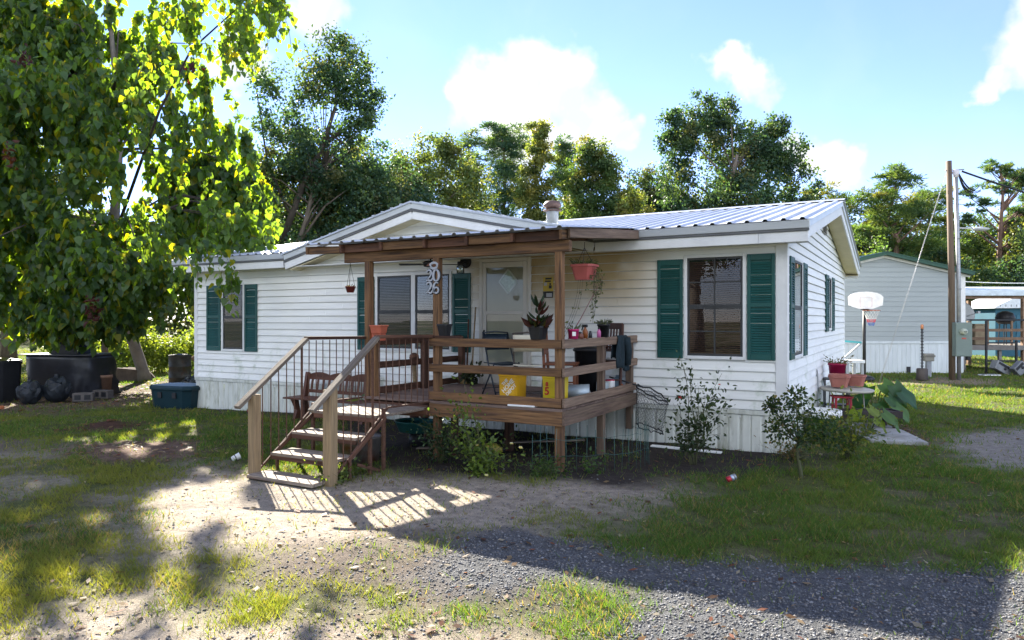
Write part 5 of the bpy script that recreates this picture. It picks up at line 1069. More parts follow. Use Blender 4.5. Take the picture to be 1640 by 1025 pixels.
def build_neighbour():
    c = (.57,16.92); NS = pm('grey_siding', (.35,.39,.40), .6, noise=(1.5,.06), stretch=(.4,1,5), rnd=.03); GT = pm('green_trim', (.03,.085,.06), .5, noise=(3,.15)); NW = pm('pale_skirt', (.56,.61,.63), .6, noise=(2,.1), stretch=(3,1,.5))
    t = thing('neighbour_house', 'grey sided neighbouring mobile home with green roof trim', 'mobile home', (c[0],c[1],0), YAW)
    h0, h1, ap, w = 1.06, 3.34, 3.93, 2.68
    b = MB(); b.prism([(-w,0),(w,0),(w,h1),(0,ap),(-w,h1)], (0,.01,0), (1,0,0), (0,0,1), (0,14,0)); b.build('wall', NS, t, world=False)
    z = h0; k = 0
    while z < ap-.12:
        hw = w-.03 if z < h1-.05 else (ap-z)/(ap-h1)*w-.05
        o = lbar('siding_board', (-hw,-.006,z+.083), (hw,-.006,z+.083), .016, .158, NS, t, .003); o.rotation_euler.rotate_axis('X', .05); z += .166; k += 1
    for i in range(18):
        b = MB(); x0 = -w+i*.2978; b.prism([(0,0),(.02,-.012),(.13,-.012),(.15,0),(.17,-.012),(.28,-.012),(.2970,0),(.297,.01),(0,.01)], (x0,-.004,-.1), (1,0,0), (0,1,0), (0,0,1.13)); b.build('skirt_panel', NW, t, world=False)
    lbar('skirt_rail', (-w,-.03,1.03), (w,-.03,1.03), .02, .08, NW, t)
    for s in (-1,1):
        lbar('rake_trim', (s*(w+.22),-.13,h1-.02), (0,-.13,ap+.07), .24, .12, GT, t); lbar('rake_board', (s*(w+.18),-.06,h1-.10), (0,-.06,ap-.03), .03, .09, WHITEP, t)
    b = MB()
    for s in (-1,1): b.add([(s*(w+.25),-.26,h1+.05),(0,-.26,ap+.13),(0,14.2,ap+.13),(s*(w+.25),14.2,h1+.05),(s*(w+.25),-.26,h1+.02),(0,-.26,ap+.10),(0,14.2,ap+.10),(s*(w+.25),14.2,h1+.02)], [(0,1,2,3),(4,5,6,7),(0,1,5,4),(1,2,6,5),(2,3,7,6),(3,0,4,7)])
    b.build('roof', GT, t, world=False); lbar('corner_trim', (w-.12,-.03,1.75+.45), (w+.03,-.03,1.75+.45), .05, 2.2, WHITEP, t); MB().box((w+.02,7,1.6), (.02,13.9,3.3)).build('side_wall', pm('cream_wall', (.55,.53,.45), .6), t, world=False)
    MB().box((.82,-.03,.12), (.12,.03,.20)).build('crawl_vent', BLACKM, t, world=False)
    # carport / covered deck beside it
    t = thing('covered_deck', 'neighbour raised deck under a pale flat metal roof', 'deck', (3.02,19.85,0), YAW); CW = pm('carport_wood', (.20,.13,.085), .8, noise=(3,.3), rnd=.2); DG = pm('grey_deck', (.17,.16,.15), .8, noise=(3,.25), rnd=.15)
    b = MB(); b.prism([(0,0),(3.2,0.25),(3.2,.32),(0,.07)], (-.05,.0,2.78), (0,1,0), (0,0,1), (4.6,0,0)); b.build('roof', pm('pale_roof', (.55,.62,.66), .4, metal=.2), t, world=False); lbar('fascia', (-.05,-.02,2.72), (4.55,-.02,2.72), .03, .16, pm('pale_roof', (.55,.62,.66)), t)
    lbar('beam', (0,.1,2.58), (4.5,.1,2.58), .08, .10, CW, t)
    for x, y in ((2.15,.1),(4.4,.1),(2.0,2.9),(.05,3.0),(4.4,3.0)): lbar('post', (x,y,-.1), (x,y,2.54), .13, .13, CW, t)
    for i in range(11): lbar('deck_board', (-.05,.15+i*.29,.86), (4.5,.15+i*.29,.86), .28, .04, DG, t)
    lbar('rim_board', (-.05,.0,.80), (4.5,.0,.80), .04, .17, DG, t)
    for x in (.02,1.3,2.9): lbar('pier', (x,.1,-.1), (x,.1,.72), .1, .1, DG, t)
    for z in (1.78,1.42,1.12): lbar('rail', (-.02,.04,z), (4.5,.04,z), .04, .06 if z > 1.7 else .10, CW if z < 1.7 else BLACKM, t)
    for x in (.85,1.7,2.6,3.5): lbar('rail_post', (x,.06,.86), (x,.06,1.75), .06, .06, CW, t)
    t = thing('metal_gate', 'black metal gate frame standing before the neighbour deck', 'gate', (3.55,18.4,0), YAW); 
    lbar('gate_post', (0,0,-.1), (0,0,1.75), .06, .06, BLACKM, t); lbar('gate_post', (1.0,0,-.1), (1.0,0,1.1), .06, .06, BLACKM, t)
    for z in (.42,1.02): lbar('gate_rail', (0.03,0,z), (.97,0,z), .05, .05, BLACKM, t)
    for lab, x, y, z, d, m, nm in (('dark cushioned chair on the neighbour deck',.25,.6,.88,(.5,.5,.55),POTB,'deck_chair'),('tan box on the neighbour deck',1.0,.8,.88,(.5,.4,.72),pm('tan_box', (.33,.26,.17), .7),'box'),('dark grill on the neighbour deck right of the boxes',2.05,.9,.88,(.5,.5,1.2),BLACKM,'grill')):
        q = Vector((3.02,19.85,0))+Matrix.Rotation(YAW,3,'Z') @ Vector((x,y,z)); t = thing(nm, lab, nm.replace('deck_',''), q, YAW); b = MB()
        if nm == 'grill': b.lathe([(.2,.75),(.3,.85),(.32,1.0),(.25,1.15),(.1,1.22),(.01,1.23)], (0,0,0), 16); b.build('lid', m, t, world=False); [lbar('leg', (sx*.15,sy*.15,0), (sx*.12,sy*.12,.8), .03, .03, m, t) for sx in (-1,1) for sy in (-1,1)]
        elif nm == 'box': MB().box((0,0,d[2]/2), d, ch=.02).build('body', m, t, world=False); MB().box((0,0,d[2]+.02), (d[0]+.03,d[1]+.03,.04), ch=.01).build('lid', m, t, world=False)
        else: lbar('seat', (-.25,0,.42), (.25,0,.42), .5, .1, m, t, .02); lbar('backrest', (-.25,.25,.75), (.25,.25,.75), .08, .6, m, t, .02); [lbar('leg', (sx*.22,sy*.2,0), (sx*.22,sy*.2,.4), .04, .04, m, t) for sx in (-1,1) for sy in (-1,1)]
    t = thing('satellite_dish', 'grey satellite dish at the neighbour deck corner', 'satellite dish', Vector((3.02,19.85,0))+Matrix.Rotation(YAW,3,'Z') @ Vector((.12,.35,.88)), YAW); b = MB(); b.lathe([(.01,0),(.2,.03),(.35,.10),(.37,.12),(.34,.12),(.19,.05),(.01,.02)], (0,0,0), 20); o = link('dish', b.mesh('dish', pm('dish_grey', (.30,.31,.30), .5)), None, t); o.location = (0,-.1,1.15); o.rotation_euler = (1.2,0,.3); b = MB(); b.tube([(0,0,0),(0,0,1.15)], .025, 8); b.tube([(0,-.1,1.0),(.25,-.45,1.15)], .015, 6); b.box((.27,-.48,1.17), (.08,.12,.08)); b.build('mast', GREYM, t, world=False)
    # blue shed far behind the deck
    t = thing('blue_shed', 'blue walled shed with a white metal roof seen under carport', 'shed', (5.8,31.7,0), YAW); SB = pm('shed_blue', (.022,.095,.14), .6, noise=(2,.1)); MB().box((0,1.2,1.15), (2.2,2.4,2.5)).build('wall', SB, t, world=False); b = MB(); b.prism([(-1.25,2.4),(-.3,2.86),(.25,2.84),(1.3,2.42),(1.3,2.36),(-1.25,2.34)], (0,-.2,0), (1,0,0), (0,0,1), (0,2.8,0)); b.build('roof', pm('shed_roof', (.62,.66,.70), .4), t, world=False)
    for k in range(9): lbar('roof_rib', (-1.0+.26*k,-.21,2.42), (-1.0+.26*k,-.21,2.52), .03, .03, GREYM, t)
    MB().box((.35,-.012,1.0), (.9,.02,2.0)).build('door', pm('shed_door', (.03,.11,.16), .5), t, world=False)
    # junk on the neighbour's grass
    base = Vector((3.1,17.35,0)); R = Matrix.Rotation(YAW,3,'Z'); SV = pm('silver_case', (.20,.21,.22), .4, metal=.3, noise=(5,.2))
    for k, (lab, x, y, d, rot) in enumerate((('tilted silver stereo case lying in grass by meter box',1.05,.2,(.62,.25,.30),(0,.45,.2)),('silver speaker case leaning against the stereo case',1.50,.0,(.40,.22,.34),(0,-.75,.1)))):
        p = base+R @ Vector((x,y,.22)); t = thing('appliance', lab, 'appliance', p, YAW); b = MB(); b.box((0,0,0), d, ch=.015); o = link('case', b.mesh('case', SV), None, t); o.rotation_euler = rot; b = MB(); b.lathe([(.05,0),(.05,.012),(.03,.02),(.001,.02)], (0,0,0), 14); q = link('dial', b.mesh('dial', BLACKM), None, o); q.location = (.05,-d[1]/2,0); q.rotation_euler = (math.pi/2,0,0); b = MB(); b.box((0,-d[1]/2-.004,d[2]*.28), (d[0]*.8,.008,d[2]*.25)); b.build('panel', BLACKM, o, world=False)
    p = base+R @ Vector((1.98,-.15,.08)); t = thing('basin', 'grey oval basin upturned in the neighbour grass', 'basin', p, YAW); b = MB(); b.lathe([(.30,-.06),(.31,-.04),(.24,.12),(.18,.15),(.01,.155)], (0,0,0), 22, sx=.95, sy=.7); b.build('basin', SV, t, world=False); b = MB(); b.lathe([(.10,.15),(.11,.165),(.09,.168),(.08,.155)], (0,0,0), 16); b.build('foot', SV, t, world=False)
    p = base+R @ Vector((.35,-.3,.03)); t = thing('tray', 'flat white tray lying on grass right of meter box', 'tray', p, YAW); b = MB(); b.box((0,0,0), (.55,.3,.03), ch=.008); b.build('tray', WHITEP, t, world=False); b = MB(); b.box((0,0,.022), (.5,.25,.01)); b.build('inset', SV, t, world=False)
build_neighbour()
# ------------------------------------------------------------------ cluttered corner left of the house
def build_clutter():
    rng = np.random.default_rng(55); TARP = pm('black_tarp', (.014,.015,.02), .35, noise=(5,.4), spec=.5, bump=.4)
    t = thing('cooler_box', 'dark teal plastic storage box standing against the house corner', 'storage box', (-12.42,-.02,-.12), .15); BL = pm('teal_box', (.004,.024,.034), .4, noise=(4,.15)); b = MB(); b.lathe([(.42,0),(.46,.40)], (0,0,0), 20, sx=1.25, sy=.8, sq=8, smooth=False); b.build('body', BL, t, world=False); b = MB(); b.lathe([(.48,.40),(.49,.42),(.49,.46),(.46,.50),(.01,.51)], (0,0,0), 20, sx=1.24, sy=.8, sq=8, smooth=False); b.build('lid', BL, t, world=False); b = MB(); b.box((-.2,-.375,.30), (.1,.03,.12)); b.box((.2,-.375,.30), (.1,.03,.12)); b.build('latch', BLACKM, t, world=False)
    t = thing('oil_drum', 'dark ribbed steel drum standing beyond the house corner', 'drum', (-16.45,2.85,-.1)); DR = pm('dark_steel', (.075,.075,.07), .5, metal=.3, noise=(4,.35), c2=(.10,.05,.03), patch=(2.5,.55,.7)); b = MB(); b.lathe([(.29,0),(.29,.27),(.305,.285),(.29,.30),(.29,.57),(.305,.585),(.29,.60),(.29,.86),(.30,.88),(.27,.88),(.27,.84),(.01,.84)], (0,0,0), 26); b.build('drum', DR, t, world=False)
    b = MB(); b.lathe([(.30,.885),(.30,.90),(.05,.93),(.01,.94)], (0,0,0), 20); b.build('lid', DR, t, world=False)
    t = thing('log', 'bent pale tree limb arching over behind the steel drum', 'log', (-16.2,3.6,-.1)); b = MB(); b.tube([(-.45,-.2,.75),(-.1,0,1.0),(.25,.1,1.05),(.55,.15,.6),(.75,.2,0)], [.07,.085,.09,.08,.09], 10); b.build('limb', pm('pale_bark', (.20,.14,.10), .9, noise=(5,.3)), t, world=False)
    for k, (x, y, s, lab) in enumerate(((-15.2,2.5,.34,'dark crumpled tarp heap right of the steel drum'),(-19.0,-1.1,.5,'dark tarp heap in the far left corner of yard'))):
        t = thing('tarp_heap', lab, 'tarp', (x,y,-.1)); bm = bmesh.new(); bmesh.ops.create_icosphere(bm, subdivisions=4, radius=1)
        for v in bm.verts:
            n = 1+.5*(fbm(np.array([v.co.x*3+v.co.z]), np.array([v.co.y*3+v.co.z*2]), 1.0, 70+k)[0]-.5); v.co = Vector((v.co.x*s*1.5*n, v.co.y*s*1.1*n, max(-.02, v.co.z*s*1.3*n)))
        me = bpy.data.meshes.new('tarp'); bm.to_mesh(me); bm.free(); link('tarp', me, TARP, t); b = MB(); b.tube([(-s*1.4,0,.05),(-s*.5,-s*.9,.25),(s*.6,-s*.9,.2),(s*1.4,-.1,.05)], .012, 6); b.build('rope', pm('rope', (.25,.22,.18), .9), t, world=False)
    # tarp-covered grill with a hood, flower pot, bins
    t = thing('covered_grill', 'black tarp covered grill table with a tall dark hood', 'grill', (-16.9,.15,-.1), .35); b = MB(); nu, nv = 40, 10; V = []
    for j in range(nv+1):
        for i in range(nu):
            a = 2*math.pi*i/nu; c, s = math.cos(a), math.sin(a); q = (abs(c)**6+abs(s)**6)**(-1/6); f = j/nv; fl = 1+.10*f*math.sin(a*9+1.7*math.sin(a*2))*f+.03*rng.normal()*f; V.append((.95*c*q*fl,.55*s*q*fl,.98*(1-f)+.04+.03*math.sin(a*7)*f))
    Fc = [(j*nu+i, j*nu+(i+1)%nu, (j+1)*nu+(i+1)%nu, (j+1)*nu+i) for j in range(nv) for i in range(nu)]+[tuple(range(nu))]; b.add(V, Fc, smooth=True); b.build('tarp', TARP, t, world=False)
    b = MB(); b.prism([(-.42,1.02),(.42,1.02),(.30,1.25),(.26,1.95),(-.26,1.95),(-.28,1.25)], (0,-.25,0), (1,0,0), (0,0,1), (0,.5,0)); b.build('hood', BLACKM, t, world=False); b = MB(); b.box((.0,-.02,1.03), (1.98,1.16,.03), ch=.01); b.build('edge_board', pm('grey_edge', (.09,.09,.10), .6), t, world=False)
    pot('flower_pot', 'tall terracotta pot at the end of covered grill', (-16.05,.45,-.1), .19, .52, pm('pale_clay', (.22,.13,.09), .7, noise=(5,.2)), taper=.8)
    b = MB(); t = thing('tarp_sheet', 'pale plastic sheet hanging at the end of covered grill', 'plastic sheet', (-16.2,.05,-.1)); b.prism([(0,.05),(.12,.02),(.20,.3),(.28,.85),(.1,.9),(-.1,.5)], (0,0,0), (.8,.4,0), (0,0,1), (0,.02,0)); b.build('sheet', pm('pale_plastic', (.42,.40,.42), .4, noise=(6,.3)), t, world=False); MB().box((.14,.09,.93), (.24,.03,.03)).build('hem', pm('pale_plastic', (.4,.4,.4)), t, world=False)
    for k, (x, y, w, h, lab, m) in enumerate(((-17.0,-1.5,.8,.95,'tall dark grey bin standing left of the covered grill',POTB),(-18.3,-2.0,.9,1.3,'dark blue covered machine at the far left edge',pm('dark_blue_cover', (.012,.016,.035), .5, noise=(4,.3))),(-16.6,-2.6,.7,.7,'charcoal crate in front of the dark blue machine',pm('charcoal', (.03,.03,.033), .6, noise=(4,.3))))):
        t = thing('bin' if k == 0 else 'machine' if k == 1 else 'crate', lab, 'bin' if k == 0 else 'machine' if k == 1 else 'crate', (x,y,-.1), .4+k*.3); b = MB(); b.lathe([(w*.46,0),(w*.5,h*.9),(w*.52,h*.9),(w*.52,h*.96)], (0,0,0), 24, sq=5, smooth=False); b.build('body', m, t, world=False); b = MB(); b.lathe([(w*.53,h*.955),(w*.5,h),(w*.2,h*1.06),(.01,h*1.06)], (0,0,0), 24, sq=5, smooth=False); b.build('lid', m, t, world=False)
    PB = pm('clear_bag', (.016,.02,.025), .5, noise=(7,.5), spec=.3)
    for k, (x, y, s, lab) in enumerate(((-15.75,-1.4,.24,'dark plastic bag at the foot of grey bin'),(-15.6,-.9,.28,'larger dark plastic bag right of the other bag'))):
        t = thing('plastic_bag', lab, 'bag', (x,y,-.1)); bm = bmesh.new(); bmesh.ops.create_icosphere(bm, subdivisions=3, radius=1)
        for v in bm.verts:
            n = 1+.6*(fbm(np.array([v.co.x*4+v.co.z*2]), np.array([v.co.y*4+v.co.z*3]), 1.0, 80+k)[0]-.5); v.co = Vector((v.co.x*s*n, v.co.y*s*n, (v.co.z+.9)*s*n*1.1))
        me = bpy.data.meshes.new('bag'); bm.to_mesh(me); bm.free(); link('bag', me, PB, t); b = MB(); b.lathe([(.02,s*1.9),(.05,s*2.3),(.01,s*2.3)], (0,0,0), 8); b.build('knot', PB, t, world=False)
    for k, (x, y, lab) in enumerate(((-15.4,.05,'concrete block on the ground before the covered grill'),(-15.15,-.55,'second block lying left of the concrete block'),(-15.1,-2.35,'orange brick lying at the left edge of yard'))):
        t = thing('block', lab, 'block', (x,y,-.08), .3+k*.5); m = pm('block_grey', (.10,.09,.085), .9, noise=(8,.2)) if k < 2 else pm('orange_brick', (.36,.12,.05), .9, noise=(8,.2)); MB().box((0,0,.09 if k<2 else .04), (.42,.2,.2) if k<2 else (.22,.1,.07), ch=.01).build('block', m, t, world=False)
        if k < 2: [MB().box((sx,-.101,.09), (.13,.004,.11)).build('hollow_shade', BLACKM, t, world=False) for sx in (-.1,.1)]  # dark plates on the solid face, painted as the shade of hollows
    t = thing('flat_stone', 'dark flagstones leaning at the foot of thin tree', 'stones', (-19.5,3.1,-.1), .6)
    for k in range(3): b = MB(); b.prism([(-.5,0),(.1,-.05),(.55,.08),(.3,.36),(-.2,.42)], (.1*k,.14*k,0), (1,.3,0), (0,.25,1), (0,.08,0)); b.build('stone', pm('flag_stone', (.12,.09,.075), .9, noise=(6,.3)), t, world=False)
build_clutter()

# ------------------------------------------------------------------ plants near the house
BARK = pm('grey_bark', (.15,.125,.105), .9, noise=(4,.35), stretch=(4,4,.8), bump=.6, c2=(.07,.055,.045), patch=(2,.5,.7))
BARKP = pm('pine_bark', (.16,.10,.075), .9, noise=(4,.4), stretch=(4,4,.8), bump=.6)
STEM = pm('bush_stem', (.07,.075,.035), .8, noise=(6,.3))
FARLEAF = leafmat('tree_leaf', (1.95,1.75,.5), .42, .55, .25)
def bush(name, label, loc, stems, leafL, per, cols, seed, cat='bush', flowers=None, group=None, droop=.0, clump=.05):
    """stems = list of (dx, dy, height, bend); leaves sit along the upper two thirds"""
    rng = np.random.default_rng(seed); t = thing(name, label, cat, loc, 0, group); b = MB(); P = []; D = []
    for dx, dy, h, r0 in stems:
        k = 9; ph = rng.uniform(0,6.28); pts = []
        for i in range(k):
            u = i/(k-1); pts.append(Vector((dx*u**1.3+.03*math.sin(5*u+ph)*h, dy*u**1.3+.03*math.cos(4*u+ph)*h, h*u-droop*u*u*h)))
        b.tube([pts[0]-Vector((0,0,.06))]+pts[1:], [r0*(1-.75*i/(k-1)) for i in range(k)], 5)
        for i in range(per):
            u = .22+.78*rng.random()**.8; q = pts[min(int(u*(k-1)),k-2)].lerp(pts[min(int(u*(k-1)),k-2)+1], (u*(k-1))%1); s = rng.normal(size=3)*clump*(.6+u); P.append(np.array(q)+s); D.append(s*6+rng.normal(size=3)*.6+np.array([0,0,.1]))
        for i in range(3):
            u = rng.uniform(.4,.9); q = pts[int(u*(k-1))]; b.tube([q, q+Vector(rng.normal(size=3)*clump*1.6)+Vector((0,0,.04))], r0*.35, 4)
    b.build('stems', STEM, t, world=False); P = np.array(P); n = len(P); L = leafL*rng.uniform(.6,1.3,n); V, F = leaf_geo(P, np.array(D), unit(rng,n)+np.array([0,0,.7]), L, L*.62)
    link('foliage', np_mesh('foliage', V, F, LEAFM, np.repeat(colmix(rng,n,cols),6,0)), None, t)
    for k, (x, y, z, r, m) in enumerate(flowers or []):
        n = 12; a = np.arange(n)*2.4; P = np.tile([x,y,z],(n,1)); up = np.linspace(.2,1.4,n); V, F = leaf_geo(P, np.stack([np.cos(a),np.sin(a),up],1), np.tile([0,0,1.],(n,1)), np.full(n,r), np.full(n,r*.9), .15); link('flower', np_mesh('flower', V, F, LEAFM, np.repeat(np.tile(m,(n,1)),6,0)), None, t)
    return t
def rstems(rng, n, spread, h, r): return [(rng.normal()*spread, rng.normal()*spread, h*rng.uniform(.6,1.1), r*rng.uniform(.7,1.2)) for _ in range(n)]
def build_plants():
    rng = np.random.default_rng(66); W3 = (.65,.63,.58)
    bush('flowering_bush', 'straggling leafy bush with white blooms in front of deck', (-2.88,-3.05,0), [(-.30,-.05,.78,.008),(-.16,.0,1.05,.009),(-.38,.0,.62,.007),(-.22,-.08,.88,.008),(.02,.02,.80,.008),(-.42,0,.42,.007),(.12,-.05,.42,.007),(.28,0,.34,.006),(.40,.05,.28,.006),(-.15,-.1,.45,.006),(.2,.1,.3,.006)]+rstems(rng,4,.15,.22,.005), .055, 46, [(.11,.17,.035),(.13,.19,.035),(.08,.13,.035)], 1, flowers=[(-.30,-.05,.60,.03,W3),(.52,.05,.34,.035,W3),(.46,-.05,.40,.028,W3),(-.02,0,.33,.03,W3),(.30,-.32,.08,.03,W3)], clump=.05)
    bush('bush', 'dark leafy bush in the shade under the stair side', (-3.62,-2.75,0), rstems(rng,11,.16,.50,.006), .05, 42, [(.03,.06,.03),(.04,.075,.035)], 2, clump=.07)
    bush('bush', 'low dark weedy bush under the front deck board', (-3.10,-2.78,0), rstems(rng,9,.15,.30,.005), .05, 36, [(.03,.06,.03),(.045,.08,.035)], 3, clump=.07)
    bush('weeds', 'low green weeds round the foot of the corner post', (-2.2,-2.75,0), rstems(rng,16,.25,.16,.004), .045, 26, [(.04,.08,.03),(.06,.10,.03)], 4, clump=.05, cat='weeds')
    bush('weeds', 'green weeds by the right newel of the stairs', (-4.05,-4.05,0), rstems(rng,16,.15,.14,.003), .05, 16, [(.07,.11,.03),(.10,.14,.035)], 5, clump=.04, cat='weeds')
    bush('weeds', 'thin weed sprout standing inside the wire fence', (-1.75,-2.35,0), rstems(rng,7,.10,.20,.003), .05, 10, [(.05,.10,.03)], 6, clump=.04, cat='weeds')
    bush('rose_bush', 'tall sparse rose bush against the skirting with pink bloom', (-.88,-1.30,0), [(-.22,.15,1.30,.008),(-.02,.12,1.22,.008),(.28,.22,1.12,.008),(.12,.05,.85,.007),(-.26,0,.75,.006),(.40,.15,.80,.006),(.05,-.05,.6,.006),(-.12,.1,.55,.006),(.2,0,.5,.006),(-.3,.1,.42,.005),(.0,.2,1.0,.006),(.25,.1,.9,.006)], .062, 52, [(.035,.06,.035),(.05,.075,.04),(.03,.05,.03)], 7, flowers=[(-.20,.1,.80,.04,(.55,.08,.16)),(.27,.2,.98,.022,(.5,.1,.15))], clump=.055)
    t = bush('rose_tree', 'small rose tree with a bare trunk and round leafy crown', (.36,-1.40,0), [(-.02,0,.55,.026)], .05, 1, [(.05,.08,.03)], 8, cat='small tree')
    n = 1450; C_ = [(-.10,.0,.66,.24,.2),(.08,.05,.72,.26,.22),(-.22,0,.52,.18,.15),(.24,.05,.58,.2,.16),(-.05,.0,.90,.14,.14),(.33,.1,.45,.16,.14),(-.30,.0,.80,.10,.10),(.1,-.1,.48,.2,.14)]; k = rng.integers(0,len(C_),n); c = np.array(C_)[k]
    d = unit(rng,n)*rng.random((n,1))**.5; P = c[:,:3]+d*np.stack([c[:,3],c[:,3],c[:,4]],1); L = rng.uniform(.03,.055,n); V, F = leaf_geo(P, d+unit(rng,n)*.8, unit(rng,n)+np.array([0,0,.8]), L, L*.75); cc = colmix(rng,n,[(.028,.055,.03),(.045,.08,.03),(.10,.12,.035),(.16,.13,.06)],.3,[.45,.35,.14,.06]); link('crown', np_mesh('crown', V, F, LEAFM, np.repeat(cc,6,0)), None, t)
    b = MB()
    for c in C_: b.tube([(-.02,0,.40),(c[0]*.6,c[1]*.6,(.4+c[2])/2),(c[0],c[1],c[2])], [.014,.009,.004], 5)
    b.build('branches', STEM, t, world=False)
    bush('shrub', 'loose yellowish shrub between rose tree and concrete slab', (.74,.10,0), rstems(rng,19,.24,.60,.006), .055, 34, [(.05,.085,.03),(.09,.12,.03),(.14,.15,.035)], 9, clump=.08)
    bush('weeds', 'dry reddish weeds at the house corner foot', (.12,-.35,0), rstems(rng,20,.14,.22,.003), .04, 14, [(.14,.09,.05),(.09,.10,.04)], 10, clump=.04, cat='weeds')
    bush('shrub', 'small dark spiky plant on the left of deck', (-4.65,-.45,.74), rstems(rng,20,.12,.30,.004), .09, 8, [(.02,.03,.02),(.03,.045,.025)], 11, clump=.03)
build_plants()

# ------------------------------------------------------------------ the big-leaved tree on the left
def cam2w(l, d): return EYE + d*FW + l*RT
def build_shade_tree():
    rng = np.random.default_rng(101); base = Vector((-19.35,3.65,-.1)); t = thing('shade_tree', 'large drooping tree with broad backlit leaves overhanging the left yard', 'tree', base)
    E = [(-11.2,18.6,6.2,3.1,1.6,3.0,800),(-10.9,17.6,3.2,4.4,1.6,1.1,620),(-10.2,17.2,2.2,2.1,.9,.5,190),(-5.75,14.9,3.9,.85,.5,.85,90),(-6.1,14.05,3.05,.75,.25,.5,34),(-5.45,13.6,2.5,.4,.2,.45,12),(-14.0,23.2,10.6,4.6,1.5,3.0,1200),(-5.1,12.8,7.2,1.25,.7,1.4,110),(-6.6,13.6,6.6,1.0,.7,1.0,60),(-15.2,18.4,5.4,2.9,1.8,3.4,380),(-8.8,20.6,6.4,1.9,.8,2.4,240),(-10.6,24.6,7.2,1.9,.8,2.2,300),(-10.4,23.6,4.8,1.7,.7,1.1,150),(-9.2,24.4,6.0,1.0,.7,1.8,120),(-4.2,12.6,6.4,.6,.6,.7,26),(-8.0,16.6,3.4,1.7,.8,1.0,150)]
    S = []
    for cx, cd, cz, rx, rd, rz, n in E:
        u = unit(rng,n)*rng.random((n,1))**.42; S.append(np.stack([cx+u[:,0]*rx, cd+u[:,1]*rd, cz+u[:,2]*rz],1))
    S.append(np.array([(-5.35,13.6,2.75),(-5.2,13.6,2.6),(-5.5,13.6,2.5),(-5.1,13.7,2.95),(-9.2,17.3,2.1),(-9.6,17.2,2.2),(-9.9,17.4,2.1),(-14.3,17.0,2.3),(-12.6,17.3,2.2),(-6.5,19.0,9.0),(-6.4,19.0,8.0),(-6.2,19.0,7.8),(-5.2,15.0,3.6),(-5.1,15.0,3.9)])); S = np.concatenate(S)
    g = fbm(S[:,0]*1.0+S[:,1]*.3, S[:,2]+S[:,1]*.4, 1.3, 201, 3); keep = (g > .40) | (np.arange(len(S)) > len(S)-15); S = S[keep]
    gx = EYE[0]+S[:,1]*FW[0]+S[:,0]*RT[0]+1.34*(S[:,2]-.4); gy = EYE[1]+S[:,1]*FW[1]+S[:,0]*RT[1]-.98*(S[:,2]-.4)      # crown thinned where its shadow would darken the yard before the stairs
    S = S[~((gx > -7.0) & (gx < -1.2) & (gy > -6.2) & (gy < -2.4) & (rng.random(len(S)) < np.where(gx < -5.6, .6, .98)))]
    gx = EYE[0]+S[:,1]*FW[0]+S[:,0]*RT[0]+1.34*(S[:,2]-.4); gy = EYE[1]+S[:,1]*FW[1]+S[:,0]*RT[1]-.98*(S[:,2]-.4)
    S = S[~((gy < -6.1) & (gx > -7.0) & (rng.random(len(S)) < np.where(S[:,2] > 8, .75, .88)*(gx < -1.2)))]; gx = EYE[0]+S[:,1]*FW[0]+S[:,0]*RT[0]+1.34*(S[:,2]-.4); gy = EYE[1]+S[:,1]*FW[1]+S[:,0]*RT[1]-.98*(S[:,2]-.4)
    S = S[~((gx > -10.5) & (gx < -7) & (gy > -4.4) & (gy < -.8) & (rng.random(len(S)) < .92))]
    b = MB(); P, D, Nn, L = [], [], [], []
    tw = []
    for s in S:
        p = np.array(s, float); h = rng.normal(size=2); h /= np.linalg.norm(h); ln = rng.uniform(.6,1.4); k = int(ln/.04); pts = [p.copy()]
        for i in range(k):
            u = i/k; p = p+np.array([h[0]*.022*(1-u), h[1]*.011*(1-u), .0056-.047*u-.0085])*1.0; pts.append(p.copy())
            a = rng.uniform(0,6.28); P.append(p+rng.normal(size=3)*.06); D.append((math.cos(a)*.5,math.sin(a)*.5,-1.0+rng.normal()*.3)); Nn.append((math.cos(a)*.7+rng.normal()*.5,math.sin(a)*.7+rng.normal()*.5,.45)); L.append(rng.uniform(.10,.26)*p[1]/17.5)
        tw.append(pts)
    P = np.array(P); n = len(P); L = np.array(L); V, F = leaf_geo(P, np.array(D), np.array(Nn), L, L*.82, .06, True)
    def toW(A): xy = EYE[None]+A[:,1:2]*FW[None]+A[:,0:1]*RT[None]; return np.concatenate([xy, A[:,2:3]],1)-np.array(base)[None]
    c = colmix(rng,n,[(.045,.095,.042),(.06,.115,.038),(.038,.080,.045),(.12,.14,.02)],.25,[.36,.36,.18,.10]); m = leafmat('broad_leaf', (5.4,4.1,.35), .54, .4, .45)  # the share of yellow leaves puts sunlight into the leaf colour
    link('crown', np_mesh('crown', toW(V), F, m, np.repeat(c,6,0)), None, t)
    for k, q in enumerate(tw):
        W_ = toW(np.array(q)); b.tube([Vector(p) for p in W_[::4]], .0045, 3, cap=False)
    b.build('twigs', pm('brown_twig', (.09,.07,.05), .8), t, world=False)['kind'] = 'stuff'
    def Wp(l, d, z): q = toW(np.array([[l,d,z]]))[0]; return Vector(q)
    b = MB(); b.tube([Vector((0,0,-.1)),Vector((.05,-.05,.35)),Wp(-11.7,21.4,2.2),Wp(-11.7,21.0,4.5),Wp(-12.0,21.8,7.0),Wp(-12.8,23.0,10),Wp(-13.2,23.3,12.4)], [.30,.17,.15,.14,.12,.09,.04], 12); b.build('trunk', pm('pale_trunk', (.20,.175,.155), .85, noise=(4,.3), bump=.4, c2=(.16,.13,.11), patch=(2,.5,.7)), t, world=False)
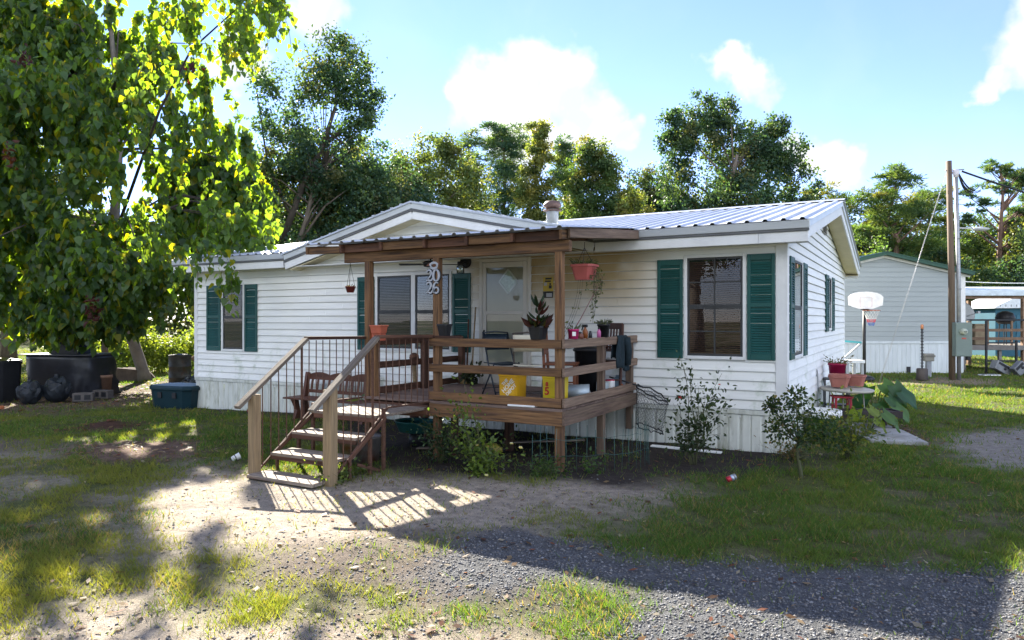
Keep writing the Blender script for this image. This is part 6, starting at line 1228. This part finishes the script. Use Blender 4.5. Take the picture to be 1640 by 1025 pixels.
    idx = rng.choice(np.where(S[:,1] > 15.8)[0], 46, replace=False); J = [(-11.7,21.0,4.5),(-12.0,21.8,7.0),(-12.6,22.6,9)]; b = MB()
    for i in idx:
        s = S[i]; j = J[int(np.argmin([abs(s[2]-q[2]-.4) for q in J]))]; mid = ((s[0]+j[0])/2,(s[1]+j[1])/2,max(s[2],j[2])*.5+.5*(s[2]+j[2])/2+.35); b.tube([Wp(*j),Wp(*mid),Wp(*s)], [.05,.026,.008], 6)
    b.tube([Wp(-11.7,21.0,4.2),Wp(-8.5,17.2,6.8),Wp(-6.2,13.8,7.0),Wp(-4.8,12.7,7.4)], [.05,.032,.02,.008], 7)
    b.build('limbs', pm('dark_bark', (.07,.058,.05), .9, noise=(5,.3)), t, world=False)['kind'] = 'stuff'
    for l, d, z, c, nn in ((-7.6,17.0,7.8,(.045,.008,.014),26),(-11.6,17.0,8.0,(.05,.015,.014),22),(-9.4,16.0,2.05,(.06,.018,.014),30),(-11.6,16.5,5.6,(.09,.03,.02),16)):
        Pq = np.array([[l,d,z]])+rng.normal(size=(nn,3))*np.array([.10,.10,.14]); Lq = rng.uniform(.10,.19,nn); V, F = leaf_geo(Pq, unit(rng,nn)+np.array([0,0,-.8]), unit(rng,nn), Lq, Lq*.6, .2); link('dead_leaf_cluster', np_mesh('dead_leaf_cluster', toW(V), F, LEAFM, np.repeat(colmix(rng,nn,[c]),6,0)), None, t)['kind'] = 'stuff'
build_shade_tree()

# ------------------------------------------------------------------ trees behind
def rhombs(P, D, Nn, L, Wd):
    D = D/np.linalg.norm(D,axis=1,keepdims=True); Nn = Nn-(Nn*D).sum(1,keepdims=True)*D; Nn /= np.linalg.norm(Nn,axis=1,keepdims=True)+1e-9; S = np.cross(D,Nn); n = len(P); V = np.empty((n,4,3)); L = L[:,None]; Wd = Wd[:,None]
    V[:,0] = P; V[:,1] = P+D*L*.45+S*Wd*.5+Nn*L*.12; V[:,2] = P+D*L; V[:,3] = P+D*L*.45-S*Wd*.5+Nn*L*.12; return V.reshape(-1,3), np.arange(n*4).reshape(n,4)
PAL = dict(dark=[(.030,.055,.034),(.038,.068,.034),(.055,.080,.034),(.085,.085,.035)], mid=[(.045,.075,.030),(.060,.092,.030),(.085,.105,.032),(.12,.11,.035)], olive=[(.070,.092,.032),(.088,.105,.033),(.11,.112,.036),(.05,.075,.032)], gold=[(.10,.115,.034),(.125,.125,.034),(.075,.10,.034),(.16,.135,.036)], pine=[(.035,.065,.042),(.045,.08,.045),(.065,.095,.040),(.09,.11,.04)], bright=[(.12,.15,.03),(.15,.17,.03),(.10,.13,.03)])
def tree(name, label, X, Y, trunk, blobs, n, leaf, pal, seed, limbs=12, kind='leaf', z0=0, group='trees behind the house', bark=None, lean=0, dens=1.0, tight=1.0):
    """trunk = (height, radius); blobs = (x, z, rx, rz[, weight]) in the tree's own frame, x along the picture, turned to face the yard"""
    rng = np.random.default_rng(seed); t = thing(name, label, 'tree', (X,Y,z0-.1), YAW, group); h, r = trunk
    B = np.array([(q+(1,))[:5] if len(q) == 4 else q for q in blobs], float); vol = B[:,2]*B[:,3]*B[:,4]; pr = vol/vol.sum()
    n = int(n*(2.3 if Y < 40 else 1.7)); leaf = leaf*.94
    nc = max(8, int(n/(105 if kind == 'leaf' else 120))); bi = rng.choice(len(B), nc, p=pr); d = unit(rng,nc)*(rng.random((nc,1))**.40)*np.where(rng.random((nc,1)) < .16, 1.22, 1); q = B[bi]
    Cc = np.stack([q[:,0]+d[:,0]*q[:,2], d[:,1]*q[:,2]*.85, q[:,1]+d[:,2]*q[:,3]],1); cr = (.165*np.sqrt(q[:,2]*q[:,3])+.10)*rng.uniform(.6,1.25,nc)*tight
    ci = rng.integers(0,nc,n); off = rng.normal(size=(n,3)); 
    if kind == 'pine': off[:,2] *= .42
    P = Cc[ci]+off*cr[ci][:,None]*np.array([.75,.75,.62]); L = leaf*rng.uniform(.6,1.35,n); cb = rng.uniform(.72,1.3,nc)
    pc = rng.choice(len(PAL[pal]), nc, p=np.array([.32,.32,.24,.12])[:len(PAL[pal])]/np.array([.32,.32,.24,.12])[:len(PAL[pal])].sum()); col = np.array((1.35,1.55,1.8))*np.array(PAL[pal])[pc][ci]*cb[ci][:,None]*(.75+.5*rng.random((n,1)))
    if kind == 'pine': V, F = rhombs(P, off+np.array([0,0,.6])+unit(rng,n)*.7, unit(rng,n), L*1.5, L*.32)
    else: V, F = rhombs(P, unit(rng,n)+np.array([0,0,-.25]), unit(rng,n)+np.array([0,0,.6]), L, L*.72)
    link('crown', np_mesh('crown', V, F, FARLEAF, np.repeat(col,4,0)), None, t); b = MB(); k = 7
    pts = [Vector((lean*(i/(k-1))**1.5+.06*r*rng.normal()*i, .05*rng.normal()*i*r*4, h*i/(k-1))) for i in range(k)]; b.tube(pts, [r*(1.25 if i == 0 else 1-.8*i/(k-1)) for i in range(k)], 9); b.build('trunk', bark or BARK, t, world=False)
    if limbs:
        b = MB(); o = rng.permutation(nc)[:limbs]
        for i in o:
            c = Cc[i]; zs = min(h*.93, max(h*.30, c[2]-abs(c[0])*.55-.8)); u = zs/h; p0 = pts[min(int(u*(k-1)),k-2)].lerp(pts[min(int(u*(k-1)),k-2)+1],(u*(k-1))%1); c = Vector(c); m = p0.lerp(c,.5)+Vector((0,0,.12*(c-p0).length if kind != 'pine' else -.03)); rr = r*(1-.75*u)*.5; b.tube([p0,m,c], [rr,rr*.6,rr*.2], 6)
        b.build('limbs', bark or BARK, t, world=False)['kind'] = 'stuff'
    return t
def build_trees():
    # leaning oak with bare limbs reaching over the roof, far left
    t = tree('oak_tree', 'tall open oak leaning right with dark bare limbs showing', -21.9, 11.2, (9.0,.20), [(2.5,12.3,1.4,1.6,.75),(3.6,10.9,1.0,1.2,.8),(3.2,9.2,.8,1.0,.6),(1.0,11.6,1.2,1.3,.3),(.2,10.2,1.4,1.3,.35),(-.8,12,1.2,1.2,.3),(1.2,8.6,1.6,1.2,.6),(2.6,7.6,1.2,.9,.8),(-.6,8.0,1.5,1.3,.7)], 8000, .155, 'dark', 11, 26, lean=2.2, tight=1.15)
    b = MB(); b.tube([Vector((.3,0,5.2)),Vector((1.2,0,7.6)),Vector((2.0,.1,9.3)),Vector((2.5,.1,10.8)),Vector((2.6,.1,12.6))], [.15,.13,.10,.07,.025], 9); b.tube([Vector((2.0,.1,9.3)),Vector((3.0,.2,10.0)),Vector((4.0,.1,10.4))], [.11,.07,.025], 7); b.tube([Vector((1.4,0,8.0)),Vector((2.5,.1,8.6)),Vector((3.3,.0,9.0))], [.09,.05,.02], 7); b.tube([Vector((2.2,.1,9.8)),Vector((3.0,.1,9.2)),Vector((3.4,.1,8.2))], [.07,.045,.015], 6); b.tube([Vector((.6,0,6.4)),Vector((-.3,0,8.4)),Vector((-.8,.1,11.5))], [.08,.05,.02], 7); b.build('fork', pm('dark_bark', (.07,.058,.05), .9, noise=(5,.3)), t, world=False)
    tree('oak_tree', 'dense dark oak rising behind the left roof end', -21.6, 13.6, (6.5,.35), [(-.9,8.8,2.0,1.7),(1.0,7.6,2.0,1.8),(-2.4,6.6,2.0,1.8),(.4,5.2,3.2,1.8),(0,3.4,3.4,1.6),(2.9,7.4,1.3,1.3)], 19000, .15, 'dark', 12, 14)
    tree('oak_tree', 'dark rounded oak between leaning oak and olive tree', -20.9, 16.4, (6.5,.3), [(-.2,8.9,1.7,1.6),(-1.6,7.2,1.6,1.7),(1.5,7.2,1.7,1.8),(0,5.2,2.6,1.8),(0,3.4,2.8,1.6)], 15000, .15, 'dark', 13, 12)
    tree('olive_tree', 'broad olive-yellow tree behind the front gable', -21.2, 20.8, (8,.32), [(0,9.6,2.2,1.7),(-1.8,8.2,1.7,1.5),(2.0,8.6,1.6,1.6),(.2,6.6,3.0,2.0),(1.0,10.9,1.2,.9),(-2.0,5.2,1.8,1.6)], 17000, .155, 'olive', 14, 16)
    tree('pine_tree', 'slim blue-green pine right of the olive tree', -23.3, 28.4, (13,.24), [(0,13,.9,1.0),(.1,11.4,1.1,1.1),(-.2,9.6,1.2,1.3),(.1,7.6,1.3,1.4),(0,5.6,1.6,1.5)], 10000, .17, 'pine', 15, 14, 'pine', bark=BARKP)
    tree('pine_tree', 'tall blue-green pine with a double rounded top', -21.4, 29.6, (13.4,.26), [(-.6,13.4,.9,1.0),(.6,13.2,.95,1.1),(0,11.6,1.5,1.3),(.1,9.6,1.4,1.4),(-.1,7.4,1.5,1.5),(0,5.2,1.7,1.5)], 14000, .17, 'pine', 16, 14, 'pine', bark=BARKP)
    tree('sweetgum_tree', 'slim golden sweetgum behind the roof vent', -16.9, 25.5, (12.3,.2), [(0,12.2,.6,1.0),(0,10.6,.9,1.2),(-.1,8.8,1.2,1.3),(.1,6.8,1.3,1.4),(0,4.8,1.4,1.4)], 9500, .15, 'gold', 17, 14, tight=.9)
    tree('pine_tree', 'dark thin pine right of the golden sweetgum', -17.9, 31.3, (13,.2), [(0,12.4,.9,.9),(.1,10.6,1.0,1.1),(0,8.6,1.1,1.3),(0,6.4,1.4,1.5)], 8500, .17, 'pine', 18, 12, 'pine', bark=BARKP)
    tree('gum_tree', 'olive and dark leafed tree left of the low gap', -14.9, 28.4, (11,.26), [(0,11.4,1.0,1.1),(.9,10.4,1.1,1.1),(-.9,9.8,1.0,1.2),(.1,8.4,1.8,1.5),(0,6.2,2.0,1.8)], 14000, .155, 'mid', 19, 14)
    tree('low_oak', 'low dark tree row filling the gap left of big tree', -12.2, 30.0, (8,.24), [(0,9.2,1.5,1.3),(-1.4,8.2,1.3,1.3),(1.3,8.8,1.2,1.3),(0,6.4,2.6,1.8)], 12500, .155, 'dark', 20, 10)
    tree('big_tree', 'big broad tree with lumpy crown towering over the roof', -6.3, 24.6, (9.5,.36), [(-2.3,10.6,.85,1.3),(-2.4,8.4,1.0,1.5),(-1.2,11.3,1.0,1.2),(-.2,11.2,1.0,1.1),(.4,9.6,1.5,1.4),(1.8,10.6,1.0,1.2),(2.5,9.6,1.0,1.3),(3.3,8.2,.85,1.2),(.6,7.4,2.1,1.5),(-1.4,6.4,1.6,1.5),(2.2,6.6,1.6,1.3),(0,5.0,3.0,1.4)], 26000, .15, 'dark', 21, 24, tight=.95)
    tree('vine_mound', 'yellow vine covered snag poking above the roof edge', -9.8, 21.5, (7.4,.16), [(0,7.2,.75,.75),(-.4,6.2,.9,.9),(.6,6.0,.9,.8),(0,4.6,1.2,1.2)], 6500, .13, 'gold', 22, 8, tight=.8)
    tree('small_tree', 'small yellow-green tree just left of the gable peak', -4.6, 25.0, (5.6,.14), [(0,5.9,.9,.8),(.9,5.4,.8,.8),(-.6,5.0,1.0,.9)], 5000, .14, 'olive', 23, 8)
    tree('pine_tree', 'round topped pine behind the gable peak', -3.9, 44.4, (10.5,.26), [(0,10.6,1.5,.9),(1.3,9.6,1.4,1.0),(-1.2,9.4,1.2,1.0),(0,7.6,2.6,1.6),(.4,5.4,2.6,1.8)], 11000, .19, 'mid', 24, 10, 'pine', bark=BARKP)
    tree('oak_tree', 'dark oak mass beyond the rake of roof', -.7, 44.6, (8,.3), [(0,8.2,1.8,1.6),(-1.4,6.6,1.8,1.7),(1.4,6.2,1.6,1.7),(0,4.0,3.0,2.0)], 12000, .18, 'dark', 25, 10)
    tree('pine_tree', 'broad bright pine above the neighbour roof ridge', .3, 41.0, (10.2,.28), [(0,11.0,1.0,.9),(.7,10.3,1.2,.8),(-1.1,9.5,1.2,.8),(1.2,8.9,1.3,.9),(0,8.2,1.8,1.1),(-1.3,7.3,1.4,1.0),(1.3,6.8,1.4,1.0),(0,5.6,1.6,1.0)], 15000, .18, 'mid', 26, 18, 'pine', bark=BARKP)
    tree('pine_tree', 'darker pine directly left of the utility pole', 2.3, 47.6, (10,.26), [(.3,10.5,1.3,1.0),(-.6,9.3,1.3,1.0),(1.2,8.6,1.3,1.1),(0,7.2,1.9,1.3),(.4,5.2,2.0,1.5)], 12000, .18, 'mid', 27, 12, 'pine', bark=BARKP)
    tree('tall_pine', 'tall open pine right of the pole with bare radiating limbs', 6.4, 47.9, (12.2,.27), [(0,12.2,.9,.5),(1.0,11.7,.9,.4),(-1.0,11.2,.8,.45),(1.9,11.0,.7,.4),(-1.9,10.4,.8,.45),(2.6,10.0,.8,.45),(.3,10.6,1.0,.4),(-.9,9.6,.8,.4),(1.6,9.3,.8,.4),(2.7,8.5,.9,.45),(-2.1,8.6,.6,.35),(.6,8.4,.6,.3)], 7500, .17, 'pine', 28, 46, 'pine', bark=BARKP, tight=.75)
    tree('tall_pine', 'thin pine trunk standing just right of the open pine', 7.1, 49.5, (11,.17), [(.6,11.4,1.0,.5),(1.5,10.2,1.0,.5),(.9,9.0,.8,.4)], 3500, .17, 'pine', 29, 12, 'pine', bark=BARKP, tight=.8)
    tree('oak_tree', 'green tree behind the neighbour carport roof', 4.9, 53.5, (8,.3), [(0,8.6,1.9,1.4),(-1.8,7.0,1.9,1.5),(1.8,7.4,1.9,1.5),(0,4.8,3.4,2.2)], 12500, .18, 'mid', 30, 10)
    tree('oak_tree', 'olive tree at the right edge behind the tall pines', 9.2, 48.6, (8,.3), [(0,8.8,1.8,1.4),(-1.4,7.2,1.8,1.5),(1.8,7.4,1.9,1.5),(0,4.8,3.2,2.2)], 12500, .175, 'olive', 31, 10)
    tree('oak_tree', 'dark tree under the tall pines beyond the shed', 8.0, 43.5, (6,.25), [(0,5.8,1.8,1.4),(-1.6,4.4,1.7,1.4),(1.6,4.6,1.7,1.4),(0,2.8,2.8,1.6)], 10000, .17, 'dark', 32, 8)
    tree('oak_tree', 'shaded tree between bright pine and utility pole', 1.9, 42.5, (6,.25), [(0,5.9,1.7,1.3),(-1.6,4.6,1.7,1.4),(1.5,4.8,1.6,1.4),(0,3.0,2.8,1.6)], 10000, .17, 'dark', 33, 8)
    for k, (x, y, h, lab, pal) in enumerate(((-19.2,23.6,6.6,'low mixed tree filling below the slim pine','mid'),(-15.9,23.4,6.2,'low dark tree directly behind the roof vent','dark'),(-13.0,25.6,7.0,'low bushy tree below the olive and dark tree','mid'),(-9.2,27.6,7.2,'low dark tree beside the vine covered snag','dark'),(-2.2,30.5,7.4,'low tree filling right of the big broad tree','mid'))):
        tree('understory_tree', lab, x, y, (h*.7,.16), [(0,h*.84,1.3,h*.15),(-1.5,h*.66,1.4,h*.18),(1.5,h*.68,1.4,h*.18),(0,h*.42,2.6,h*.24)], 5200, .15, pal, 60+k, 8)
    # left side, beyond the drooping tree
    tree('oak_tree', 'pale tree beyond the steel drum', -28.0, 17.5, (7,.28), [(0,7.4,2.0,1.7),(-1.8,5.8,1.9,1.7),(1.8,5.4,1.9,1.7),(0,3.6,2.6,1.4)], 10000, .15, 'mid', 34, 12)
    tree('oak_tree', 'tree beyond the thin trunk on the left', -35.5, 6.0, (8,.3), [(0,8.4,2.2,1.8),(-2.0,6.6,2.0,1.8),(2.0,6.4,2.1,1.8),(0,4.2,3.4,1.8)], 10000, .17, 'olive', 35, 10)
    tree('oak_tree', 'tall tree beyond the covered grill', -36.0, 7.8, (10,.3), [(0,11.2,2.0,1.6),(-1.8,9.0,2.0,1.7),(2.0,8.4,2.1,1.8),(0,5.2,3.4,2.0)], 11000, .18, 'mid', 36, 12)
    tree('oak_tree', 'tree at the far left edge beyond the machine', -37.0, 1.8, (8,.3), [(0,8.2,2.2,1.8),(-2.0,6.2,2.0,1.8),(2.0,6.4,2.1,1.8),(0,3.6,3.2,1.8)], 9000, .18, 'dark', 37, 10)
    tree('sapling', 'thin tree with a bare trunk beside the flagstones', -20.1, 2.9, (4.2,.12), [(0,4.4,1.2,.9),(.6,3.4,1.0,.7)], 2500, .14, 'olive', 38, 10, group=None)
    sh = [(-21.2,7.6,2.2,'leafy yellow shrub behind the steel drum','bright'),(-22.6,5.6,1.7,'sunlit shrub left of the leafy yellow shrub','bright'),(-19.0,9.0,2.6,'tall shrub beside the far house corner','olive'),(-25.6,5.2,1.6,'far low shrub beyond the thin tree','bright')]
    for i, (x, y, h, lab, pal) in enumerate(sh): tree('shrub', lab, x, y, (h*.6,.05), [(0,h*.62,h*.55,h*.36),(-h*.4,h*.4,h*.42,h*.3),(h*.4,h*.42,h*.42,h*.3),(0,h*.22,h*.7,h*.22)], 4200, .10, pal, 40+i, 8, group='shrubs left of the house')
    # woods: a far mass behind all of these
    rng = np.random.default_rng(99); n = 90000; a = rng.uniform(-.98,.95,n); d = rng.uniform(58,76,n); top = 5.5+4.5*fbm(a*60, d*.6, 6, 300, 3); z = rng.random(n)**.8*top; xy = EYE[None]+d[:,None]*FW[None]+(a*d)[:,None]*RT[None]; P = np.concatenate([xy,z[:,None]],1)+rng.normal(size=(n,3))*.25
    L = rng.uniform(.28,.6,n); V, F = rhombs(P, unit(rng,n), unit(rng,n)+np.array([0,0,.5]), L, L*.75); cc = colmix(rng,n,PAL['dark']+PAL['mid'][:2],.35); o = link('woods', np_mesh('woods', V, F, FARLEAF, np.repeat(cc,4,0))); tag(o, 'far off dark woods behind all the trees', 'woods', kind='stuff')
    # trees over the road, seen only in the window glass
    src = [o for o in bpy.data.objects if o.get('label') == 'big broad tree with lumpy crown towering over the roof'][0]
    for k, (x, y, s, lab) in enumerate(((3.5,-27,1.2,'broad tree across the road mirrored in the gridded window'),(-3,-30,1.25,'tree across the road mirrored in the door glass'),(10,-25,1.15,'tree across the road past the driveway end'),(-9.5,-31,1.25,'tree across the road opposite the porch'),(-16,-33,1.25,'tree across the road opposite the bench'),(17,-24,1.2,'tree across the road farthest past the driveway'))):
        c = copy_tree(src); c.location = (x,y,-.1); c.scale = (s,s,s); c.rotation_euler.z = k*1.3; c['label'] = lab; c['group'] = 'trees across the road'
build_trees()
